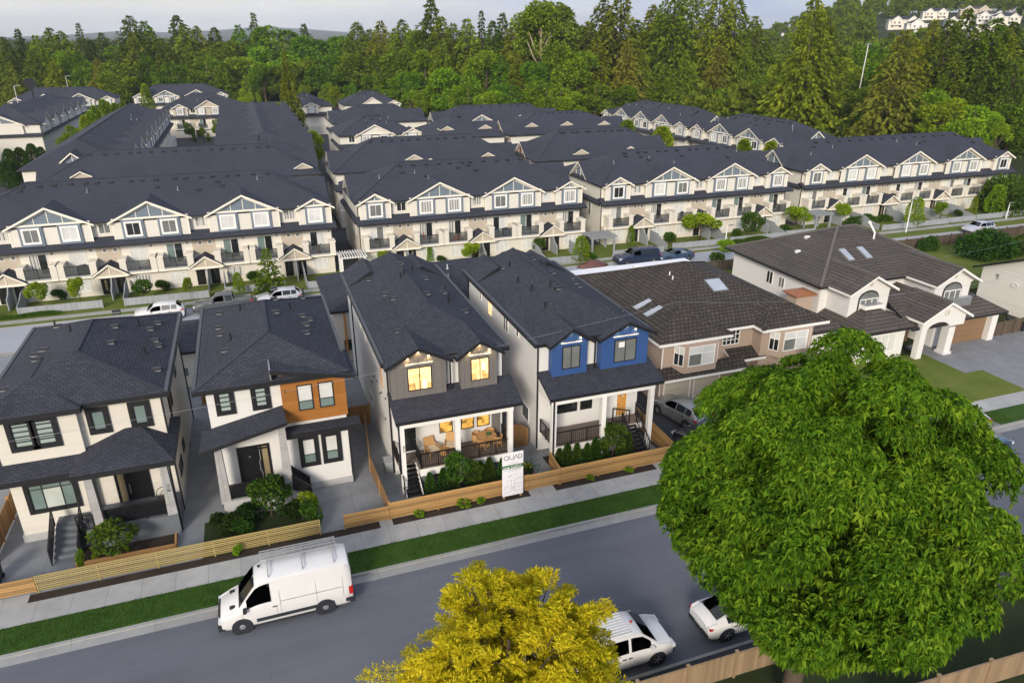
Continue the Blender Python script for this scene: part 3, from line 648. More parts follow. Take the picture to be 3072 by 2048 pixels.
# ---- house 2: white with an orange timber box
h2 = thing('house', 'white house with an orange timber-clad upper bay and sloping shed roofs', 'house', (0, 38, 0))
wall_box(h2, [(-3.8, 3.42, 37.9, 50.0, .4, 7.35)], ['white_wall'])
wall_box(h2, [(-3.85, 3.47, 37.87, 50.05, 0, .41)], ['concrete'], 'foundation')
mb = MB(); mb.prism([(.02, 4.75), (3.5, 4.75), (3.5, 7.2), (.02, 7.95)], 'y', 37.55, 38.4); mb.build('timber_bay', ['orange_wood'], h2)
mb = MB(); hip_solid(mb, -4.4, 3.85, 37.3, 50.6, 7.55, 1.85, .24, ('h', 'h'), inset=(2.8, 4.9)); mb.build('roof', ['slate_shingle', 'black_trim'], h2)
mb = MB(); mb.prism([(-.42, 8.33), (4.1, 7.36), (4.1, 7.16), (-.42, 8.11)], 'y', 37.0, 40.8, 1, [0, 1, 1, 1])
mb.build('roof', ['slate_shingle', 'black_trim'], h2)
mb = MB(); mb.bar((3.72, 40, 7.62), (3.72, 50.5, 7.62), .09); mb.bar((-4.28, 37.5, 7.6), (-4.28, 50.5, 7.6), .09); mb.bar((-.275, 40.1, 9.4), (-.275, 45.7, 9.4), .1, 1, r2=.02); mb.bar((-4.35, 50.5, 7.6), (3.8, 50.5, 7.6), .09)
mb.bar((-.275, 45.7, 9.4), (3.8, 50.5, 7.57), .1, 1, r2=.02); mb.bar((-.275, 45.7, 9.4), (-4.35, 50.5, 7.57), .1, 1, r2=.02); mb.bar((-.275, 40.1, 9.4), (-4.35, 37.35, 7.57), .1, 1, r2=.02); mb.build('ridge_trim', ['gutter_grey', 'ridge_cap'], h2)
mb = MB(); mb.box(-.44, -.36, 37.1, 40.7, 7.75, 8.36); mb.build('parapet_flashing', ['metal_grey'], h2)
def zr2(x): return 7.55 + 1.85 * (1 - abs(x + .275) / 4.125)
roof_vents(h2, [(x, y, zr2(x)) for x, y in [(-3.0, 47.6), (-3.0, 44.9), (-2.9, 43.6), (-2.6, 40.6), (.5, 48.9), (.4, 46.5), (.35, 43.9), (2.2, 48.6), (1.9, 44.6), (2.3, 44.3), (2.0, 43.1), (1.9, 41.6)]])
roof_vents(h2, [(x, y, zr2(x)) for x, y in [(-1.7, 46.1), (-2.3, 41.9), (1.3, 45.6), (2.4, 49.6)]], 'pipe')
# shed roof over the porch, falling to the left and to the front
mb = MB(); P = [(-4.45, 36.05, 4.62), (.12, 36.05, 5.64), (.02, 37.9, 5.78), (-4.3, 37.9, 4.92)]
mb.grid([*P, *[(x, y, z - .2) for x, y, z in P]], [(0, 1, 2, 3)], 0); mb.grid([*P, *[(x, y, z - .2) for x, y, z in P]], [(7, 6, 5, 4), (0, 4, 5, 1), (1, 5, 6, 2), (2, 6, 7, 3), (3, 7, 4, 0)], 1)
mb.build('porch_roof', ['slate_shingle', 'black_trim'], h2)
mb = MB(); mb.box(-.02, 4.12, 36.95, 37.92, 4.05, 4.35, 1); mb.box(.03, 4.05, 37.0, 37.9, 4.34, 4.39, 0); mb.build('canopy', ['slate_shingle', 'black_trim'], h2)
wall_box(h2, [(-3.75, -.15, 36.45, 37.88, 0, 1.12)], ['concrete'], 'porch')
for x, h in ((-3.58, 4.6), (-.22, 5.35)):
    mb = MB(); mb.prism([(x - .26, 1.0), (x + .26, 1.0), (x + .17, h), (x - .17, h)], 'y', 36.5, 36.9); mb.build('column', ['stone_clad'], h2)
d = window(h2, (-2.75, 37.9, 1.12), 'f', 1.75, 2.45, 'door_black', fw=.12, out=.06, name='door', vb=(.72,), hb=(.9,), panes=[(0, .7, 0, 1, 'door_black'), (.74, 1, 0, 1, 'glass_drape')])
mb = MB(); mb.bar((-1.62, 37.78, 1.9), (-1.62, 37.78, 2.6), .025); mb.disc((-2.1, 37.84, 2.9), (0, -1, 0), .05, .03, 10); mb.build('handle', 'metal_grey', d)
railing(h2, (-3.35, 36.55, 1.12), (-.5, 36.55, 1.12), .95, infill='glass', posts=(0, .35, .68, 1))
mb = MB(); 
for i in range(5): mb.box(-.12 + i * .2, .1 + i * .2, 36.5, 37.5, -.05, 1.0 - i * .2)
mb.build('front_steps', ['concrete'], h2)
railing(h2, (0.0, 36.45, 1.1), (.95, 36.45, .15), .95, infill='glass', posts=(0, 1)); railing(h2, (0.0, 37.5, 1.1), (.95, 37.5, .15), .95, infill='glass', posts=(0, 1))
W2 = dict(frame='black_trim', trim=.2, tm='black_trim')
window(h2, (-3.2, 37.9, 5.92), 'f', .6, 1.12, pane='glass_blind', **W2); window(h2, (-1.35, 37.9, 5.92), 'f', .6, 1.12, pane='glass_blind', **W2)
for x in (.86, 2.0): window(h2, (x, 37.55, 5.45), 'f', .82, 1.55, 'black_trim', fw=.055, hb=(.36,), panes=[(0, 1, 0, .36, 'glass_teal'), (0, 1, .36, 1, 'glass_white')])
for x in (.78, 2.06): window(h2, (x, 37.9, 1.78), 'f', .72, 1.62, hb=(.36,), panes=[(0, 1, 0, .36, 'glass_teal'), (0, 1, .36, 1, 'glass_white')], **W2)
for y, z, w, h in ((40.2, 5.0, .7, 1.1), (43.5, 5.1, .8, 1.0), (40.8, 1.5, .9, .8)): window(h2, (-3.8, y + w, z), 'l', w, h, 'black_trim', 'glass_dark')
for x, y, z0, z1 in ((3.5, 37.85, 0, 4.1), (-3.9, 37.8, 0, 4.6), (3.52, 49.8, 0, 7.3)): downpipe(h2, x, y, z0, z1)
mb = MB(); mb.disc((1.25 - 1.0, 37.56, 6.75), (0, -1, 0), .05, .04, 10); mb.build('hose_tap', 'rail_black', h2)

# ---- houses 3 and 4: white, twin dormers on one long hip-ended roof
def twin(root, x0, x1, d1, d2, dm, y0, yb, pane1, pane2, ptype, ridge):
    """x0..x1 body; d1, d2: (left, right) of the dormer boxes"""
    yw = y0 + .3
    wall_box(root, [(x0, x1, yw, yb, .0, 7.35)], ['white_wall'])
    mb = MB(); hip_solid(mb, x0 - .4, x1 + .4, y0 - .05, yb + .5, 7.6, 1.75, .22, ('h', 'h'), inset=(4.6, .9)); mb.build('roof', ['slate_shingle', 'black_trim'], root)
    xm = (x0 + x1) / 2
    mb = MB(); mb.bar((x0 - .3, y0, 7.65), (x0 - .3, yb + .4, 7.65), .09); mb.bar((x1 + .3, y0, 7.65), (x1 + .3, yb + .4, 7.65), .09); mb.bar((xm, y0 + 4.6, 9.36), (xm, yb - .4, 9.36), .1, 1, r2=.02)
    mb.build('ridge_trim', ['gutter_grey', 'ridge_cap'], root)
    for xc in (x0 + 1.5, x1 - 1.6):    # two small gables at the back
        mb = MB(); chevron(mb, xc, 1.75, 7.7, 8.75, yb - 3.0, yb + .75, .2); mb.build('rear_gable', ['slate_shingle', 'black_trim'], root)
        mb = MB(); mb.prism([(xc - 1.5, 6.4), (xc + 1.5, 6.4), (xc + 1.5, 7.55), (xc, 8.5), (xc - 1.5, 7.55)], 'y', yb - .2, yb + .35); mb.build('rear_gable', ['white_wall'], root)
    for (a, b), pk, win in ((d1, 8.62, pane1), (d2, 8.55, pane2)):
        c = (a + b) / 2
        mb = MB(); mb.prism([(a, 5.3), (b, 5.3), (b, 7.55), (c, 8.35), (a, 7.55)], 'y', y0 - .3, yw + .02)
        dob = mb.build('dormer', [dm], root)
        mb = MB(); chevron(mb, c, (b - a) / 2 + .36, 7.62, pk, y0 - .75, y0 + 3.4, .2); mb.build('dormer_roof', ['slate_shingle', 'black_trim'], dob)
        wx, wz, ww, wh, mat, vb = win
        panes = None
        if mat == 'glass_warm':     # lit room behind: bright wall, dim bed or chair low down, a lamp
            panes = [(0, .5, .34, 1, 'glass_warm'), (0, .3, 0, .34, 'glass_dusk'), (.3, .5, 0, .34, 'glass_warm'), (.5, .62, 0, 1, 'glass_warm'), (.62, .82, .42, .78, 'glass_glow' if a > x0 + 2 else 'glass_warm'), (.62, .82, .78, 1, 'glass_warm'), (.62, .82, 0, .42, 'glass_glow' if a < x0 + 2 else 'glass_dusk'), (.82, 1, .25, 1, 'glass_warm'), (.82, 1, 0, .25, 'glass_dusk')]
        window(dob, (wx, y0 - .3, wz), 'f', ww, wh, 'black_trim', mat, fw=.05, vb=(.5,), panes=panes)
        mb = MB(); mb.box(wx - .1, wx + ww + .1, y0 - .36, y0 - .29, wz + wh + .2, wz + wh + .26); mb.build('trim_board', 'white_trim', dob)
        if 'grey' in dm:
            mb = MB()
            for q in (-.55, 0, .55): mb.box(c + q - .03, c + q + .03, y0 - .33, y0 - .29, wz + wh + .26, 8.3 - abs(q) * .75)
            mb.build('batten', 'grey_board', dob)
        for q in (-.62, 0., .62):       # downlights under the eaves, lit
            z = pk - .40 - abs(q) * (pk - 7.62) / ((b - a) / 2 + .36)
            mb = MB(); mb.disc((c + q, y0 - .44, z + .06), (0, 0, -1), .05, .05, 10); lo = mb.build('soffit_light', 'lamp_warm', dob)
            lt = bpy.data.lights.new('downlight', 'SPOT'); lt.energy = 11 if 'grey' in dm else 5; lt.color = (1., .66, .28); lt.spot_size = R_(130); lt.spot_blend = .8; lt.shadow_soft_size = .04
            ob = bpy.data.objects.new('downlight', lt); COL.objects.link(ob); ob.parent = lo; ob.location = Vector((c + q, y0 - .46, z - .01)) - Vector(ORG[lo.name]); ob.rotation_euler = (R_(22), 0, 0)
    mb = MB(); mb.box(d1[1] + .02, d2[0] - .02, y0 - .28, y0 + .2, 7.62, 7.8); mb.build('gutter', 'black_trim', root)
    # porch roof
    yf = y0 - 2.0
    mb = MB(); mb.prism([(yf, 4.8), (y0 + .3, 5.62), (y0 + .3, 5.44), (yf, 4.6)], 'x', x0 - .12, x1 + .55, 1, [0, 1, 1, 1]); mb.build('porch_roof', ['slate_shingle', 'black_trim'], root)
    mb = MB(); mb.prism([(yf + .15, 4.3), (y0 + .3, 4.3), (y0 + .3, 5.42), (yf + .15, 4.6)], 'x', x0, x0 + .12); mb.prism([(yf + .15, 4.3), (y0 + .3, 4.3), (y0 + .3, 5.42), (yf + .15, 4.6)], 'x', x1 - .12, x1)
    mb.box(x0, x1, yf + .14, yf + .36, 4.3, 4.62); mb.build('porch_beam', 'white_trim', root)
    for x in (x0 + .2, (x0 + x1) / 2 - .0, x1 - .2):
        mb = MB(); mb.box(x - .15, x + .15, yf + .1, yf + .4, 0, 4.32); mb.build('post', 'white_trim', root)
    return yw, yf
h3 = thing('house', 'white house with two grey board dormers and glowing windows', 'house', (9.4, 38, 0))
twin(h3, 5.95, 12.9, (6.0, 9.25), (10.15, 12.4), 'grey_board', 37.4, 54.6, (6.97, 5.82, 1.42, 1.45, 'glass_warm', 1), (10.76, 5.86, 1.13, 1.43, 'glass_warm', 1), 0, 0)
h4 = thing('house', 'white house with two bright blue dormers and an orange front door', 'house', (18.7, 37.5, 0))
twin(h4, 15.2, 22.3, (15.85, 18.2), (19.15, 22.45), 'blue_lap', 37.1, 52.4, (16.5, 5.84, 1.2, 1.5, 'glass_mid', 1), (20.05, 5.75, 1.55, 1.52, 'glass_mid', 1), 0, 0)
mb = MB(); mb.box(20.35, 20.75, 36.75, 36.76, 6.75, 7.1); mb.build('window_sticker', 'pvc_white', h4)
def vents_twin(root, x0, x1, y0, sp, pipes):
    xm = (x0 + x1) / 2; hw = (x1 - x0) / 2 + .4
    zf = lambda x: 7.6 + 1.75 * (1 - abs(x - xm) / hw)
    roof_vents(root, [(x, y, zf(x)) for x, y in sp]); roof_vents(root, [(x, y, zf(x)) for x, y in pipes], 'pipe')
vents_twin(h3, 5.95, 12.9, 37.4, [(7.2, 50.8), (9.6, 51.0), (7.9, 45.2), (7.6, 46.6), (9.9, 44.1), (10.8, 48.5), (11.5, 46.0), (12.0, 42.5), (7.2, 40.2)], [(9.3, 48.3), (9.0, 48.0), (10.2, 49.8), (11.8, 46.6), (11.6, 44.9), (11.3, 43.9)])
vents_twin(h4, 15.2, 22.3, 37.1, [(17.1, 49.5), (19.5, 49.6), (19.6, 46.0), (18.4, 42.0), (20.9, 44.9), (20.8, 44.0), (21.6, 47.0), (22.0, 40.0)], [(17.5, 49.2), (17.0, 46.0), (17.2, 43.8), (18.2, 42.9), (19.8, 48.5), (20.0, 48.1), (16.9, 40.6)])
# house 3 porch
wall_box(h3, [(7.1, 12.9, 35.55, 37.7, .95, 1.4)], ['white_trim'], 'deck_edge')
wall_box(h3, [(7.05, 12.85, 35.6, 37.69, 1.38, 1.42), (5.98, 7.05, 36.7, 37.69, 1.3, 1.42)], ['deck_grey'], 'deck')
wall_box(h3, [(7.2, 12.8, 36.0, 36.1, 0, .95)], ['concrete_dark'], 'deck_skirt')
railing(h3, (7.2, 35.65, 1.42), (9.25, 35.65, 1.42), .95, 16, posts=(0, .5, 1)); railing(h3, (9.6, 35.65, 1.42), (12.75, 35.65, 1.42), .95, 24, posts=(0, .36, .7, 1)); railing(h3, (7.2, 35.65, 1.42), (7.2, 37.0, 1.42), .95, 10, posts=(0, 1)); railing(h3, (12.8, 35.8, 1.42), (12.8, 37.5, 1.42), .95, 10, posts=(0, 1))
d = window(h3, (6.6, 37.7, 1.42), 'f', .85, 1.95, 'white_trim', 'glass_dark', fw=.07, name='door', out=.04); mb = MB(); mb.disc((7.3, 37.66, 2.3), (0, -1, 0), .035, .06, 8); mb.build('handle', 'metal_grey', d)
for x in (8.85, 10.22, 11.24): window(h3, (x, 37.7, 2.35), 'f', .82, .9, 'black_trim', 'glass_amber', fw=.045)
wall_box(h3, [(12.2, 12.75, 37.62, 37.72, 1.42, 3.5)], ['grey_board'], 'side_panel')
mb = MB()
for i in range(8):
    y1 = 37.0 - i * .24; z = 1.3 - i * .165; mb.box(6.15, 7.05, y1 - .3, y1, z - .05, z)
mb.build('front_steps', 'rail_black', h3)
mb = MB()
for x in (6.12, 7.08): mb.bar((x, 37.0, 1.2), (x, 35.0, -.0), .03, 0, r2=.12)
mb.build('stringer', 'white_trim', h3)
railing(h3, (6.05, 37.0, 1.4), (6.05, 35.1, .1), .9, 8, posts=(0, 1)); 
railing(h3, (6.0, 37.7, 1.42), (6.0, 36.9, 1.42), .95, 6, posts=(0, 1))
c_ = [o for o in h3.children if o.name.startswith('post')][0]; text_part(c_, '6521', (6.15, 35.48, 3.0), .24, 'black_trim', 'house_number', rot=(math.pi / 2, math.pi / 2, 0))
# wall services on the left flank
mb = MB()
for y, z in ((43.2, 4.2), (42.0, 4.4), (41.2, 3.9), (40.5, 4.3), (39.6, 2.9), (39.0, 4.6), (44.5, 3.2)): mb.disc((5.95, y, z), (-1, 0, 0), .07, .06, 8)
mb.build('vent_cap', 'rail_black', h3)
for y, z, w, h in ((47.8, 5.8, .35, .8), (45.8, 5.6, .4, .9), (44.6, 1.2, 1.3, .8)): window(h3, (5.95, y + w, z), 'l', w, h, 'white_trim', 'glass_mid')
mb = MB(); mb.box(5.9, 5.96, 39.9, 40.15, 4.9, 7.0); mb.build('cable_cover', 'door_orange', h3)
for x, y, z0, z1 in ((5.9, 37.65, .2, 7.4), (9.5, 37.05, 5.6, 7.6), (5.98, 35.5, 1.4, 4.6), (13.0, 37.65, .2, 5.3), (5.9, 52.2, .1, 7.4)): downpipe(h3, x, y, z0, z1)
mb = MB(); mb.box(5.45, 5.9, 38.0, 38.7, 0, .75); mb.box(5.42, 5.93, 37.97, 38.73, .72, .78); mb.build('utility_box', 'fence_grey', h3)
# house 4 porch
wall_box(h4, [(15.4, 19.9, 35.15, 37.35, .95, 1.4), (19.9, 22.2, 36.3, 37.35, .95, 1.4)], ['white_trim'], 'deck_edge')
wall_box(h4, [(15.38, 19.95, 35.2, 37.39, 1.38, 1.42), (19.95, 22.25, 36.25, 37.39, 1.38, 1.42)], ['deck_grey'], 'deck')
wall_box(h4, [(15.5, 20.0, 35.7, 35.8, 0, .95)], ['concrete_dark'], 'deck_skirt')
railing(h4, (15.55, 35.25, 1.42), (18.75, 35.25, 1.42), .95, 24, posts=(0, .33, .66, 1)); railing(h4, (19.1, 35.25, 1.42), (20.3, 35.25, 1.42), .95, 10, posts=(0, 1)); railing(h4, (15.3, 35.3, 1.42), (15.3, 37.2, 1.42), .95, 6, posts=(0, .5, 1), infill='clear'); railing(h4, (22.15, 35.4, 1.42), (22.15, 37.2, 1.42), .95, 6, posts=(0, .5, 1))
railing(h4, (20.3, 36.9, 1.42), (21.2, 36.3, 1.42), .95, 5, posts=(0, 1))
for x in (16.25, 17.08, 18.14): window(h4, (x, 37.4, 2.42), 'f', .84, .85, 'black_trim', 'glass_dark', fw=.045)
d = window(h4, (20.76, 37.4, 1.45), 'f', .78, 1.85, 'white_trim', 'door_orange', fw=.05, out=.05, name='door', label='orange front door'); mb = MB(); mb.tube([(21.15 + .1 * math.cos(a), 37.36, 3.0 + .1 * math.sin(a)) for a in [i * math.pi / 6 for i in range(13)]], .018, 5); mb.bar((20.88, 37.34, 2.3), (20.88, 37.34, 2.4), .03); mb.build('handle', 'metal_grey', d)
mb = MB()
for i in range(8):
    y1 = 36.35 - i * .24; z = 1.3 - i * .165; mb.box(20.75, 21.65, y1 - .3, y1, z - .05, z)
mb.build('front_steps', 'rail_black', h4)
mb = MB()
for x in (20.72, 21.68): mb.bar((x, 36.4, 1.2), (x, 34.4, -.0), .03, 0, r2=.12)
mb.build('stringer', 'rail_black', h4)
railing(h4, (20.66, 36.3, 1.42), (20.66, 34.5, .1), .9, 8, posts=(0, 1)); railing(h4, (21.74, 36.3, 1.42), (21.74, 34.5, .1), .9, 8, posts=(0, 1))
window(h4, (15.2, 49.5, 6.35), 'l', .5, .65, 'white_trim', 'glass_mid'); window(h4, (15.2, 47.3, 5.95), 'l', .85, 1.15, 'white_trim', 'glass_warm', label='lit side window'); window(h4, (15.2, 44.0, 6.0), 'l', 1.05, 1.2, 'white_trim', 'glass_mid', vb=(.5,)); window(h4, (15.2, 41.4, 6.5), 'l', .55, .7, 'white_trim', 'glass_mid')
window(h4, (15.2, 40.2, 1.2), 'l', 1.3, 1.1, 'white_trim', 'glass_mid')
for x, y, z0, z1 in ((15.13, 37.35, .2, 7.4), (18.7, 36.75, 5.6, 7.6), (15.3, 35.05, .1, 4.6), (15.12, 52.3, .1, 7.4)): downpipe(h4, x, y, z0, z1)

# ---- house 5: tan stucco, dark shake roof
h5 = thing('house', 'tan stucco house with a weathered brown shake hip roof and double garage doors', 'house', (32, 45, 0))
wall_box(h5, [(25.75, 38.7, 41.0, 54.8, 0, 5.0), (25.72, 30.6, 40.05, 41.2, 0, 5.02), (34.0, 38.72, 40.0, 41.2, 0, 5.01)], ['pink_stucco'])
mb = MB(); hip_solid(mb, 25.2, 39.3, 40.3, 55.4, 5.2, 2.75, .2, ('h', 'h'), mf=1); mb.build('roof', ['shake_shingle', 'white_trim'], h5)
mb = MB(); hip_solid(mb, 24.95, 30.95, 39.3, 46.0, 5.2, 1.25, .21, ('h', 'g'), mf=1); mb.build('roof', ['shake_shingle', 'white_trim'], h5)
mb = MB(); hip_solid(mb, 33.4, 39.35, 39.15, 46.0, 5.2, 1.25, .22, ('h', 'g'), mf=1); mb.build('roof', ['shake_shingle', 'white_trim'], h5)
def bay(par, x0, x1, y, z0, z1, dep, wins, mat):
    s = .45 * (x1 - x0) / 3
    prof = [(x0, y), (x0 + s, y - dep), (x1 - s, y - dep), (x1, y)]
    mb = MB(); mb.prism(prof, 'z', z0, z1); b = mb.build('bay', [mat], par)
    for (pa, pb, vb, panes) in ((prof[0], prof[1], (.5,), None), (prof[1], prof[2], (.5,), 1), (prof[2], prof[3], (.5,), None)):
        u = Vector((pb[0] - pa[0], pb[1] - pa[1], 0)); l = u.length; u /= l; n = Vector((u.y, -u.x, 0))
        m = .12 if panes is None else .22
        window(b, (pa[0] + u.x * m, pa[1] + u.y * m, z0 + .5), (u, n), l - 2 * m, z1 - z0 - .75, 'white_trim', 'glass_mid', fw=.06, vb=vb, hb=(.62,), panes=[(0, .5, 0, .62, 'glass_mid'), (.5, 1, 0, .62, 'glass_white'), (0, 1, .62, 1, 'glass_white')] if panes else [(0, 1, 0, .62, 'glass_dark'), (0, 1, .62, 1, 'glass_white')])
    return b
bay(h5, 26.5, 30.2, 40.05, 2.75, 5.0, .85, 0, 'pink_stucco'); bay(h5, 34.6, 38.3, 40.0, 2.75, 5.0, .8, 0, 'pink_stucco')
mb = MB(); mb.prism([(38.95, 2.55), (40.1, 3.05), (40.1, 2.6), (38.95, 2.36)], 'x', 25.3, 32.4, 1, [0, 1, 1, 1]); mb.build('skirt_roof', ['shake_shingle', 'white_trim'], h5)
mb = MB(); mb.prism([(39.9, 2.7), (41.1, 3.3), (41.1, 3.1), (39.9, 2.5)], 'x', 31.6, 34.6, 1, [0, 1, 1, 1]); mb.build('skirt_roof', ['shake_shingle', 'white_trim'], h5)
window(h5, (31.3, 41.0, 3.55), 'f', 1.5, 1.25, 'white_trim', 'glass_dark', vb=(.25, .5, .75), hb=(.33, .66), fw=.07)
for x in (26.0, 28.5): window(h5, (x, 40.05, .05), 'f', 2.25, 2.15, 'white_trim', 'garage_panel', fw=.08, out=.05, name='garage_door')
mb = MB(); mb.box(31.9, 32.05, 39.2, 39.35, 0, 2.4); mb.box(32.2, 32.35, 39.2, 39.35, 0, 2.4); mb.build('post', 'white_trim', h5)
def skylight(par, c, w, l, ax, slope, name='skylight'):
    """c on the roof, ax: downhill direction"""
    ax = Vector((ax[0], ax[1], 0)).normalized(); dn = Vector((ax.x, ax.y, -slope)).normalized(); u = UZ.cross(ax).normalized(); n = u.cross(dn); n = n if n.z > 0 else -n
    mb = MB(); mb.obox(c, u, dn, n, -w / 2, w / 2, -l / 2, l / 2, -.1, .14); o = mb.build(name, 'black_trim' if 'H' in name else 'metal_grey', par)
    mb = MB(); mb.obox(c, u, dn, n, -w / 2 + .07, w / 2 - .07, -l / 2 + .07, l / 2 - .07, .10, .17); mb.build('pane', 'skylight_glass', o); return o
def zl5(x): return 5.2 + 2.75 * (x - 25.2) / 7.05
for y in (45.2, 43.6): skylight(h5, (26.9, y, zl5(26.9)), .65, 1.5, (-1, 0), .39)
skylight(h5, (33.0, 44.8, 5.2 + 2.75 * (44.8 - 40.3) / 7.55), 1.35, 1.5, (0, -1), .364)
mb = MB()
for p, q in (((32.25, 47.8, 7.95), (25.2, 40.3, 5.22)), ((32.25, 47.9, 7.95), (39.3, 40.3, 5.22)), ((32.25, 47.9, 7.95), (25.3, 55.4, 5.22)), ((32.25, 47.9, 7.95), (39.2, 55.4, 5.22)), ((27.95, 42.3, 6.46), (31.0, 39.3, 5.22)), ((36.4, 42.1, 6.46), (33.4, 39.15, 5.22)), ((36.4, 42.1, 6.46), (39.3, 39.2, 5.22))): mb.bar(p, q, .13, 0, r2=.05)
mb.build('ridge_cap', 'shake_shingle', h5)
roof_vents(h5, [(29.5, 51.2, 6.9), (31.2, 45.8, 7.1)], 'box', 'pvc_white'); roof_vents(h5, [(30.4, 47.4, 7.1), (30.2, 46.6, 7.0)], 'pipe', 'pvc_white')
mb = MB(); mb.tube([(25.66, 40.0, .1), (25.66, 40.0, 4.6), (25.3, 39.6, 5.0)], .05, 6); mb.build('downpipe', 'white_trim', h5)
cn = thing('canopy', 'long white panelled canopy roof behind the brown shake roof', 'canopy', (32.5, 56.5, 0))
mb = MB()
for i in range(8):
    a = 26.4 + i * 1.55; mb.box(a, a + 1.52, 55.6, 58.1, 4.78, 4.86 + .01 * (i % 3))
mb.build('roof_panels', 'canopy_white', cn)
for x in (26.6, 32.5, 38.4):
    mb = MB(); mb.box(x - .06, x + .06, 57.8, 57.92, -.1, 4.8); mb.build('post', 'white_trim', cn)

# ---- house 6: large white house, grey concrete-tile roof
h6 = thing('house', 'large white house with grey tile roofs, arched windows and an arched portico', 'house', (52, 48, 0))
wall_box(h6, [(44.1, 58.4, 45.5, 57.5, 0, 5.4), (44.9, 49.0, 43.0, 45.6, 0, 5.4), (53.3, 57.3, 42.3, 45.6, 2.6, 5.4), (53.4, 60.3, 41.6, 45.6, 0, 2.5), (44.6, 49.3, 40.9, 45.6, 0, 2.8), (41.4, 44.7, 42.8, 45.6, 0, 2.65), (41.7, 44.2, 45.0, 49.0, 0, 2.7)], ['white_wall'])
mb = MB(); hip_solid(mb, 43.5, 59.1, 44.9, 58.3, 5.5, 3.0, .2, ('h', 'h'), axis='x', inset=(7.2, 6.2), mf=1); mb.build('roof', ['concrete_tile', 'black_trim'], h6)
for (a, b, y, pk) in ((44.3, 49.4, 42.7, 6.85), (52.75, 57.85, 42.0, 6.85)):
    c = (a + b) / 2
    mb = MB(); chevron(mb, c, (b - a) / 2, 5.5, pk, y - .3, y + 6, .18); mb.build('gable_roof', ['concrete_tile', 'white_trim'], h6)
    mb = MB(); mb.prism([(a + .35, 5.3), (b - .35, 5.3), (b - .35, 5.45), (c, pk - .2), (a + .35, 5.45)], 'y', y + .0 + (.28 if a < 50 else .28), y + 1.0); mb.build('gable', 'white_wall', h6)
    # arched window: trim, frame and glass as swept outlines
    yy = y + .29; wx = .95; z0, z1 = 3.75, 4.75
    arc = [(c - wx, z0), (c + wx, z0)] + [(c + wx * math.cos(t), z1 + .62 * math.sin(t)) for t in [i * math.pi / 10 for i in range(11)]]
    big = [(c - wx - .1, z0 - .08), (c + wx + .1, z0 - .08)] + [(c + (wx + .1) * math.cos(t), z1 + .74 * math.sin(t)) for t in [i * math.pi / 10 for i in range(11)]]
    mb = MB(); mb.prism(big, 'y', yy + .02, yy - .05, 0); wo = mb.build('arched_window', 'black_trim', h6)
    mb = MB(); mb.prism(arc, 'y', yy - .02, yy - .07, 0); mb.build('pane', 'glass_mid', wo)
    mb = MB(); 
    for q in (-wx + .04, -.33, .33, wx - .04): mb.box(c + q - .035, c + q + .035, yy - .1, yy - .06, z0, z1)
    mb.box(c - wx, c + wx, yy - .1, yy - .055, z1 - .04, z1 + .04); mb.box(c - wx, c + wx, yy - .1, yy - .055, z0, z0 + .06); mb.build('muntin', 'white_trim', wo)
    mb = MB(); mb.disc((c, yy + .05, 6.05), (0, -1, 0), .22, .1, 16); mb.build('gable_vent', 'town_tan', h6)
# lower roofs
mb = MB(); hip_solid(mb, 44.1, 49.8, 40.3, 47.0, 2.9, 1.5, .2, ('h', 'h'), inset=(2.85, 2.0)); mb.build('lower_roof', ['concrete_tile', 'black_trim'], h6)
mb = MB(); hip_solid(mb, 41.0, 44.6, 42.4, 46.2, 2.7, .75, .2, ('h', 'h'), inset=(1.8, .4)); mb.build('lower_roof', ['concrete_tile', 'black_trim'], h6)
mb = MB(); mb.box(46.0, 48.0, 42.3, 43.1, 4.05, 4.36, 1); mb.box(46.1, 47.9, 42.35, 43.1, 4.35, 4.40, 0); mb.build('flat_roof', ['metal_grey', 'white_trim'], h6)
mb = MB(); mb.prism([(40.2, 2.75), (43.8, 4.5), (43.8, 4.3), (40.2, 2.55)], 'x', 49.2, 53.0, 1, [0, 1, 1, 1]); mb.build('lower_roof', ['concrete_tile', 'black_trim'], h6)
mb = MB(); hip_solid(mb, 53.0, 61.0, 40.9, 45.5, 2.6, 1.6, .2, ('h', 'h'), axis='x', inset=(.3, 3.0)); mb.build('lower_roof', ['concrete_tile', 'black_trim'], h6)
mb = MB(); mb.box(53.6, 57.4, 41.9, 43.5, 3.0, 4.05); mb.build('balcony_deck', 'metal_grey', h6)
mb = MB(); chevron(mb, 52.4, 2.75, 3.4, 4.85, 39.7, 45.5, .2); mb.build('portico_roof', ['concrete_tile', 'white_trim'], h6)
# portico front with its arch cut: two piers and a spandrel
arch = [(50.0, 3.35), (50.0, 0), (50.55, 0), (50.55, 2.45)] + [(52.05 - 1.5 * math.cos(t), 2.45 + .6 * math.sin(t)) for t in [i * math.pi / 10 for i in range(1, 10)]] + [(53.05, 2.45), (53.05, 0), (53.75, 0), (53.75, 3.35), (54.85, 3.35), (52.4, 4.65), (49.95, 3.35)]
mb = MB(); mb.prism([(50.0, 2.45), (50.0, 0), (50.6, 0), (50.6, 2.45)][::-1], 'y', 40.0, 40.5); mb.prism([(53.05, 2.45), (53.05, 0.2), (53.75, .2), (53.75, 2.45)][::-1], 'y', 40.0, 40.7)
mb.box(52.95, 53.85, 39.9, 40.8, 0, .22)
for i in range(12):
    t0, t1 = i * math.pi / 12, (i + 1) * math.pi / 12
    x0_, x1_ = 51.825 - 1.225 * math.cos(t0), 51.825 - 1.225 * math.cos(t1); za, zb = 2.45 + .65 * math.sin(t0), 2.45 + .65 * math.sin(t1)
    mb.prism([(x0_, za), (x1_, zb), (x1_, 3.4), (x0_, 3.4)], 'y', 40.0, 40.5)
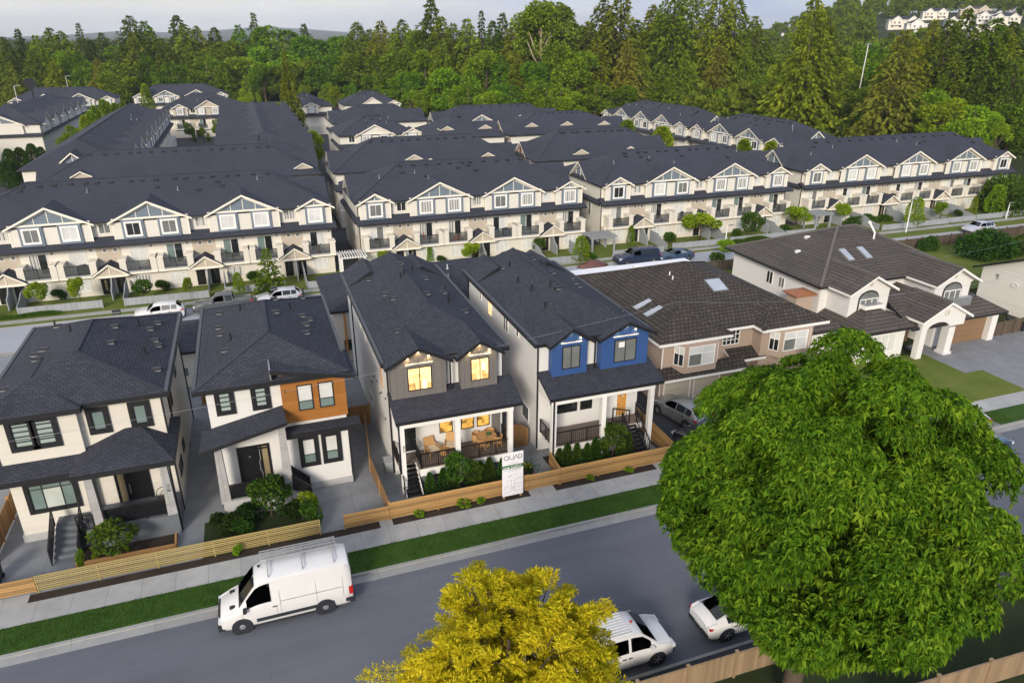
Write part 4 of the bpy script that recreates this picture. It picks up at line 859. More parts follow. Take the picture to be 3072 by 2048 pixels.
mb.box(50.0, 50.6, 40.0, 40.5, 2.45, 3.4); mb.box(53.05, 54.6, 40.0, 40.5, 2.6, 3.4)
mb.prism([(50.0, 3.4), (54.8, 3.4), (52.4, 4.62)], 'y', 40.0, 40.5)
mb.build('portico', 'white_wall', h6)
mb = MB(); mb.tube([(52.4 + .24 * math.cos(a), 39.98, 3.85 + .24 * math.sin(a)) for a in [i * math.pi / 8 for i in range(17)]], .03, 6); mb.tube([(52.28, 39.98, 3.78), (52.4, 39.98, 3.95), (52.52, 39.98, 3.78)], .03, 6); mb.build('emblem', 'town_tan', h6)
mb = MB(); mb.box(54.2, 59.3, 41.5, 41.62, 0, 2.4); mb.build('garage_door', 'tan_garage', h6)
mb = MB(); mb.box(59.3, 60.0, 41.0, 41.5, 0, 2.42); mb.build('pier', 'white_wall', h6)
mb = MB(); mb.box(50.9, 52.6, 43.3, 43.4, 0, 2.4); mb.build('door', 'tan_garage', h6)
mb = MB(); mb.box(41.9, 43.6, 45.7, 47.0, 0, 4.6); c_ = mb.build('chimney', 'pink_stucco', h6)
mb = MB(); hip_solid(mb, 41.65, 43.85, 45.45, 47.25, 4.72, .28, .12, ('h', 'h')); mb.build('chimney_cap', ['copper_cap', 'copper_cap'], c_)
window(h6, (44.1, 52.4, 3.6), 'l', .9, 1.2, 'white_trim', 'glass_dark', vb=(.5,)); window(h6, (44.1, 50.7, 3.7), 'l', .8, 1.0, 'white_trim', 'glass_mid', vb=(.5,)); window(h6, (44.1, 56.5, .4), 'l', 3.4, 1.6, 'white_trim', 'glass_dark', vb=(.33, .66))
window(h6, (46.0, 40.9, .7), 'f', 2.4, 1.6, 'white_trim', 'glass_white', vb=(.33, .66))
zf6 = lambda y: 5.5 + 3.0 * (y - 44.9) / 6.7
for x in (49.3, 51.3): skylight(h6, (x - .6, 48.0, zf6(48.0)), .7, 1.6, (0, -1), .448)
roof_vents(h6, [(48.2, 52.5, 5.5 + 3 * (48.2 - 43.5) / 7.2), (46.2, 51.2, 5.5 + 3 * (46.2 - 43.5) / 7.2), (46.5, 46.4, 6.2)], 'box', 'pvc_white')
mb = MB(); mb.tube([(53.2, 49.6, 7.5), (53.2, 49.6, 8.2), (53.0, 50.2, 9.0)], .09, 7); mb.disc((53.0, 50.2, 8.95), (0, 0, 1), .16, .16, 8); mb.build('vent_pipe', 'pvc_white', h6)
mb = MB()
for p, q in (((50.7, 51.6, 8.5), (43.6, 45.0, 5.52)), ((50.7, 51.6, 8.5), (43.6, 58.2, 5.52)), ((52.9, 51.6, 8.5), (59.0, 45.0, 5.52)), ((50.7, 51.6, 8.5), (52.9, 51.6, 8.5)), ((46.85, 42.5, 6.86), (46.85, 47.6, 6.86)), ((55.3, 41.8, 6.86), (55.3, 47.6, 6.86)), ((52.4, 39.8, 4.86), (52.4, 43.6, 4.86))): mb.bar(p, q, .12, 0, r2=.06)
mb.build('ridge_tile', 'tile_cap', h6)

# ---- house 7: cream flank at the right edge
h7 = thing('house', 'pale lap-sided house flank with a shallow dark roof at the right edge', 'house', (70, 47, 0))
mb = MB(); mb.prism([(35.6, 0), (48.8, 0), (48.8, 3.75), (42.2, 6.55), (35.6, 3.75)], 'x', 67.3, 82); mb.build('wall', 'pale_siding', h7)
mb = MB(); chevron(mb, 42.2, 7.3, 3.66, 6.78, 66.7, 82.6, .2, axis='x'); mb.build('roof', ['concrete_tile', 'black_trim'], h7)
mb = MB(); mb.tube([(67.2, 45.2 + .28 * math.cos(a), 2.9 + .16 * math.sin(a)) for a in [i * math.pi / 7 for i in range(15)]], .03, 5); mb.build('hose', 'pvc_white', h7)
mb = MB(); mb.tube([(67.2, 47.0, 3.0), (67.15, 47.1, 3.5), (67.15, 46.9, 3.3)], .03, 5); mb.build('meter_pipe', 'rail_black', h7)

# ---- coach houses behind
c1 = thing('garage', 'low dark-roofed garage seen between the cream house and the timber-bay house', 'garage', (-9, 58, 0))
wall_box(c1, [(-13.0, -5.6, 54.9, 61.2, 0, 3.0)], ['cream_stucco']); mb = MB(); hip_solid(mb, -13.3, -5.3, 54.5, 61.6, 3.05, 1.0, .2, ('h', 'h'), axis='x', inset=(3, .1)); mb.build('roof', ['slate_shingle', 'black_trim'], c1)
window(c1, (-7.2, 54.9, .9), 'f', .9, .8, 'white_trim', 'glass_mid')
c2 = thing('garage', 'pale coach house with a dark hip roof beside the grey-dormer house', 'garage', (7, 59, 0))
wall_box(c2, [(4.75, 11.0, 55.9, 65.0, 0, 4.4)], ['cream_stucco']); mb = MB(); hip_solid(mb, 4.4, 11.4, 55.5, 65.4, 4.5, .9, .2, ('h', 'h'), inset=(2.4, 2.0)); mb.build('roof', ['slate_shingle', 'black_trim'], c2)
mb = MB(); mb.box(5.6, 5.75, 55.8, 55.9, .5, 4.2); mb.build('cable_cover', 'door_orange', c2); window(c2, (5.5, 55.9, .9), 'f', .8, .9, 'black_trim', 'glass_dark')
c3 = thing('garage', 'dark-roofed coach house between the grey-dormer and blue-dormer houses', 'garage', (17, 59, 0))
wall_box(c3, [(13.9, 21.0, 54.2, 64.0, 0, 4.9)], ['cream_stucco']); mb = MB(); hip_solid(mb, 13.5, 21.4, 53.8, 64.4, 5.0, .9, .2, ('h', 'h'), inset=(2.4, 2.4)); mb.build('roof', ['slate_shingle', 'black_trim'], c3)
roof_vents(c3, [(15.0, 58.0, 5.4), (15.6, 60.5, 5.5)], 'pipe', 'pvc_white')
# ---------------------------------------------------------------- townhouse blocks
rng = random.Random(7)
GL = ['glass_white', 'glass_white', 'glass_white', 'glass_curtain', 'glass_mid', 'glass_curtain', 'glass_dark']
def gable_unit(par, c, half, zp, nwin, y=-.25, blue=True, detail=2, seed=0, tan='town_cream'):
    """projecting upper bay with its gable: half = half width to the eave tips"""
    r = random.Random(seed); w = half - .42
    mb = MB(); mb.prism([(c - w, 5.45), (c + w, 5.45), (c + w, 7.55), (c, zp - .32), (c - w, 7.55)], 'y', y, 1.6, 0)
    g = mb.build('gable', [tan], par)
    mb = MB(); slope = (zp - 7.35) / half
    zb = 7.66; hw = (zp - .42 - zb) / slope
    if blue:
        mb.prism([(c - hw, zb), (c + hw, zb), (c, zp - .42)], 'y', y - .02, y + .05, 0)
        n = 2 if half > 3 else 1
        for k in range(-(n - 1), n) if n == 2 else (0,):
            q = k * hw * .5; mb.box(c + q - .035, c + q + .035, y - .06, y + .02, zb, zp - .42 - abs(q) * slope, 1)
    mb.box(c - w - .06, c + w + .06, y - .09, y + .02, 7.47, 7.66, 1)
    for q in (-w, w): mb.box(c + q - .06, c + q + .06, y - .03, y + .03, 5.45, 7.47, 1)
    mb.build('gable_panel', ['town_blue' if blue else tan, 'town_trim'], g)
    mb = MB(); chevron(mb, c, half, 7.35, zp, y - .45, 3.9 if half > 3 else 2.6, .2); mb.build('gable_roof', ['slate_shingle_far', 'town_trim'], g)
    if detail:
        for q in ((-1.7, 1.7) if nwin == 2 else (0,)):
            x = c + q
            mb = MB(); mb.box(x - 1.03, x + 1.03, y - .2, y + .05, 5.5, 7.46); bx = mb.build('window_box', 'town_blue', g)
            gm = r.choice(GL)
            window(bx, (x - .66, y - .2, 5.88), 'f', 1.32, 1.3, 'white_trim', gm, fw=.05, out=.04, vb=(.5,), trim=.15, tm='white_trim')
    return g
def side_gable(par, x, yc, half, zp, side, col='town_blue'):
    """small gable facing along the row at the block's end"""
    s = -1 if side == 'l' else 1
    mb = MB(); mb.prism([(yc - half + .3, 7.3), (yc + half - .3, 7.3), (yc, zp - .25)], 'x', x + s * .0, x - s * 1.2, 0); g = mb.build('side_gable', [col], par)
    mb = MB(); chevron(mb, yc, half, 7.4, zp, x + s * .45, x - s * 4.0, .2, axis='x'); mb.build('gable_roof', ['slate_shingle_far', 'town_trim'], g)
    mb = MB()
    for q in (-.5, 0, .5): mb.box(x + s * .0, x + s * .05, yc + q * half - .05, yc + q * half + .05, 7.4, zp - .3 - abs(q) * (zp - 7.4))
    mb.box(x, x + s * .06, yc - half + .3, yc + half - .3, 7.25, 7.5); mb.build('batten', 'town_trim', g)
def block(name, label, loc, rot, p0, per, n, left=5.0, right=4.3, depth=13.5, detail=3, group=None, blue=True, ends=('h', 'h'), sg=('town_blue', 'town_blue'), seed=1, skip_first=False, rise=3.25, vents=14, plain_g='town_cream', rear=False, gsel=None, dorm=()):
    """local x along the row (0 = left wall), y inwards from the front wall; detail 3 near, 2 upper storeys, 1 roofs only"""
    r = random.Random(seed)
    t = thing('townhouse_block', label, 'townhouses', loc, rot, group, sub=(0, 0, 0))
    Lx = p0 + per * (n - 1) + right; x0 = p0 - left; P = [p0 + per * k for k in range(n)]
    G = [P[k] + per / 2 - .1 for k in range(n - 1)]
    mb = MB(); mb.box(x0, Lx, -1.0, depth - .3, 0, 2.28, 1); mb.box(x0, Lx, 0, depth - .3, 2.28, 5.4, 0); mb.box(x0, Lx, .35, depth - .3, 5.4, 7.35, 0)
    for p in P:       # recess over each porch is closed by a tan panel
        mb.box(p - 1.15, p + 1.15, -.02, .3, 3.2, 5.3, 2)
    mb.build('wall', ['town_cream', 'town_stucco', 'town_tan'], t)
    mb = MB(); ins = depth / 2
    hip_solid(mb, x0 - .45, Lx + .45, -.3, depth + .2, 7.45, rise, .16, ends, axis='x', inset=(ins, ins), mg=1); mb.build('roof', ['slate_shingle_far', 'black_trim'], t)
    if ends == ('h', 'h'):
        mb = MB(); a = x0 - .45 + ins; b = Lx + .45 - ins; ym = depth / 2 - .05
        mb.bar((a, ym, 7.45 + rise), (b, ym, 7.45 + rise), .12, 0, r2=.03)
        for q, xx in ((a, x0 - .45), (b, Lx + .45)): mb.bar((q, ym, 7.45 + rise), (xx, -.3, 7.46), .1, 0, r2=.03)
        mb.build('ridge_cap', 'ridge_cap', t)
    k = 0
    gabs = ([] if skip_first else [(P[0] - 3.1, 2.15, 8.5, 1)]) + [(g, min(4.0, per * .435), 9.33, 2) for g in G] + [(P[-1] + 2.7 + (per - 9.1) * .3, 2.15, 8.45, 1)]
    for (dx, dy) in dorm:      # small louvred gablets on the front slope
        z0 = 7.45 + rise / (depth / 2 + .25) * (dy + .3)
        mb = MB(); chevron(mb, dx, 1.25, z0 + .12, z0 + .78, dy - .35, dy + 2.6, .14); g_ = mb.build('dormer_vent', ['slate_shingle_far', 'town_trim'], t)
        mb = MB(); mb.prism([(dx - 1.05, z0 - .2), (dx + 1.05, z0 - .2), (dx + 1.05, z0 + .08), (dx, z0 + .66), (dx - 1.05, z0 + .08)], 'y', dy - .1, dy + 1.0); mb.build('vent_panel', 'town_tan', g_)
    if gsel is not None: gabs = [gabs[q] for q in gsel]
    for (c, hf, zp, nw) in gabs: gable_unit(t, c, hf, zp, nw, blue=blue, detail=detail, seed=seed * 31 + k, tan=plain_g); k += 1
    if rear:
        for (c, hf, zp, nw) in gabs[1:-1]:
            mb = MB(); chevron(mb, c + 2.0, 1.7, 8.6, 9.5, 9.0, depth - 1.2, .16); mb.build('dormer_vent', ['slate_shingle_far', 'town_trim'], t)
    if sg[0]: side_gable(t, x0, 6.6, 2.75, 9.55, 'l', sg[0])
    if sg[1]: side_gable(t, Lx, 6.6, 2.75, 9.55, 'r', sg[1])
    mb = MB(); mb.prism([(-1.1, 5.15), (.36, 5.8), (.36, 5.6), (-1.1, 4.98)], 'x', x0 - .4, Lx + .55, 1, [0, 1, 1, 1])
    mb.prism([(x0 - .45, 5.15), (x0 + .02, 5.5), (x0 + .02, 5.35), (x0 - .45, 4.98)], 'y', -.2, depth - .3, 1, [0, 1, 1, 1])
    mb.prism([(Lx + .45, 5.15), (Lx - .02, 5.5), (Lx - .02, 5.35), (Lx + .45, 4.98)], 'y', -.2, depth - .3, 1, [0, 1, 1, 1])
    mb.build('band_roof', ['slate_shingle_far', 'black_trim'], t)
    sl = rise / (depth / 2 + .25)
    sp = [(x0 + ins * .8 + (Lx - x0 - 1.6 * ins) * (i + .5) / vents + r.uniform(-.3, .3), depth / 2 - .9) for i in range(vents)]
    zr = lambda y: 7.45 + sl * (y + .3)
    roof_vents(t, [(x, y, zr(y)) for x, y in sp], mat2='black_trim')
    if detail >= 2:
        roof_vents(t, [(r.uniform(x0 + 4, Lx - 4), y, zr(y)) for y in (4.6, 4.9, 3.7, 5.2, 4.2)], mat2='black_trim'); roof_vents(t, [(r.uniform(x0 + 3, Lx - 3), y, zr(y)) for y in (3.9, 4.4, 3.2, 4.9)], 'pipe', 'metal_grey')
        for p in P:     # small upper window in the recess right of each porch line
            window(t, (p - .55, .35, 6.1), 'f', 1.1, 1.05, 'white_trim', r.choice(GL), fw=.06, out=.05, vb=(.5,))
        for p in P[:-1] if n > 1 else []: downpipe(t, p + 1.2, -.15, 5.5, 7.4)
    if detail >= 3:
        bal = []
        for i, p in enumerate(P):
            # porch: gable roof, two dark doors and the grey screen between them
            mb = MB(); chevron(mb, p, 1.75, 2.28, 3.45, -2.1, .3, .16); pr = mb.build('porch_roof', ['slate_shingle_far', 'town_trim'], t)
            mb = MB(); mb.prism([(p - 1.5, 2.2), (p + 1.5, 2.2), (p, 3.22)], 'y', -1.85, -1.7, 0); mb.box(p - .04, p + .04, -1.9, -1.84, 2.25, 3.2, 1); mb.box(p - 1.6, p + 1.6, -1.9, -1.66, 2.02, 2.24, 1); mb.build('gable', ['town_tan', 'town_trim'], pr)
            for q in (-.72, .72):
                mb = MB(); mb.box(p + q - .42, p + q + .42, -1.08, -.98, .08, 1.95); dr = mb.build('door', 'door_black', t)
                mb = MB(); mb.box(p + q - .1, p + q + .1, -1.1, -1.07, .5, 1.6); mb.build('pane', 'glass_drape' if r.random() < .4 else 'glass_dark', dr)
            mb = MB(); mb.prism([(-3.2, 0), (-1.0, 0), (-1.0, 2.1), (-1.9, 2.0), (-2.5, 1.4), (-3.2, 1.15)], 'x', p - .05, p + .05); mb.build('privacy_screen', 'fence_grey', t)
            for q in (-.38, .6): window(t, (p + q - .2, -.02, 4.2), 'f', .46, .46, 'white_trim', 'glass_mid', fw=.06, out=.04)
        for (c, hf, zp, nw) in gabs:
            for q in ((-1.75, 1.75) if nw == 2 else (0,)):
                x = c + q
                mb = MB(); mb.box(x - 1.2, x + 1.2, -1.5, .0, 2.3, 2.42, 1)
                for s in (-1, 1): mb.box(x + s * 1.45 - (.32 if nw == 2 else .3), x + s * 1.45 + (.32 if nw == 2 else .3), -1.55, -.05, 2.28, 3.62, 0); mb.box(x + s * 1.45 - .37, x + s * 1.45 + .37, -1.6, 0, 3.62, 3.72, 2)
                mb.box(x - 1.78, x + 1.78, -1.58, -1.0, 2.1, 2.29, 2)
                b = mb.build('balcony', ['town_stucco', 'concrete_path', 'town_trim'], t)
                railing(b, (x - 1.13, -1.45, 2.42), (x + 1.13, -1.45, 2.42), 1.0, infill='clear', posts=(0, .52, 1))
                gm = r.choice([('glass_white', 'glass_mid'), ('glass_curtain', 'glass_dark'), ('glass_dark', 'glass_white'), ('glass_white', 'glass_white'), ('glass_teal', 'glass_dark')])
                window(t, (x - .8, 0, 2.45), 'f', 1.6, 2.15, 'white_trim', fw=.06, out=.05, vb=(.5,), name='sliding_door', panes=[(0, .5, 0, 1, gm[0]), (.5, 1, 0, 1, gm[1])])
                mb = MB(); mb.disc((x + 1.3, -.02, 4.55), (0, -1, 0), .08, .1, 8); mb.build('wall_lamp', 'rail_black', t)
                window(t, (x - .85, -1.0, .55), 'f', 1.7, 1.25, 'white_trim', r.choice(GL[:4]), fw=.06, out=.05, vb=(.33, .66))
        for xx in (x0 - .05, Lx + .05): downpipe(t, xx, -.05, 0, 5.2); downpipe(t, xx, .3, 5.5, 7.4)
        for y in (3.0, 5.5): window(t, (x0, y + .8, 3.0), 'l', .8, 1.7, 'white_trim', 'glass_mid'); window(t, (Lx, y, 3.0), 'r', .8, 1.7, 'white_trim', 'glass_mid')
    return t
Y1 = 82.0
block('townhouse_block', 'long cream townhouse block at the left behind the white estate car, three wide blue gables', (0, Y1, 0), 0, -23.9, 9.13, 4, left=4.5, seed=3, group='cream townhouse blocks along the back street', vents=18)
block('townhouse_block', 'cream townhouse block directly behind the grey-dormer and blue-dormer houses', (0, Y1, 0), 0, 16.0, 9.13, 3, seed=5, group='cream townhouse blocks along the back street', vents=11)
block('townhouse_block', 'cream townhouse block behind the dark parked pickup and the low grey pergola', (0, Y1, 0), 0, 46.85, 9.3, 3, left=5.2, right=4.6, seed=8, group='cream townhouse blocks along the back street', vents=11)
block('townhouse_block', 'cream townhouse block furthest right with three wide gables, above the driving white car', (0, Y1, 0), 0, 78.0, 9.95, 4, left=5.1, right=5.2, seed=11, group='cream townhouse blocks along the back street', vents=14)
GR = 'slate-roofed townhouse blocks of the inner rows'
block('townhouse_block', 'roof of the second row at left, closing the courtyard of the tan gable', (0, 103.0, 0), 0, -20.3, 8.3, 4, detail=1, group=GR, seed=13, vents=16, rise=3.5, gsel=[], dorm=((-20.0, 1.6), (7.0, 1.0)))
block('townhouse_block', 'second-row townhouse roof with cream vents behind the middle street block', (0, 102.6, 0), 0, 16.2, 9.13, 3, detail=1, group=GR, seed=14, sg=('town_blue', 'red_siding'), vents=12, rise=3.65, gsel=[], dorm=((22.5, 1.6), (24.6, .6), (33.5, 1.2)))
block('townhouse_block', 'second-row townhouse block with red end gable showing at its left end', (0, 102.6, 0), 0, 46.0, 9.3, 2, detail=1, group=GR, seed=15, sg=('red_siding', 'town_blue'), vents=12, right=10, rise=3.65, gsel=[], dorm=((48.5, .8), (57.0, .9)))
block('townhouse_block', 'third-row townhouse block in the middle with white end gables', (0, 133.5, 0), 0, 37.0, 8.6, 2, detail=1, group=GR, seed=16, left=4.0, right=1.0, sg=(None, 'town_tan'), vents=6, gsel=[], depth=17, dorm=((36.0, 2.6), (43.5, 2.6)))
block('townhouse_block', 'third-row townhouse block at right, low white vents along its front slope', (0, 133.5, 0), 0, 53.0, 8.6, 3, detail=1, group=GR, seed=17, sg=('town_tan', 'town_blue'), right=4.0, vents=9, gsel=[], depth=17, dorm=((53.0, 2.6), (60.5, 2.6), (68.5, 2.2)))
block('townhouse_block', 'cream block facing the street with two open gables, left of the middle rows', (0, 143.5, 0), 0, 19.2, 9.0, 2, detail=2, blue=False, group=GR, seed=18, left=2.2, right=3.2, sg=(None, None), skip_first=True, vents=6)
block('townhouse_block', 'fourth-row townhouse roof below the tall bare-trunked trees', (0, 155, 0), 0, 44.5, 8.6, 3, detail=1, group=GR, seed=19, right=6.5, vents=8, gsel=[0, 1], dorm=((58, 1.0),))
block('townhouse_block', 'townhouse roof beside the leafy gap, left of the fourth row', (0, 165, 0), 0, 22.5, 8.6, 2, detail=1, group=GR, seed=20, left=4, right=8, vents=6, gsel=[])
block('townhouse_block', 'distant cream block with a gable showing beside the tall pale conifer', (0, 211, 0), 0, 15.5, 8.6, 1, detail=2, blue=False, group=GR, seed=21, left=5, right=8, sg=(None, None), vents=4)
block('townhouse_block', 'distant cream block with twin gables in front of the round green trees', (0, 211, 0), 0, 31.0, 7.4, 2, detail=2, blue=False, group=GR, seed=22, left=4, right=4, sg=(None, None), vents=4, skip_first=True)
# courtyard: two wings running back and the tan gabled block between them
block('townhouse_block', 'long left wing of the courtyard, roof running away from the street', (-17.0, 120, 0), R_(90), 5.0, 8.9, 9, detail=2, group=GR, seed=23, depth=13.5, vents=16, blue=False)
block('townhouse_block', 'right wing of the courtyard with a saw-tooth of grey gable roofs', (9.4, 190, 0), R_(-90), 5.0, 8.9, 1, detail=1, group=GR, seed=24, depth=13, vents=10, left=5, right=2) if False else None
def wing(label, x0, x1, y0, y1, n, face, seed, zg=9.3, front=False):
    """block running in y whose long side carries cross gables on both slopes"""
    t = thing('townhouse_block', label, 'townhouses', (x0, y0, 0), 0, GR, sub=(x0, y0, 0)); xm = (x0 + x1) / 2; hw = (x1 - x0) / 2 + .4
    mb = MB(); mb.box(x0, x1, y0, y1, 0, 7.4); mb.build('wall', 'town_cream', t)
    mb = MB(); hip_solid(mb, x0 - .4, x1 + .4, y0 - .4, y1 + .4, 7.45, 3.25, .18, ('h', 'h'), inset=(hw, hw)); mb.build('roof', ['slate_shingle_far', 'black_trim'], t)
    for i in range(n):
        yc = y0 + (y1 - y0) * (i + .5) / n; hf = (y1 - y0) / n * .4
        for s in (-1, 1):
            xe = x0 if s < 0 else x1
            mb = MB(); mb.prism([(yc - hf + .35, 5.5), (yc + hf - .35, 5.5), (yc + hf - .35, 7.5), (yc, zg - .35), (yc - hf + .35, 7.5)], 'x', xe + s * .5, xe - s * 1.2); g = mb.build('gable', 'town_cream', t)
            mb = MB(); chevron(mb, yc, hf, 7.35, zg, xe + s * .95, xe - s * 5.6, .18, axis='x'); mb.build('gable_roof', ['slate_shingle_far', 'town_trim'], g)
            for q in (-1.1, 1.1): window(g, (xe + s * .5, yc + q - .5 * s, 5.9), 'l' if s < 0 else 'r', 1.0, 1.2, 'white_trim', 'glass_mid') if s > 0 else window(g, (xe + s * .5, yc + q + .5, 5.9), 'l', 1.0, 1.2, 'white_trim', 'glass_mid')
    if front:
        mb = MB(); mb.prism([(xm - 4.4, 5.4), (xm + 3.4, 5.4), (xm + 3.4, 7.5), (xm - .5, 9.1), (xm - 4.4, 7.5)], 'y', y0 - .45, y0 + 1); g = mb.build('gable', 'town_cream', t)
        mb = MB(); mb.prism([(xm - 3.2, 7.66), (xm + 2.2, 7.66), (xm - .5, 8.85)], 'y', y0 - .5, y0 - .4, 0); mb.box(xm - 4.4, xm + 3.4, y0 - .55, y0 - .42, 7.4, 7.64, 1); mb.box(xm - .56, xm - .44, y0 - .54, y0 - .45, 7.64, 8.8, 1); mb.build('gable_panel', ['town_blue', 'town_trim'], g)
        mb = MB(); chevron(mb, xm - .5, 4.4, 7.3, 9.4, y0 - .9, y0 + 5, .2); mb.build('gable_roof', ['slate_shingle_far', 'town_trim'], g)
        mb = MB(); mb.prism([(y0 - .9, 5.1), (y0 + .02, 5.5), (y0 + .02, 5.35), (y0 - .9, 4.95)], 'x', x0 - .5, x1 + .5, 1, [0, 1, 1, 1]); mb.build('band_roof', ['slate_shingle_far', 'black_trim'], t)
    mb = MB()
    for s, xe in ((-1, x0), (1, x1)): mb.prism([(xe + s * .8, 5.1), (xe - s * .02, 5.5), (xe - s * .02, 5.35), (xe + s * .8, 4.95)], 'y', y0, y1, 1, [0, 1, 1, 1])
    mb.build('band_roof', ['slate_shingle_far', 'black_trim'], t)
    r = random.Random(seed); 
    roof_vents(t, [(xm + s * hw * .55, y0 + (y1 - y0) * (i + .5) / 7, 7.45 + 3.25 * .45) for i in range(7) for s in (-1, 1)])
    return t
wing('right wing of the courtyard with a saw-tooth of grey gable roofs', -3.6, 9.4, 121, 196, 8, 'l', 3, 10.3)
t = block('townhouse_block', 'tan block closing the courtyard, one wide and one small gable over dark green shrubs', (0, 216, 0), 0, -12.0, 7.8, 2, detail=3, blue=False, group=GR, seed=26, left=7, right=4.4, depth=15, vents=6, plain_g='town_tan', sg=(None, None))
block('townhouse_block', 'roof beyond the courtyard block with young lime trees above it', (0, 262, 0), 0, -26, 9, 3, detail=1, group=GR, seed=27, sg=(None, None), vents=6)
# left side
wing('white-sided townhouse wing at far left with upright gables on its right side', -54.5, -41.5, 187, 243, 6, 'r', 4, 9.4, True)
block('townhouse_block', 'front end of the far-left wing, blue-panelled gable above a plain white wall', (0, 184, 0), 0, -50.5, 9, 1, detail=2, group=GR, seed=28, left=4.2, right=9.1, depth=12, sg=(None, None), vents=3) if False else None
wing('townhouse wing at the left frame edge behind the clipped cypress trees', -68, -55.5, 150, 176, 3, 'r', 5, 9.4, True)
block('townhouse_block', 'dark roof at far left below the street lamps', (0, 256, 0), 0, -58, 9, 3, detail=1, group=GR, seed=29, sg=(None, None), vents=5)
# east rows facing left
block('townhouse_block', 'right-hand inner row of white gabled houses, far half, under the tall firs', (84.2, 167, 0), R_(-90) + R_(4), 5.0, 8.2, 4, detail=2, group=GR, seed=30, depth=13.5, vents=8, right=4.6)
block('townhouse_block', 'right-hand inner row of white gabled houses, near half, above the street block', (87.0, 131.5, 0), R_(-90) + R_(2), 5.0, 8.6, 3, detail=2, group=GR, seed=31, depth=13.5, vents=10, right=4.8)
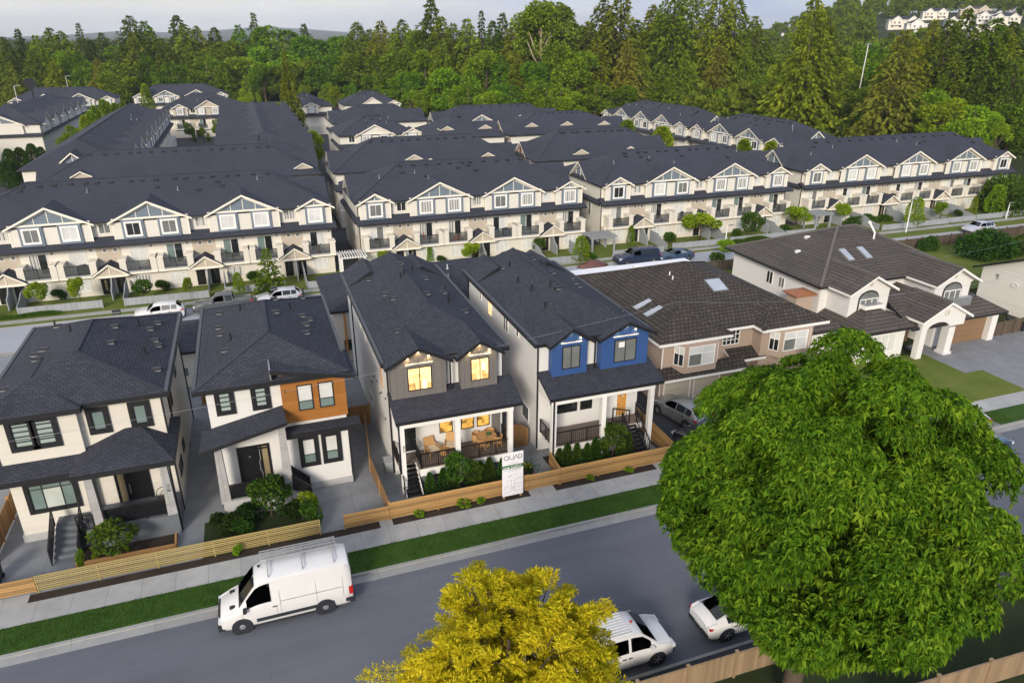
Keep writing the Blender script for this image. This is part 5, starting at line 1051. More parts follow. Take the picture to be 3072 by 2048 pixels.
# far-left front gable: an end gable on the wing
# ---------------------------------------------------------------- vehicles (local x forward)
def interp(st, x, k):
    for a, b in zip(st, st[1:]):
        if b[0] <= x <= a[0]:
            t = (a[0] - x) / max(1e-6, a[0] - b[0]); return a[k] + (b[k] - a[k]) * t
    return st[-1][k] if x < st[-1][0] else st[0][k]
def sect(s):
    x, zb, w, zbelt, zr, wr = s
    return [(x, 0, zb), (x, -w * .9, zb), (x, -w, zb + .18), (x, -w, zbelt - .12), (x, -w * .975, zbelt), (x, -(w * .975 + wr) / 2 - .01, (zbelt + zr) / 2), (x, -wr - .02, zr - .07), (x, -wr + .08, zr - .01), (x, 0, zr + .03)]
def vehicle(name, label, cat, loc, heading, st, body, wheels, wr_=.33, glass=None, group=None, extra=None, rim_m='rim', tail=(.0,), head=True, roofm=None, plate=True):
    c = thing(name, label, cat, loc, heading, group, sub=(0, 0, 0))
    mb = MB(); k = 9; rows = []
    for s in st:
        h = sect(s); rows.append(h + [(p[0], -p[1], p[2]) for p in h[-2:0:-1]])
    V = [p for r in rows for p in r]; n = len(rows[0]); F = []
    for i in range(len(rows) - 1):
        for j in range(n): F.append((i * n + j, i * n + (j + 1) % n, (i + 1) * n + (j + 1) % n, (i + 1) * n + j))
    F += [tuple(range(n))[::-1], tuple((len(rows) - 1) * n + j for j in range(n))]
    mb.grid(V, F, 0)
    for x in wheels:        # wheel wells
        for s in (-1, 1):
            w = interp(st, x, 2); mb.disc((x, s * (w - .06), wr_), (0, s, 0), wr_ + .075, .068, 20, 1)
    mb.build('body', [body, 'cladding'], c, smooth=True, angle=38)
    def strip(name, pts_fn, nx, ny, mat, par=None):
        m2 = MB(); V = [pts_fn(i / nx, j / ny) for i in range(nx + 1) for j in range(ny + 1)]
        F = [(i * (ny + 1) + j, (i + 1) * (ny + 1) + j, (i + 1) * (ny + 1) + j + 1, i * (ny + 1) + j + 1) for i in range(nx) for j in range(ny)]
        F += [f[::-1] for f in F]
        m2.grid(V, F); return m2.build(name, mat, par or c, smooth=True, angle=50)
    def side(x, t, s):
        w, zb, zr, wr = (interp(st, x, q) for q in (2, 3, 4, 5)); P = [(-w * .975, zb), (-(w * .975 + wr) / 2 - .01, (zb + zr) / 2), (-wr - .02, zr - .07)]
        q = t * 2; a, b = (P[0], P[1]) if q < 1 else (P[1], P[2]); q = q if q < 1 else q - 1
        return (x, s * -(a[0] + (b[0] - a[0]) * q - .014), a[1] + (b[1] - a[1]) * q)
    def top(x, v, off=.02):
        zr, wr = interp(st, x, 4), interp(st, x, 5); y = (v * 2 - 1) * (wr - .02)
        return (x, y, zr + .03 * (1 - abs(v * 2 - 1)) + off - .01)
    gl = glass or {}
    if 'ws' in gl: a, b = gl['ws']; strip('windshield', lambda u, v: top(a + (b - a) * u, v), 4, 4, 'car_glass')
    if 'rw' in gl: a, b = gl['rw']; strip('rear_window', lambda u, v: top(a + (b - a) * u, v), 4, 4, 'car_glass')
    for (a, b) in gl.get('side', []):
        for s in (-1, 1):
            strip('side_window', lambda u, v: side(a + (b - a) * u, .1 + .82 * v, s), 5, 3, gl.get('mat', 'car_glass'))
    for x in wheels:
        for s in (-1, 1):
            w = interp(st, x, 2) - .02
            mb = MB(); mb.disc((x, s * (w - .22), wr_), (0, s, 0), wr_, .23, 22, 0); wo = mb.build('wheel', ['tyre'], c)
            mb = MB(); mb.disc((x, s * (w + .008), wr_), (0, s, 0), wr_ * .66, .012, 18, 0); mb.disc((x, s * (w + .02), wr_), (0, s, 0), wr_ * .2, .02, 10, 1)
            if rim_m == 'metal_grey': mb.disc((x, s * (w + .012), wr_), (0, s, 0), wr_ * .45, .03, 16, 1, wr_ * .25)
            for q in range(5 if rim_m != 'metal_grey' else 0):
                a = q * 2 * math.pi / 5; mb.bar((x, s * (w + .024), wr_), (x + math.cos(a) * wr_ * .6, s * (w + .024), wr_ + math.sin(a) * wr_ * .6), .012, 1, up=(0, 1, 0), r2=.03)
            mb.build('rim', ['cladding', rim_m], wo)
    xf, xr = st[0][0], st[-1][0]
    if head:
        for s in (-1, 1):
            w = st[1][2]; z = interp(st, st[1][0], 3) - .1
            mb = MB(); mb.box(st[1][0] - .05, st[1][0] + .13, s * (w - .38), s * (w - .0) + s * .012, z - .09, z + .06); mb.build('headlight', 'lamp_clear', c)
    zt = st[-2][3] - .12
    for s in (-1, 1):
        w = st[-2][2]; mb = MB(); mb.box(st[-1][0] + (.03 if 'van' not in name else -.015), st[-2][0] + .1, s * (w - .22 if 'van' not in name else w - .12), s * (w + .012), zt - (.03 if 'van' not in name else .35), zt + .08); mb.build('taillight', 'tail_red', c)
    for (xx, nm) in ((xf, 'bumper'), (xr, 'bumper')):
        s2 = st[0] if xx == xf else st[-1]; w = s2[2]; d = .06 if xx > 0 else -.06
        mb = MB(); mb.box(xx - d, xx + d, -w, w, s2[1] - .03, s2[1] + .16); mb.build(nm, 'cladding', c)
    xm = gl.get('mirror')
    if xm is not None:
        for s in (-1, 1):
            w = interp(st, xm, 2); z = interp(st, xm, 3) + .08
            mb = MB(); mb.box(xm - .06, xm + .1, s * (w - .02), s * (w + .2), z - .07, z + .1); mb.build('mirror', gl.get('mirmat', body), c)
        for xd in gl.get('doors', []):
            for s in (-1, 1):
                w = interp(st, xd, 2); mb = MB(); mb.box(xd - .1, xd + .1, s * (w - .01), s * (w + .02), interp(st, xd, 3) - .2, interp(st, xd, 3) - .15); mb.build('door_handle', 'cladding', c)
        mb = MB()
        for xd in gl.get('seams', []):
            for s in (-1, 1):
                w = interp(st, xd, 2); mb.box(xd - .008, xd + .008, s * (w - .03), s * (w + .004), interp(st, xd, 1) + .2, interp(st, xd, 3) - .12)
        if mb.v: mb.build('door_seam', 'metal_grey', c)
    if plate:
        mb = MB(); mb.box(xr - .03, xr, -.26, .26, st[-1][3] - .32, st[-1][3] - .18); mb.build('licence_plate', 'plate', c)
    if extra: extra(c, st)
    return c
def scale_st(st, lx=1, wz=1, ww=1): return [(a * lx, b, c * ww, d * wz, e * wz, f * ww) for a, b, c, d, e, f in st]
SEDAN = [(2.3, .34, .66, .58, .60, .55), (2.18, .22, .80, .68, .72, .66), (1.7, .19, .88, .80, .86, .74), (1.0, .18, .9, .88, .95, .74), (.25, .18, .9, .91, 1.34, .57), (-.2, .18, .9, .92, 1.40, .56), (-.85, .18, .9, .94, 1.36, .56), (-1.65, .18, .88, .96, 1.06, .64), (-2.12, .24, .82, .93, .98, .66), (-2.3, .36, .70, .84, .86, .58)]
FAST = SEDAN[:6] + [(-1.0, .18, .9, .95, 1.37, .56), (-1.9, .2, .88, .98, 1.10, .64), (-2.2, .28, .82, .94, 1.02, .64), (-2.32, .38, .72, .86, .90, .58)]
FG = dict(ws=(.93, .3), rw=(-1.08, -1.86), side=[(.62, -.28), (-.36, -1.4)], mirror=.6, doors=[-.15, -1.0], seams=[.7, -.32, -1.15])
SG = dict(ws=(.93, .3), rw=(-.92, -1.58), side=[(.62, -.28), (-.36, -1.25)], mirror=.6, doors=[-.15, -1.0], seams=[.7, -.32, -1.15])
SUV = [(2.2, .36, .70, .66, .68, .6), (2.08, .26, .84, .82, .86, .7), (1.6, .23, .91, .95, 1.0, .76), (1.05, .22, .92, 1.0, 1.06, .76), (.4, .22, .92, 1.03, 1.56, .62), (-.2, .22, .92, 1.04, 1.64, .62), (-1.5, .22, .92, 1.08, 1.60, .62), (-2.0, .26, .88, 1.08, 1.2, .66), (-2.2, .36, .78, .95, .98, .62)]
UG = dict(ws=(1.0, .45), rw=(-1.58, -1.98), side=[(.75, -.22), (-.3, -1.05), (-1.12, -1.6)], mirror=.7, doors=[-.1, -.95], seams=[.75, -.26, -1.1])
VAN = [(2.95, .34, .72, .70, .74, .6), (2.82, .28, .88, .92, 1.0, .74), (2.3, .26, .97, 1.12, 1.22, .8), (2.02, .26, .98, 1.18, 1.34, .82), (1.28, .26, .99, 1.30, 2.28, .74), (.98, .26, .99, 1.32, 2.46, .76), (.3, .26, .99, 1.32, 2.53, .78), (-2.6, .26, .99, 1.32, 2.53, .78), (-2.9, .3, .97, 1.30, 2.46, .76), (-2.97, .36, .93, 1.2, 2.3, .72)]
def van_extra(c, st):
    mb = MB()
    for s in (-1, 1):
        mb.box(-2.1, 1.35, s * .975, s * 1.008, .5, .68); mb.box(-2.93, -2.62, s * .96, s * 1.0, .45, .66); mb.box(-1.75, 1.5, s * .97, s * 1.0, .26, .34)
    mb.build('side_cladding', 'cladding', c)
    mb = MB(); mb.box(2.72, 3.0, -.86, .86, .3, .62); mb.box(-3.06, -2.8, -.95, .95, .32, .6); mb.box(2.75, 2.93, -.6, .6, .72, .95); mb.build('grille', 'cladding', c)
    for s in (-1, 1): 
        mb = MB(); mb.box(2.18, 2.42, s * .45, s * .62, 1.2, 1.275); mb.build('bonnet_vent', 'cladding', c)
    mb = MB()       # ladder rack on the far side of the roof: rails, posts and cross bars
    for y in (-.35, -.62): mb.bar((.9, y, 2.75), (-2.5, y, 2.75), .02)
    mb.bar((.9, -.75, 2.95), (-2.5, -.75, 2.92), .018); mb.bar((.9, -.74, 2.84), (-2.5, -.74, 2.84), .02)
    for i in range(10): x = .9 - i * .375; mb.bar((x, -.3, 2.71), (x, -.72, 2.75), .016); mb.bar((x, -.72, 2.5), (x, -.75, 2.95), .015)
    for x in (.6, -.9, -2.3): mb.bar((x, .6, 2.67), (x, -.75, 2.67), .022); mb.bar((x, .6, 2.5), (x, .6, 2.67), .022)
    mb.build('roof_rack', 'metal_grey', c)
    mb = MB()
    for x in (.25, -1.35, -2.55):
        for s in (-1, 1): mb.prism([(s * .992, .75), (s * .997, 1.25), (s * .80, 2.4), (s * .79, 2.4)], 'x', x - .008, x + .008)
    for s in (-1, 1): mb.box(-2.5, .2, s * .985, s * .996, 1.34, 1.36)
    mb.build('panel_seam', 'metal_grey', c)
    mb = MB(); mb.disc((1.0, -.3, 2.5), (0, 0, 1), .06, .06, 8); mb.build('roof_marker', 'cladding', c)
ZR = -.12
vehicle('cargo_van', 'white high-roofed cargo van with a ladder rack parked facing left', 'van', (-1.0, 28.45, ZR), math.pi, VAN, 'paint_white', (1.98, -1.68), .39, dict(ws=(2.02, 1.26), side=[(1.68, .62)], mirror=1.75, mirmat='cladding', doors=[.5], seams=[1.9, .42]), extra=van_extra, rim_m='metal_grey')
ASTRO = [(2.42, .36, .80, .74, .80, .7), (2.3, .28, .9, .92, .99, .8), (1.9, .26, .96, 1.02, 1.12, .84), (1.58, .25, .97, 1.06, 1.2, .84), (.85, .25, .97, 1.08, 1.80, .72), (.5, .25, .97, 1.08, 1.88, .72), (-2.1, .25, .97, 1.08, 1.88, .73), (-2.35, .28, .95, 1.06, 1.74, .74), (-2.42, .36, .92, 1.0, 1.5, .72)]
def astro_extra(c, st):
    mb = MB()
    for i in range(9): mb.box(-2.0, .4, -.6 + i * .15 - .02, -.6 + i * .15 + .02, 1.88, 1.925)
    mb.build('roof_rib', 'paint_white', c)
    mb = MB(); mb.prism([(.6, -.12), (.6, .0), (.74, -.06)], 'z', 1.9, 1.96); mb.build('roof_marker', 'red_item', c)
vehicle('passenger_van', 'white passenger van with dark side windows half under the yellow tree', 'van', (12.1, 20.55, ZR), 0, ASTRO, 'paint_white', (1.55, -1.4), .35, dict(ws=(1.54, .88), side=[(1.22, .28), (.16, -.92), (-1.02, -2.0)], mirror=1.2, doors=[.22, -.05], seams=[1.4, .22, -.97]), extra=astro_extra)
vehicle('parked_sedan', 'white sedan seen from behind, its front half under the big green tree', 'car', (18.65, 20.6, ZR), 0, FAST, 'paint_white', (1.35, -1.38), .34, FG)
vehicle('parked_car', 'dark blue car hidden below the yellow tree at the near kerb', 'car', (4.6, 20.6, ZR), 0, SUV, 'paint_navy', (1.35, -1.35), .35, UG)
vehicle('parked_car', 'silver crossover on the dark driveway before the tan garage doors', 'car', (26.2, 37.9, 0), R_(104), SUV, 'paint_silver', (1.35, -1.35), .36, dict(UG, rw=(-1.45, -1.95)))
vehicle('parked_car', 'black car at the lower end of the dark driveway by the cedar fence', 'car', (25.2, 34.0 - .2, 0), R_(100), scale_st(SEDAN, .85), 'paint_black', (1.15, -1.15), .33, dict(ws=(.78, .27), rw=(-.8, -1.33), side=[(.5, -.25), (-.32, -1.0)], mirror=.5))
vehicle('parked_car', 'dark blue sedan at the kerb on the far right, half behind the green tree', 'car', (42.1, 27.9, ZR), 0, SEDAN, 'paint_blue', (1.35, -1.38), .33, SG)
vehicle('parked_car', 'pale sedan behind the dark blue sedan on the far right', 'car', (44.6, 31.6, 0), R_(80), SEDAN, 'paint_pale', (1.35, -1.38), .33, SG) 
vehicle('parked_car', 'white estate car parked on the back street above the cream house roof', 'car', (-9.8, 71.9, ZR), math.pi, SUV, 'paint_white', (1.35, -1.35), .35, dict(UG, mat='glass_mid'))
PICK = [(2.75, .4, .82, .85, .9, .7), (2.6, .32, .93, .98, 1.04, .78), (1.6, .3, .96, 1.1, 1.18, .8), (1.2, .3, .96, 1.12, 1.22, .8), (.6, .3, .96, 1.14, 1.78, .66), (-.1, .3, .96, 1.14, 1.86, .66), (-.9, .3, .96, 1.14, 1.8, .66), (-1.05, .3, .96, 1.14, 1.16, .85), (-2.6, .34, .95, 1.12, 1.14, .86), (-2.75, .42, .9, 1.0, 1.02, .8)]
vehicle('pickup_truck', 'grey pickup truck with a red bed edge behind the timber-bay house roof', 'pickup', (-4.1, 72.4, ZR), math.pi, PICK, 'paint_grey', (1.75, -1.75), .38, dict(ws=(1.15, .65), rw=(-.92, -1.04), side=[(.85, -.1), (-.2, -.85)], mirror=.9))
vehicle('parked_car', 'white car on the back street beside the small conifer, roof of it only', 'car', (1.2, 72.5, ZR), math.pi, SUV, 'paint_pale', (1.35, -1.35), .35, UG)
PICK2 = [(2.75, .4, .82, .85, .9, .7), (2.6, .32, .93, .98, 1.04, .78), (1.6, .3, .96, 1.1, 1.18, .8), (1.2, .3, .96, 1.12, 1.22, .8), (.6, .3, .96, 1.14, 1.78, .68), (-.1, .3, .96, 1.14, 1.86, .68), (-2.4, .3, .96, 1.14, 1.82, .68), (-2.65, .34, .95, 1.12, 1.6, .7), (-2.75, .42, .9, 1.0, 1.2, .7)]
vehicle('pickup_truck', 'dark navy pickup with a canopy parked across from the pergola', 'pickup', (42.0, 72.9, ZR), math.pi, PICK2, 'paint_navy', (1.75, -1.75), .38, dict(ws=(1.15, .65), side=[(.85, -.1), (-.2, -.95), (-1.05, -2.3)], mirror=.9))
vehicle('parked_car', 'dark blue sedan parked behind the navy pickup on the back street', 'car', (47.0, 72.5, ZR), math.pi, SEDAN, 'paint_blue', (1.35, -1.38), .33, dict(SG, mat='glass_mid'))
vehicle('car', 'pale silver hatchback driving along the back street at right', 'car', (93.2, 69.7, ZR), math.pi, SUV, 'paint_pale', (1.35, -1.35), .35, UG)
for i, (x, y, m, lb) in enumerate(((-44.5, 160.5, 'paint_black', 'black car in the lane by the clipped cypress trees, nearest one'), (-43.6, 165.5, 'paint_navy', 'dark blue car in the lane by the clipped cypress trees, middle one'), (-42.4, 171.5, 'paint_pale', 'pale car in the lane by the clipped cypress trees, furthest one'))):
    vehicle('parked_car', lb, 'car', (x, y, 0), R_(12), SEDAN, m, (1.35, -1.38), .33, SG)
# a low tarp-covered heap of brown earth stands by the kerb
# ---------------------------------------------------------------- foliage
def np_mesh(name, V, per, mat, parent=None, org=(0, 0, 0)):
    V = np.asarray(V, dtype=np.float32).reshape(-1, 3); n = len(V) // per
    me = bpy.data.meshes.new(name); me.vertices.add(len(V)); me.loops.add(len(V)); me.polygons.add(n)
    me.vertices.foreach_set('co', (V - np.asarray(org, dtype=np.float32)).ravel()); me.loops.foreach_set('vertex_index', np.arange(len(V), dtype=np.int32))
    me.polygons.foreach_set('loop_start', np.arange(0, len(V), per, dtype=np.int32)); me.materials.append(MATS[mat]); me.update(); me.validate()
    o = bpy.data.objects.new(name, me); COL.objects.link(o); ORG[o.name] = tuple(org)
    if parent is not None: o.parent = parent
    return o
def nrm(a): return a / np.maximum(1e-6, np.linalg.norm(a, axis=-1, keepdims=True))
def leaves(P, D, l, w, R, droop=0., fold=.15):
    """kite leaves: base P (n,3), direction D, length l, width w -> (n,4,3)"""
    n = len(P); D = nrm(D); rv = nrm(R.normal(size=(n, 3))); sd = nrm(np.cross(D, rv)); up = np.cross(sd, D)
    l = np.broadcast_to(np.asarray(l), (n,))[:, None]; w = np.broadcast_to(np.asarray(w), (n,))[:, None]
    tip = P + D * l + np.array([0, 0, -1.]) * droop * l; mid = P + D * l * .48 + up * l * fold
    return np.stack([P, mid - sd * w / 2, tip, mid + sd * w / 2], 1)
def trunk(parent, pts, radii, mat='bark', limbs=(), name='trunk', n=7):
    mb = MB(); mb.tube(pts, list(radii), n)
    for l in limbs: mb.tube(l[0], list(l[1]), 5)
    return mb.build(name, mat, parent, smooth=True)
def crown_points(R, n, rx, ry, rz, lobes, lr, flat=.0, inner=.25):
    """points over lumpy lobes spread through an ellipsoid; returns points and outward directions"""
    d = nrm(R.normal(size=(lobes, 3))); d[:, 2] = np.where(d[:, 2] < -.75, -d[:, 2], d[:, 2])
    rad = .55 + .32 * R.random(lobes) ** .5; C = d * rad[:, None] * np.array([rx, ry, rz]); lrr = lr * (.65 + .6 * R.random(lobes))
    k = R.integers(0, lobes, n); q = nrm(R.normal(size=(n, 3))); q = nrm(q + d[k] * .55)
    s = np.where(R.random(n) < inner, R.random(n) ** .5, .85 + .2 * R.random(n)) * lrr[k]
    return C[k] + q * s[:, None] * np.array([1, 1, .85]), q
def make_broad(name, label, h, r, seed, mat='leaf_broad', n=5200, leaf=.5, base=.18, lobes=16, top='leaf', bark='bark', cone=0.):
    R = np.random.default_rng(seed); t = thing(name, label, 'tree', (0, 0, 0), sub=(0, 0, 0))
    rz = h * (1 - base) / 2; cz = h - rz
    P, D = crown_points(R, n, r * .86, r * .86, rz * .9, lobes, r * .42)
    if cone: P[:, :2] *= np.clip(1.25 - cone * (P[:, 2:3] + rz) / (2 * rz), .12, 1.3)
    P[:, 2] += cz
    A = nrm(D + R.normal(size=(n, 3)) * .7 + np.array([0, 0, -.25]))
    np_mesh('crown', leaves(P, A, leaf * (.7 + .6 * R.random(n)), leaf * .62, R), 4, mat, t)
    rs = random.Random(seed); limbs = []
    for i in range(5):
        a = i * 1.26 + rs.random(); z0 = h * (base + .05 + .07 * i); limbs.append(([(0, 0, z0), (r * .3 * math.cos(a), r * .3 * math.sin(a), z0 + h * .12), (r * .55 * math.cos(a), r * .55 * math.sin(a), z0 + h * .25)], (h * .010, h * .007, h * .003)))
    trunk(t, [(0, 0, -.3), (.02 * h * .2, 0, h * .3), (0, 0, h * .62), (0, 0, h * .9)], (h * .022, h * .016, h * .009, h * .003), bark, limbs)
    return t
def make_conifer(name, label, h, r, seed, mat='leaf_fir', whorls=26, per=9, leaf=.75, droop=.55, base=.06, bark='bark', jag=.3, power=.85, dens=16, thin=0.):
    R = np.random.default_rng(seed); t = thing(name, label, 'tree', (0, 0, 0), sub=(0, 0, 0)); PP = []; DD = []; LL = []; limbs = []
    for i in range(whorls):
        f = i / (whorls - 1); z = h * (base + (1 - base) * (.985 * f)); L0 = r * (1 - f) ** power * (.75 if f < .12 else 1) + .12 * r * (1 - f) + .18
        m = max(3, int(per * (1 - f * .55)))
        for j in range(m):
            a = 2 * math.pi * (j + R.random()) / m + i * .7; l = L0 * (1 - jag + 2 * jag * R.random())
            if R.random() < thin: continue
            k = max(4, int(dens * (.35 + l / r)))
            s = np.sqrt(R.random(k)) 
            x = s * l; dz = .12 * l * s - droop * l * s ** 2 + R.normal(size=k) * .10 * l * .4
            lat = R.normal(size=k) * l * .15 * (1.15 - s)
            p = np.stack([x * math.cos(a) - lat * math.sin(a), x * math.sin(a) + lat * math.cos(a), z + dz], 1)
            d = np.stack([np.full(k, math.cos(a)) * .75, np.full(k, math.sin(a)) * .75, np.full(k, -.55)], 1) + R.normal(size=(k, 3)) * .42
            PP.append(p); DD.append(d); LL.append(np.full(k, leaf * (.65 + .5 * (1 - f))))
            if j % 3 == 0 and i % 2 == 0: limbs.append(([(0, 0, z), (l * .5 * math.cos(a), l * .5 * math.sin(a), z - droop * l * .1)], (h * .0035, .02)))
    m = 260; f = .45 + .55 * R.random(m); a = R.random(m) * 6.283; q = (r * (1 - f) ** power * .5 + .12) * R.random(m) ** .5      # inner fill round the upper stem
    PP.append(np.stack([q * np.cos(a), q * np.sin(a), h * (base + (1 - base) * f)], 1)); DD.append(np.stack([np.cos(a), np.sin(a), np.full(m, -.4)], 1)); LL.append(np.full(m, leaf * .7))
    P = np.concatenate(PP); D = np.concatenate(DD); l = np.concatenate(LL); n = len(P)
    np_mesh('crown', leaves(P, D, l * (.7 + .6 * R.random(n)), l * .5, R, .1), 4, mat, t)
    trunk(t, [(0, 0, -.5), (0, 0, h * .5), (0, 0, h * .99)], (h * .012, h * .007, h * .0008), bark, limbs)
    return t
def make_column(name, label, h, r, seed, mat='leaf_lime', n=2600, leaf=.3, cat='tree', pw=.5, bark='bark'):
    R = np.random.default_rng(seed); t = thing(name, label, cat, (0, 0, 0), sub=(0, 0, 0))
    f = R.random(n) ** .8; z = h * (.04 + .96 * f); env = r * np.minimum(1, (f / .18 + .25)) * np.clip(1 - f, 0, 1) ** pw * 1.1 + .02
    a = R.random(n) * 2 * math.pi; lump = 1 + .16 * np.sin(a * 3 + z * 2.2 / max(.3, r)) ; q = env * np.where(R.random(n) < .25, R.random(n), .82 + .2 * R.random(n)) * lump
    P = np.stack([q * np.cos(a), q * np.sin(a), z], 1); D = np.stack([np.cos(a) * .7, np.sin(a) * .7, np.full(n, .55)], 1) + R.normal(size=(n, 3)) * .4
    np_mesh('crown', leaves(P, D, leaf * (.7 + .6 * R.random(n)), leaf * .5, R), 4, mat, t)
    trunk(t, [(0, 0, -.1), (0, 0, h * .85)], (max(.03, h * .012), .012), bark)
    return t
def make_bush(name, label, h, r, seed, mat='leaf_shrub', n=900, leaf=.14, cat='shrub', lobes=9):
    R = np.random.default_rng(seed); t = thing(name, label, cat, (0, 0, 0), sub=(0, 0, 0))
    P, D = crown_points(R, n, r * .72, r * .72, h * .36, lobes, r * .45); P[:, 2] = np.maximum(P[:, 2] + h * .5, .02)
    np_mesh('foliage', leaves(P, nrm(D + R.normal(size=(n, 3)) * .6), leaf * (.7 + .6 * R.random(n)), leaf * .6, R), 4, mat, t)
    trunk(t, [(0, 0, -.05), (.03, .02, h * .5)], (.03, .015), 'bark', [([(0, 0, .02), (r * .4, .1, h * .5)], (.02, .008)), ([(0, 0, .02), (-r * .4, -.1, h * .5)], (.02, .008))], 'stem')
    return t

# ---- the big green street tree: drooping palmate leaf clusters on many boughs
def big_tree():
    R = np.random.default_rng(41); c = np.array([17.3, 15.8, 9.15]); t = thing('broadleaf_tree', 'huge round bright green broadleaf tree filling the right foreground behind the tan fence', 'tree', (17.3, 15.8, 0))
    lobes = 240; d = nrm(R.normal(size=(lobes, 3))); ax = np.array([6.25, 5.2, 6.4])
    C = d * (.60 + .33 * R.random(lobes))[:, None] * ax; lr = .7 + .95 * R.random(lobes) ** 1.5
    def shape(P):
        P = P.copy(); u = np.clip(P[:, 2:3] / 7.2, 0, 1); P[:, :2] *= 1 - .27 * u ** 1.3      # rounded cone above
        P[:, 2] = np.where(P[:, 2] < 0, P[:, 2] * 1.06, P[:, 2]); f = np.clip((P[:, 2:3] + 6.8) / 5.6, .42, 1.); P[:, :2] *= f; return P
    N_ = 74000; k = R.choice(lobes, N_, p=lr ** 2 / np.sum(lr ** 2)); q = nrm(nrm(R.normal(size=(N_, 3))) + d[k] * .75 + np.array([0, 0, .35]))
    P = C[k] + q * (lr[k] * np.where(R.random(N_) < .12, R.random(N_), .84 + .28 * R.random(N_)))[:, None] * np.array([1, 1, .72])
    m = 12000; pi = nrm(R.normal(size=(m, 3))) * (.25 + .5 * R.random(m))[:, None] * ax; P = np.concatenate([P, pi]); q = np.concatenate([q, nrm(pi)]); P = shape(P)
    gp = nrm(R.normal(size=(30, 3))) * ax * .95; gr = .4 + .55 * R.random(30); keep = (P[:, 0] + c[0] + .8 * (P[:, 2] + c[2])) > 19.35 + .45 * np.sin(P[:, 1] * 2.1) + .3 * np.sin(P[:, 2] * 3.7)      # the lowest boughs on the road side are cut back
    for g_, r_ in zip(gp, gr): keep &= np.linalg.norm(P - g_, axis=1) > r_
    P = P[keep]; q = q[keep]; n = len(P); axis = nrm(q * .7 + np.array([0, 0, .45]) + R.normal(size=(n, 3)) * .35)
    u = nrm(np.cross(axis, R.normal(size=(n, 3)))); v = np.cross(axis, u); VV = []; m = 6
    sc = (.14 + .14 * R.random(n) ** 1.4)
    for j in range(m):
        a = 2 * math.pi * j / m + R.random(n) * .6; D = u * np.cos(a)[:, None] + v * np.sin(a)[:, None] + axis * .30 + np.array([0, 0, -.5])
        sz = sc * (.7 + .5 * R.random(n)); VV.append(leaves(P + c, D, sz, sz * .36, R, .30, .12))
    np_mesh('crown', np.concatenate(VV), 4, 'leaf_chestnut', t, org=(17.3, 15.8, 0))
    limbs = []; rs = random.Random(4)
    for i in range(14):
        a = i * 2.4; z0 = 3.0 + i * .33; rr_ = 3.0 + rs.random() * 1.2; x, y = 17.3, 15.8; dz = 1.6 + rs.random() * 3.0
        limbs.append(([(x, y, z0), (x + rr_ * .4 * math.cos(a), y + rr_ * .4 * math.sin(a), z0 + dz * .55), (x + rr_ * math.cos(a), y + rr_ * math.sin(a), z0 + dz)], (.16, .10, .03)))
    trunk(t, [(17.3, 15.8, -.2), (17.35, 15.8, 2.6), (17.2, 15.9, 7), (17.3, 15.8, 13)], (.42, .33, .22, .05), 'bark', limbs, n=10)
big_tree()
# ---- the yellow tree: feathery golden sprays on spreading twigs
def gold_tree():
    R = np.random.default_rng(12); o = np.array([5.15, 14.6, 0.]); t = thing('golden_tree', 'golden yellow feathery street tree at the bottom edge, its crown over the road', 'tree', tuple(o))
    n = 460; d = nrm(R.normal(size=(n, 3)) + np.array([0, 0, .45])); lobes = 30
    ld = nrm(R.normal(size=(lobes, 3)) * np.array([1, 1, .7]) + np.array([0, 0, .25])); LR = np.array([3.1, 2.8, 3.0])
    C = ld * LR * (.45 + .45 * R.random(lobes))[:, None] + np.array([0, 0, 7.9]); k = R.integers(0, lobes, n)
    tip = C[k] + d * (.85 + .6 * R.random(n))[:, None] * np.array([1, 1, .75])
    tip[:26] = np.array([-.5, 0, 6.4]) + nrm(R.normal(size=(26, 3)) * np.array([1, 1, .35])) * np.array([4.3, 3.9, 2.3])
    ba = C[k] * .5 + tip * .35 + np.array([0, 0, 7.0]) * .15; VV = []; tw = []
    for b_, t_ in zip(ba, tip):
        L_ = np.linalg.norm(t_ - b_); s = np.linspace(.3, 1.05, 14); dr = (t_ - b_) / L_
        p = b_ + (t_ - b_) * s[:, None] + np.array([0, 0, -.35]) * (s ** 2)[:, None]; sd = nrm(np.cross(dr, np.array([0, 0, 1.]) + R.normal(size=3) * .4)); 
        for sg_ in (-1, 1, 0):
            m = len(s)
            # each side twig carries a plume of small leaflets
            q0 = p; dd = sd * sg_ * 1.0 + dr * .8 + np.array([0, 0, .15 if sg_ else .5]); dd = nrm(dd + R.normal(size=(m, 3)) * .22); ln = (.42 - .18 * s) * (1.0 if sg_ else .8)
            for w_ in (.2, .4, .6, .8, 1.0):
                c_ = q0 + dd * (ln * w_)[:, None]
                for sg2 in (-1, 1): VV.append(leaves(c_, dd * .6 + np.cross(dd, sd + R.normal(size=3) * .5) * sg2, (.105 + .07 * R.random(m)), .042, R, .05, .08))
        tw.append(([tuple(b_ + o), tuple(t_ + o + np.array([0, 0, -.3]))], (.022, .008)))
    np_mesh('crown', np.concatenate(VV) + o, 4, 'leaf_gold', t, org=tuple(o))
    limbs = tw + [([(5.15, 14.6, 3.6 + .06 * i), tuple(o + (C[i] - o * 0) * np.array([.55, .55, .85])), tuple(o + C[i])], (.10, .06, .02)) for i in range(lobes)]
    trunk(t, [(5.15, 14.6, -.2), (5.15, 14.6, 4), (5.15, 14.6, 9)], (.2, .15, .05), 'bark', limbs)
gold_tree()

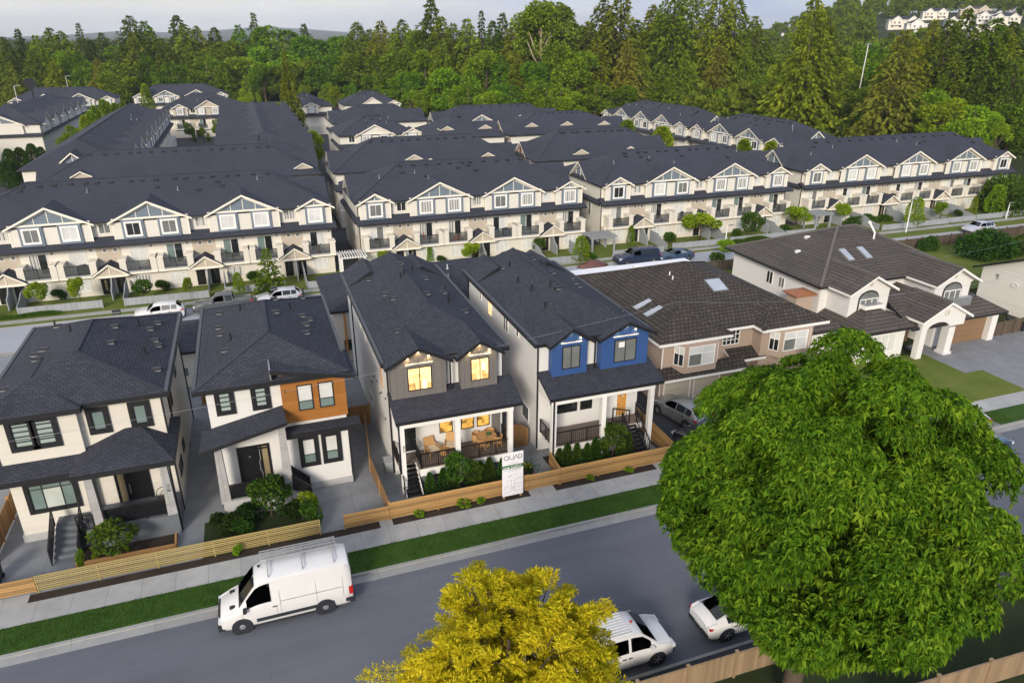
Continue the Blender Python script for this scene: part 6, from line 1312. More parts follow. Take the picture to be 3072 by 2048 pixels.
# ---- forest prototypes, then individuals
def hide_proto(t): return t
PROTO = {}
def proto(key, t): PROTO[key] = [t, False]; t['proto'] = 1
proto('fir1', make_conifer('fir_tree', 'x', 30, 6.0, 1, 'leaf_fir', leaf=1.25, dens=24, jag=.34, power=.62)); proto('fir2', make_conifer('fir_tree', 'x', 32, 5.6, 2, 'leaf_fir', whorls=28, jag=.45, leaf=1.2, dens=22, power=.66))
proto('fir3', make_conifer('fir_tree', 'x', 28, 6.4, 3, 'leaf_cedar', droop=.75, leaf=1.2, dens=24, power=.55, jag=.36)); proto('ced1', make_conifer('cedar_tree', 'x', 26, 6.0, 4, 'leaf_cedar', droop=.8, per=10, power=.6, leaf=1.2, jag=.26, dens=22))
proto('ced2', make_conifer('cedar_tree', 'x', 24, 5.4, 5, 'leaf_broad', droop=.85, per=10, power=.55, leaf=1.15, jag=.3, dens=20)); proto('brn', make_conifer('fir_tree', 'x', 30, 7.0, 6, 'leaf_brown', droop=.95, leaf=1.3, jag=.36, power=.65, dens=22))
proto('spire', make_conifer('spruce_tree', 'x', 33, 4.6, 7, 'leaf_fir', whorls=30, per=7, jag=.5, thin=.1, dens=18, leaf=1.1, power=.9)); proto('big', make_conifer('fir_tree', 'x', 40, 8.6, 8, 'leaf_cedar', whorls=34, per=11, droop=.7, leaf=1.35, jag=.42, power=.55, dens=24))
proto('bigd', make_conifer('fir_tree', 'x', 38, 9.0, 9, 'leaf_fir', whorls=32, per=11, droop=.8, leaf=1.35, jag=.42, power=.5, dens=24))
proto('dec1', make_broad('deciduous_tree', 'x', 18, 6.0, 11, 'leaf_broad', 5200, .75)); proto('dec2', make_broad('deciduous_tree', 'x', 16, 5.0, 12, 'leaf_lime', 4600, .65, lobes=14)); proto('dec3', make_broad('deciduous_tree', 'x', 22, 5.5, 13, 'leaf_broad', 5600, .8, lobes=20, cone=.5)); proto('pop', make_broad('poplar_tree', 'x', 24, 4.6, 14, 'leaf_lime', 5200, .7, base=.12, lobes=18, cone=.7)); proto('tall', make_broad('cottonwood_tree', 'x', 34, 6.5, 15, 'leaf_cedar', 6500, .75, base=.38, lobes=22, bark='bark_pale'))
proto('col', make_column('columnar_tree', 'x', 9, 1.5, 16, 'leaf_lime', 2600, .42)); proto('cyp', make_column('cypress_tree', 'x', 7, 1.7, 17, 'leaf_shrub', 2600, .36))
KINDW = dict(fir1='dark fir', fir2='ragged fir', fir3='drooping olive fir', ced1='olive cedar', ced2='dense green cedar', brn='brown-green fir', spire='thin spired spruce', big='massive olive fir', bigd='massive dark fir', dec1='rounded green broadleaf tree', dec2='light green broadleaf tree', dec3='tall green broadleaf tree', pop='pale green poplar', tall='bare-trunked cottonwood', col='small lime columnar tree', cyp='clipped dark cypress')
HBASE = dict(fir1=30, fir2=32, fir3=28, ced1=26, ced2=24, brn=30, spire=33, big=40, bigd=38, dec1=18, dec2=16, dec3=22, pop=24, tall=34, col=9, cyp=7)
PLACED = []
def plant(key, x, y, h, wide=1., rot=None, label=None, group=None, z=None):
    t, used = PROTO[key]; s = h / HBASE[key]
    rr_ = random.Random(int(x * 131 + y * 17)); rot = rr_.random() * 6.28 if rot is None else rot
    o = dup_tree(t) if used else t; PROTO[key][1] = True
    o.location = (x, y, (hill(x, y) + .1) if z is None else z); o.rotation_euler = (rr_.uniform(-.03, .03), rr_.uniform(-.03, .03), rot); o.scale = (s * wide, s * wide, s)
    o['label'] = label or ''; o['group'] = group or 'forest trees behind the townhouses'; PLACED.append((o, key, x, y, h)); return o
def plant_px(key, px, top, y, wide=1., label=None, group=None):
    """a tree whose tip is seen at (px, top) and which stands y units back"""
    p = at_y(px, top, y); z0 = hill(p.x, p.y); return plant(key, p.x, p.y, max(3, p.z - z0), wide, label=label, group=group)
# left wood (x of the tip, y of the tip, distance)
rf = random.Random(99)
for px, top, y, k in [(8, 92, 330, 'fir1'), (42, 74, 340, 'fir2'), (75, 88, 325, 'ced2'), (110, 70, 345, 'ced2'), (140, 78, 335, 'fir3'), (178, 60, 350, 'spire'), (150, 118, 315, 'dec3'), (70, 125, 312, 'ced1'), (205, 100, 355, 'fir1'), (232, 82, 380, 'fir2'), (262, 110, 370, 'dec1'), (288, 42, 345, 'bigd'), (322, 55, 350, 'ced2'), (305, 80, 330, 'ced1'), (345, 85, 335, 'fir3'), (372, 95, 330, 'ced1'), (402, 42, 355, 'fir1'), (418, 62, 345, 'fir3'), (452, 66, 350, 'fir3'), (492, 70, 352, 'fir1'), (520, 98, 340, 'dec3'), (548, 64, 350, 'ced2'), (578, 36, 350, 'spire'), (596, 70, 345, 'fir3'), (622, 105, 330, 'dec2'), (650, 64, 345, 'dec1'), (700, 62, 350, 'fir2'), (725, 88, 335, 'dec1'), (760, 96, 345, 'dec2'), (785, 84, 340, 'dec3'), (818, 58, 330, 'fir3'), (845, 75, 325, 'ced1'), (335, 125, 310, 'ced2'), (430, 115, 312, 'ced1'), (470, 135, 305, 'dec1'), (560, 130, 308, 'dec2'), (120, 140, 305, 'ced1'), (15, 150, 310, 'fir3'), (222, 140, 300, 'brn'), (270, 150, 300, 'dec1'), (690, 130, 305, 'dec2'), (750, 135, 300, 'dec1'), (805, 125, 300, 'dec3'), (180, 150, 305, 'ced2'), (510, 150, 300, 'ced2'), (390, 150, 300, 'dec1'), (600, 150, 296, 'dec3'), (645, 150, 300, 'dec1'), (40, 130, 345, 'big'), (100, 120, 340, 'fir3')]:
    plant_px(k, px, top - 7, y, rf.uniform(1.15, 1.6))
# middle wood behind the rows
for px, top, y, k in [(870, 52, 300, 'fir3'), (905, 70, 290, 'ced1'), (925, 48, 285, 'fir3'), (960, 66, 275, 'dec3'), (986, 0, 270, 'fir1'), (1015, 42, 262, 'fir3'), (1045, 58, 258, 'fir3'), (1075, 48, 255, 'ced1'), (1108, 28, 260, 'spire'), (1130, 52, 250, 'fir1'), (1152, 34, 255, 'fir2'), (1180, 56, 246, 'ced1'), (1212, 44, 240, 'fir3'), (1245, 8, 225, 'tall'), (1275, 12, 232, 'tall'), (1300, 40, 228, 'fir3'), (1330, 62, 222, 'ced2'), (1352, 55, 225, 'ced1'), (1388, 0, 215, 'bigd'), (1425, -18, 210, 'brn'), (1405, 40, 220, 'fir3'), (1470, 48, 225, 'ced2'), (1500, 15, 226, 'fir3'), (1558, -45, 212, 'big'), (1600, -35, 214, 'big'), (1660, -40, 205, 'big'), (1700, -18, 206, 'big'), (1740, 40, 210, 'bigd'), (1535, 40, 222, 'tall'), (890, 120, 268, 'dec1'), (935, 110, 262, 'ced1'), (975, 112, 250, 'pop'), (1010, 95, 246, 'ced1'), (1005, 165, 222, 'pop'), (1040, 150, 215, 'dec2'), (1080, 130, 225, 'ced1'), (1115, 115, 222, 'dec3'), (1150, 130, 215, 'ced2'), (1190, 120, 212, 'ced1'), (1225, 140, 208, 'dec3'), (1265, 120, 206, 'ced2'), (1300, 100, 206, 'pop'), (1335, 115, 202, 'dec3'), (1370, 95, 204, 'ced1'), (1440, 100, 200, 'brn'), (1480, 120, 204, 'big'), (1255, 190, 195, 'dec1'), (1290, 200, 192, 'dec2'), (1175, 195, 200, 'dec1'), (1130, 205, 198, 'dec2'), (1075, 195, 204, 'dec1'), (1370, 190, 194, 'dec1'), (1420, 200, 192, 'dec1'), (1530, 150, 200, 'ced2'), (1580, 120, 198, 'big'), (940, 165, 245, 'dec3'), (985, 190, 226, 'dec2'), (900, 165, 262, 'dec2'), (860, 170, 268, 'dec1'), (875, 150, 275, 'pop')]:
    plant_px(k, px, top - 4, y, rf.uniform(1.1, 1.5))
# the near right wood
for px, top, y, k in [(1880, -14, 150, 'big'), (1905, 40, 156, 'bigd'), (1845, 110, 165, 'ced1'), (1790, 140, 190, 'dec2'), (1815, 160, 185, 'dec1'), (1760, 170, 190, 'dec3'), (1960, 155, 165, 'dec1'), (1990, 190, 150, 'dec2'), (2020, 110, 175, 'ced2'), (1925, 120, 180, 'dec2'), (2075, 68, 128, 'brn'), (2050, 130, 150, 'dec1'), (2100, 90, 140, 'ced1'), (2150, 45, 150, 'big'), (2190, 45, 138, 'fir1'), (2225, 20, 145, 'fir1'), (2260, 55, 135, 'bigd'), (2290, 40, 130, 'ced2'), (2320, 65, 128, 'big'), (2340, 50, 134, 'fir1'), (2345, 130, 122, 'bigd'), (2205, 125, 132, 'big'), (2250, 160, 128, 'bigd'), (2180, 215, 118, 'dec2'), (2250, 235, 112, 'dec2'), (2300, 270, 108, 'pop'), (2150, 250, 122, 'dec2'), (2120, 200, 128, 'dec1'), (2340, 230, 110, 'dec1'), (1640, 200, 192, 'dec1'), (1690, 210, 186, 'dec1'), (1730, 215, 180, 'dec2'), (1780, 210, 176, 'dec1'), (1610, 190, 196, 'ced1'), (1840, 215, 166, 'dec1'), (1890, 225, 158, 'dec3'), (1950, 240, 148, 'ced2'), (2000, 250, 142, 'dec1'), (2040, 245, 138, 'ced1'), (2090, 255, 130, 'dec1'), (1860, 70, 172, 'fir3'), (1720, 100, 196, 'big'), (1650, 100, 198, 'brn'), (1760, 120, 205, 'dec1'), (2000, 130, 190, 'dec2'), (2030, 95, 200, 'dec1'), (1810, 120, 215, 'dec3')]:
    plant_px(k, px, top, y, rf.uniform(1.05, 1.4))
# tall pale conifer among the roofs and the young trees between the rows
plant_px('ced1', 654, 118, 200, .62, label='tall pale conifer standing alone among the inner slate roofs', group='trees among the inner rows')
GT = 'trees among the inner rows'
for px, top, y, k, w in [(232, 232, 205, 'col', 1), (248, 236, 212, 'col', 1), (262, 240, 200, 'col', 1), (215, 246, 195, 'col', 1), (205, 258, 188, 'col', 1.1), (280, 234, 220, 'col', 1), (190, 268, 180, 'col', 1), (330, 196, 262, 'col', 1.1), (405, 246, 258, 'col', .9), (470, 248, 258, 'col', .9), (535, 248, 256, 'col', .9), (560, 200, 262, 'dec2', .8), (590, 210, 245, 'pop', .7), (610, 228, 235, 'pop', .7), (640, 240, 190, 'col', 1.), (575, 290, 180, 'col', 1.), (715, 295, 150, 'dec2', .7), (708, 330, 143, 'dec2', .6), (720, 350, 138, 'dec1', .5), (700, 195, 268, 'dec1', .8), (745, 190, 265, 'dec1', .8), (770, 195, 262, 'dec2', .8), (800, 190, 262, 'dec1', .8), (160, 285, 190, 'dec2', .8), (140, 300, 180, 'dec2', .6), (432, 280, 208, 'dec1', .8), (462, 292, 205, 'dec3', .9), (492, 272, 208, 'dec1', .6), (505, 288, 206, 'dec3', .7), (446, 312, 198, 'dec1', .5), (478, 310, 199, 'dec1', .5), (1340, 250, 166, 'col', 1.2), (1440, 280, 128, 'col', 1.5), (1525, 295, 112, 'col', 1.6), (1712, 325, 98, 'col', 1.2), (1775, 330, 95, 'col', 1.2), (100, 228, 280, 'dec2', .8), (60, 235, 275, 'dec2', .8), (20, 232, 285, 'dec2', .8), (170, 222, 275, 'dec1', .7)]:
    plant_px(k, px, top, y, w, group=GT)
for px, top, y in [(18, 345, 158), (42, 342, 160), (70, 333, 163), (92, 340, 168), (10, 372, 150), (30, 375, 152), (60, 372, 155), (105, 372, 165)]:
    plant_px('cyp', px, top, y, 1.15, group='clipped cypress trees in the left lane')
# labels: kind, where, and the order from the left among its kind in that part
regs = [('among the slate roofs left of the courtyard', lambda x, y, g: g == GT and x < 330), ('among the slate roofs right of the courtyard', lambda x, y, g: g == GT), ('in the lane at the left edge', lambda x, y, g: g.startswith('clipped')),
        ('behind the far-left roofs', lambda x, y, g: x < 300), ('beyond the courtyard block', lambda x, y, g: x < 600), ('in the wood left of the tallest spruce', lambda x, y, g: x < 900), ('in the wood right of the tallest spruce', lambda x, y, g: x < 1240), ('in the wood behind the bare trunks', lambda x, y, g: x < 1560), ('below the hillside houses', lambda x, y, g: x < 2000), ('at the right edge', lambda x, y, g: True)]
from collections import defaultdict
bins = defaultdict(list)
for o, key, x, y, h in PLACED:
    if o['label']: continue
    sx_, sy_ = screen((x, y, h))
    for i, (nm, f) in enumerate(regs):
        if f(sx_, sy_, o['group']): bins[(i, key)].append((sx_, o)); break
OW = ['first', 'second', 'third', 'fourth', 'fifth', 'sixth', 'seventh', 'eighth', 'ninth', 'tenth']
for (i, key), l in bins.items():
    l.sort(key=lambda q: q[0])
    for j, (_, o) in enumerate(l):
        o['label'] = (f'{KINDW[key]} {regs[i][0]}' if len(l) == 1 else f'{OW[min(j, 9)]} {KINDW[key]} from the left {regs[i][0]}')

# ---- blades of the mown verge and lawns
R = np.random.default_rng(21); n = 26000
P = np.stack([R.uniform(-30, 48, n), 29.66 + 1.66 * R.random(n), np.full(n, .0)], 1); P[:, 1] += .06 * np.sin(P[:, 0] * 3.1) * (R.random(n) < .2)
D = R.normal(size=(n, 3)) * .5 + np.array([0, 0, 1.]); o = np_mesh('grass', leaves(P, D, .05 + .08 * R.random(n), .03, R), 4, 'leaf_shrub'); ROOTS.append(o); tag(o, 'short mown grass blades along the front verge', 'grass', None, 'stuff')
# ---- the far wood on the hillside: one mass; and the filler wood behind the individual trees
def mass(name, label, pts, mat, seed):
    R = np.random.default_rng(seed); VV = []
    for (x, y, h, r, kind) in pts:
        n = 420 if kind == 'd' else 380; z0 = hill(x, y)
        if kind == 'd':
            P, D = crown_points(R, n, r * .85, r * .85, h * .42, 9, r * .42); P[:, 2] += h * .55
        else:
            f = R.random(n) ** .75; a = R.random(n) * 6.283; q = r * (1 - f) ** .8 * (.6 + .5 * R.random(n)) + .1; P = np.stack([q * np.cos(a), q * np.sin(a), h * (.04 + .96 * f)], 1); D = np.stack([np.cos(a), np.sin(a), np.full(n, -.4)], 1)
        VV.append(leaves(P + np.array([x, y, z0]), nrm(D + R.normal(size=(n, 3)) * .5), r * .42 * (.7 + .5 * R.random(n)), r * .24, R))
    o = np_mesh(name, np.concatenate(VV), 4, mat); ROOTS.append(o); tag(o, label, 'forest', None, 'stuff'); return o
rm = random.Random(5); pts = []
for i in range(620):
    th = rm.uniform(31, 62); d = rm.uniform(270, 800); x, y = d * math.sin(R_(th)), d * math.cos(R_(th))
    sx_, sy_ = screen((x, y, hill(x, y) + 6))
    if any(abs(sx_ - a) < b and c < sy_ < e for a, b, c, e in ((1800, 48, 40, 98), (2110, 110, 22, 110), (2270, 90, 20, 110))) and d < 640 and not (d < 330): continue
    pts.append((x, y, rm.uniform(9, 17), rm.uniform(3.5, 6), 'd' if rm.random() < .65 else 'c'))
mass('hillside_forest', 'far green wood covering the hillside around the distant houses', pts, 'leaf_broad', 3)
pts = []
for i in range(520):
    th = rm.uniform(-22, 33); d = rm.uniform(360, 620) if th < 12 else rm.uniform(260, 520); pts.append((d * math.sin(R_(th)), d * math.cos(R_(th)), rm.uniform(9, 15), rm.uniform(3.5, 5.5), 'd' if rm.random() < .7 else 'c'))
for i in range(120):
    th = rm.uniform(33, 60); d = rm.uniform(205, 270); pts.append((d * math.sin(R_(th)), d * math.cos(R_(th)), rm.uniform(8, 14), rm.uniform(3.5, 5.5), 'd'))
mass('forest', 'dense green wood stretching behind the single trees of the treeline', pts, 'leaf_fir', 4)
pts = [(d * math.sin(R_(th)), d * math.cos(R_(th)), rm.uniform(10, 16), rm.uniform(8, 16), 'd') for th, d in [(rm.uniform(-25, 35), rm.uniform(650, 1900)) for _ in range(520)]]
mass('forest', 'far hazy woodland out to the blue ridge', pts, 'leaf_fir', 6)
# ---------------------------------------------------------------- houses on the far hillside
def far_house(x, y, w, d, h, rot, label, roof='slate_shingle_far', wall='town_cream', gab=2):
    t = thing('hillside_house', label, 'house', (x, y, hill(x, y) - .3), rot, 'houses on the far hillside', sub=(0, 0, 0))
    mb = MB(); mb.box(-w / 2, w / 2, -d / 2, d / 2, -2, h); mb.build('wall', wall, t)
    mb = MB(); hip_solid(mb, -w / 2 - .5, w / 2 + .5, -d / 2 - .5, d / 2 + .5, h + .1, d * .25, .25, ('h', 'h'), axis='x'); mb.build('roof', [roof, 'white_trim'], t)
    for k in range(gab):
        c = -w / 2 + w * (k + .5) / gab; hf = w / gab * .36
        mb = MB(); mb.prism([(c - hf + .4, h * .4), (c + hf - .4, h * .4), (c + hf - .4, h), (c, h + hf * .6), (c - hf + .4, h)], 'y', -d / 2 - 1.2, -d / 2 + 1, 0); g = mb.build('gable', wall, t)
        mb = MB(); chevron(mb, c, hf, h - .2, h + hf * .75, -d / 2 - 1.6, 0, .35); mb.build('gable_roof', [roof, 'white_trim'], g)
        for q in (-.4, .4): window(g, (c + q * hf - .7, -d / 2 - 1.2, h * .55), 'f', 1.4, 1.6, 'white_trim', 'glass_mid', fw=.1)
    for k in range(gab * 2): window(t, (-w / 2 + w * (k + .5) / (gab * 2) - .8, -d / 2, .8), 'f', 1.6, 1.6, 'white_trim', 'glass_dark', fw=.1)
    return t
for px, d, w, lb, roof, wall, g in [(1782, 470, 24, 'white gabled row house at the left of the far clearing', 'slate_shingle_far', 'white_wall', 3), (1808, 480, 20, 'pale gabled house at the right of the far clearing', 'slate_shingle_far', 'town_cream', 3), (2068, 430, 26, 'wide cream hillside house with a pale grey roof', 'slate_shingle_far', 'town_cream', 2), (2098, 415, 16, 'narrow white hillside house in front of the wide cream one', 'concrete_tile', 'white_wall', 1), (2135, 470, 22, 'cream hillside house up the slope, centre of the cluster', 'slate_shingle_far', 'town_cream', 2), (2190, 430, 18, 'white hillside house between dark firs', 'concrete_tile', 'white_wall', 2), (2225, 480, 26, 'broad tan hillside house near the skyline', 'concrete_tile', 'town_tan', 2), (2262, 450, 22, 'pale hillside house with twin gables, right of centre', 'concrete_tile', 'white_wall', 2), (2298, 440, 22, 'cream hillside house second from the right edge', 'slate_shingle_far', 'town_cream', 2), (2330, 470, 20, 'white hillside house nearest the right edge', 'concrete_tile', 'white_wall', 2), (2250, 395, 18, 'lower cream hillside house half hidden by firs', 'slate_shingle_far', 'town_cream', 2)]:
    dr = ray(px, 85); dr.z = 0; dr.normalize(); p = dr * (d * 1.33)
    far_house(p.x, p.y, w * .72, 9, 5.2, -math.atan2(p.x, p.y) + .2, lb, roof, wall, g)

# ---------------------------------------------------------------- fences
def fence(name, label, pts, h, mat, post='cedar_post', pw=.06, step=2.2, z=0., cap=True, group=None, thick=.03, over=.06, boards=0, gap=0.):
    p0 = Vector((*pts[0], 0)); t = thing(name, label, 'fence', tuple(p0 + UZ * z), 0, group)
    for a, b in zip(pts, pts[1:]):
        A, B = Vector((*a, z)), Vector((*b, z)); L_ = (B - A).length; n = max(1, round(L_ / step)); d = (B - A) / L_; nn = d.cross(UZ)
        for i in range(n):
            s0, s1 = A + d * (L_ * i / n), A + d * (L_ * (i + 1) / n); mb = MB()
            if boards:
                bh = (h - .06) / boards
                for k in range(boards): mb.obox(s0, d, UZ, nn, pw, L_ / n - pw, .06 + k * bh + gap / 2, .06 + (k + 1) * bh - gap / 2, -thick / 2 + (.012 if k % 2 else 0), thick / 2 + (.012 if k % 2 else 0))
            else:
                mb.obox(s0, d, UZ, nn, pw, L_ / n - pw, .06, h, -thick / 2, thick / 2)
                mb.obox(s0, d, UZ, nn, pw, L_ / n - pw, h - .1, h - .02, -thick / 2 - .03, thick / 2 + .03)
            mb.build('panel', mat, t)
        for i in range(n + 1):
            s0 = A + d * (L_ * i / n); mb = MB(); mb.obox(s0, d, UZ, nn, -pw, pw, -.05, h + over, -pw, pw)
            if cap: mb.obox(s0, d, UZ, nn, -pw - .02, pw + .02, h + over, h + over + .05, -pw - .02, pw + .02)
            mb.build('post', post, t)
    return t
fence('slat_fence', 'low olive slatted timber fence in front of the cream and timber-bay houses', [(-12.25, 33.48), (1.05, 33.36)], 1.0, 'olive_slat', 'olive_slat', step=2.7, boards=8, gap=.05, cap=False, over=-.04, pw=.03)
fence('slat_fence', 'plain board fence section at the far left end of the front fences', [(-30, 33.6), (-12.35, 33.5)], .92, 'cedar_board', 'cedar_board', step=2.9, boards=6, gap=.026, cap=False, over=-.02, pw=.035)
fence('board_fence', 'short cedar board fence between the grey paving and the sidewalk', [(2.35, 33.36), (4.75, 33.36)], .95, 'cedar_board', 'cedar_board', step=2.4, boards=6, gap=.026, cap=False, over=-.01, pw=.035)
fence('board_fence', 'orange cedar board fence before the grey-dormer house, sign standing at its end', [(4.85, 33.36), (13.0, 33.36)], 1.14, 'cedar_board', 'cedar_board', step=2.72, boards=6, gap=.026, cap=False, over=-.01, pw=.035)
fence('board_fence', 'orange cedar board fence before the blue-dormer house', [(15.1, 33.36), (22.6, 33.36)], 1.14, 'cedar_board', 'cedar_board', step=2.5, boards=6, gap=.026, cap=False, over=-.01, pw=.035)
fence('board_fence', 'short cedar link fence between the two front gardens behind the sign', [(13.1, 33.36), (15.0, 33.36)], 1.1, 'cedar_board', 'cedar_board', step=1.9, boards=6, gap=.026, cap=False, over=-.01, pw=.035)
fence('board_fence', 'short return of cedar fence beside the cedar shrubs of the blue-dormer house', [(15.1, 33.5), (15.2, 35.3)], 1.1, 'cedar_board', 'cedar_board', step=1.5, boards=6, gap=.026, cap=False, over=-.01, pw=.035)
fence('side_fence', 'cedar side fence running back between the timber-bay and grey-dormer houses', [(4.82, 33.5), (4.6, 38.5), (5.2, 44.0)], 1.15, 'cedar_upright', step=2.2, cap=False, over=-.02, pw=.045)
fence('side_fence', 'cedar gate fence across the alley left of the grey-dormer house', [(3.6, 44.6), (5.6, 44.6)], 1.5, 'cedar_upright', step=2.0)
fence('side_fence', 'tall cedar side fence along the dark driveway of the tan house', [(22.75, 33.5), (22.9, 40.5)], 1.35, 'cedar_board', step=2.2, boards=8, gap=.01, cap=False, over=.0, pw=.04)
fence('side_fence', 'tall brown fence at the left frame edge beside the cream house', [(-14.85, 36.4), (-14.9, 44.5)], 1.4, 'cedar_upright', step=2.0)
fence('side_fence', 'brown fence piece in the alley behind the cream house', [(-5.4, 51.5), (-4.2, 51.5)], 1.5, 'cedar_upright', step=1.2)
fence('panel_fence', 'tan panel fence along the near kerb, left part behind the yellow tree', [(9.4, 18.0), (18.6, 17.85)], 1.35, 'tan_upright', 'tan_upright', step=2.12, pw=.05)
fence('panel_fence', 'tan panel fence at the bottom right corner under the big tree', [(20.4, 14.25), (31, 13.7)], 1.4, 'tan_upright', 'tan_upright', step=2.7, pw=.06)
fence('garden_fence', 'dark brown back fence between the brown-roofed and the grey-tiled houses', [(44.5, 66.6), (60.0, 66.2)], 1.25, 'brown_upright', 'brown_upright', step=2.3)
fence('garden_fence', 'dark brown back fence right of the grey-tiled roof along the back street', [(74, 66.2), (104, 66.4)], 1.3, 'brown_upright', 'brown_upright', step=2.5)
fence('garden_fence', 'weathered gate fence between the tan garage and the cream flank', [(60.2, 41.4), (64.6, 41.6)], 1.35, 'brown_upright', 'brown_upright', step=1.5)
GP = 'grey picket fences of the townhouse gardens'
names = ['first', 'second', 'third', 'fourth', 'fifth', 'sixth', 'seventh', 'eighth', 'ninth']
pk = [(-30, -24.6, 77.0), (-22.6, -15.4, 76.9), (-13.4, -5.6, 76.5), (-3.9, 2.0, 76.9), (4.3, 7.9, 75.8), (31.6, 35.4, 75.4), (40.3, 47.2, 75.6), (48.9, 56.5, 76.1), (57.5, 66.0, 76.2), (66.6, 71.0, 76.5), (81.2, 87.2, 74.6), (87.8, 93.2, 74.7), (93.6, 98.6, 74.8), (99.2, 104.0, 74.9), (104.4, 110, 75.0)]
for i, (a, b, y) in enumerate(pk):
    w = ['before the far-left townhouse doors', 'behind the white estate car, left piece', 'behind the white estate car, right piece', 'behind the small conifer by the left block', 'at the right end of the left block', 'at the right end of the middle block by the leafy shrub', 'behind the navy pickup beside the pergola', 'right of the navy pickup behind the leafy shrub', 'behind the slim street lamp of the third block', 'at the end of the third block', 'above the grey tile roof, leftmost piece', 'beside the tall white lamp post, right of it', 'above the driving hatchback, left piece', 'above the driving hatchback, right piece', 'last piece at the right end of the street'][i]
    fence('picket_fence', 'grey picket fence ' + w, [(a, y), (b, y - .15)], .82, 'picket_grey', 'fence_grey', pw=.05, step=2.4, cap=False, group=GP, thick=.04)
GS = 'grey screens dividing the townhouse gardens'
for i, (x, y, l) in enumerate([(-22.8, 77.3, 4.0), (-13.5, 77.0, 3.6), (-4.0, 77.0, 3.5), (4.2, 76.2, 4.5), (31.5, 75.7, 4.6), (36.2, 75.6, 4.0), (48.2, 76.3, 4.3), (57.2, 76.3, 4.0), (66.3, 76.6, 4.0), (81.0, 75.0, 5.2), (87.5, 75.0, 5.2), (93.4, 75.0, 5.2), (98.9, 75.2, 5.0)]):
    mb = MB(); mb.prism([(y, 0), (y + l, 0), (y + l, 1.55), (y + l * .55, 1.5), (y + l * .3, 1.0), (y, .82)], 'x', x - .04, x + .04); o = mb.build('garden_screen', 'fence_grey', None, (x, y, 0))
    tag(o, 'grey stepped garden screen from door to fence, ' + ['at the far-left doors', 'left of the small round shrubs', 'just left of the small conifer', 'ending the left block', 'by the right doors of the middle block', 'at the middle block end', 'left of the spreading lime tree', 'right of the spreading lime tree', 'at the end of the third block', 'above the grey tile roof', 'beside the tall white lamp post', 'before the driving hatchback', 'right of the driving hatchback'][i], 'garden screen', GS)
# kerbside timber planter edging before the cream house
t = thing('planter', 'low timber-edged planting box in front of the cream house steps', 'planter', (-8.5, 35, 0))
for a, b in (((-10.85, 34.78), (-6.2, 34.72)), ((-6.2, 34.72), (-6.25, 35.7))):
    mb = MB(); mb.bar((*a, .16), (*b, .16), .05, 0, r2=.16); mb.build('edge_board', 'cedar_post', t)
# pergolas
for (x, y, w, d, h, m, lb) in ((38.4, 77.6, 3.0, 2.4, 1.9, 'fence_grey', 'grey timber pergola at the gap right of the middle townhouse block'), (8.3, 78.6, 2.5, 2.2, 2.1, 'white_trim', 'white slatted pergola in the gap beside the left townhouse block'), (72.2, 77.5, 2.4, 2.2, 2.1, 'fence_grey', 'grey pergola in the gap before the furthest right block')):
    t = thing('pergola', lb, 'pergola', (x, y, 0))
    for a in (0, w):
        for b in (0, d): mb = MB(); mb.box(x + a - .1, x + a + .1, y + b - .1, y + b + .1, 0, h); mb.build('post', m, t)
    mb = MB()
    for b in (0, d): mb.box(x - .3, x + w + .3, y + b - .06, y + b + .06, h, h + .16)
    for i in range(11): q = x - .2 + (w + .4) * i / 10; mb.box(q - .05, q + .05, y - .3, y + d + .3, h + .16, h + .28)
    mb.build('slat', m, t)

# ---------------------------------------------------------------- sign, lamps, bins, furniture
sg_ = thing('sign_board', 'tall white developer sign with black QUAD lettering and a green band', 'sign', (11.93, 33.05, 0))
mb = MB(); mb.box(11.3, 12.57, 33.02, 33.06, .18, 3.05); mb.build('board', 'sign_white', sg_)
for x in (11.42, 12.45): mb = MB(); mb.box(x - .05, x + .05, 33.07, 33.15, -.05, 2.6); mb.build('post', 'cedar_post', sg_)
mb = MB(); mb.box(11.3, 12.57, 33.005, 33.022, 2.02, 2.24); mb.build('band', 'sign_green', sg_)
def strokes(par, name, lines, r, mat, y=33.015):
    mb = MB()
    for l in lines:
        for a, b in zip(l, l[1:]): mb.bar((a[0], y, a[1]), (b[0], y, b[1]), r, 0, up=(0, 1, 0), r2=.006)
    return mb.build(name, mat, par)
ell = lambda cx, cz, a, b, n=22: [(cx + a * math.cos(i * 2 * math.pi / n), cz + b * math.sin(i * 2 * math.pi / n)) for i in range(n + 1)]
strokes(sg_, 'lettering', [ell(11.54, 2.74, .135, .135), [(11.62, 2.66), (11.68, 2.59)], [(11.74, 2.87), (11.74, 2.72)] + [(11.86 - .12 * math.cos(i * math.pi / 8), 2.72 - .11 * math.sin(i * math.pi / 8)) for i in range(9)] + [(11.98, 2.87)], [(12.02, 2.61), (12.13, 2.87), (12.25, 2.61)], [(12.29, 2.61), (12.29, 2.87)] + [(12.38 + .1 * math.sin(i * math.pi / 8), 2.74 + .13 * math.cos(i * math.pi / 8)) for i in range(9)] + [(12.29, 2.61)]], .014, 'sign_ink')
strokes(sg_, 'lettering', [[(11.36 + .07 * i, 2.10), (11.39 + .07 * i, 2.16)] for i in range(6)] + [[(11.36, 2.08), (11.75, 2.08)], [(11.84, 2.06), (11.84, 2.19)], [(11.93, 2.06), (11.93, 2.19)], [(12.0, 2.06), (12.08, 2.06), (12.08, 2.19)], [(12.15, 2.06), (12.15, 2.19), (12.25, 2.19)], [(12.3, 2.06), (12.38, 2.19), (12.46, 2.06)], [(11.84, 2.12), (12.45, 2.12)]], .013, 'sign_white', 33.0)
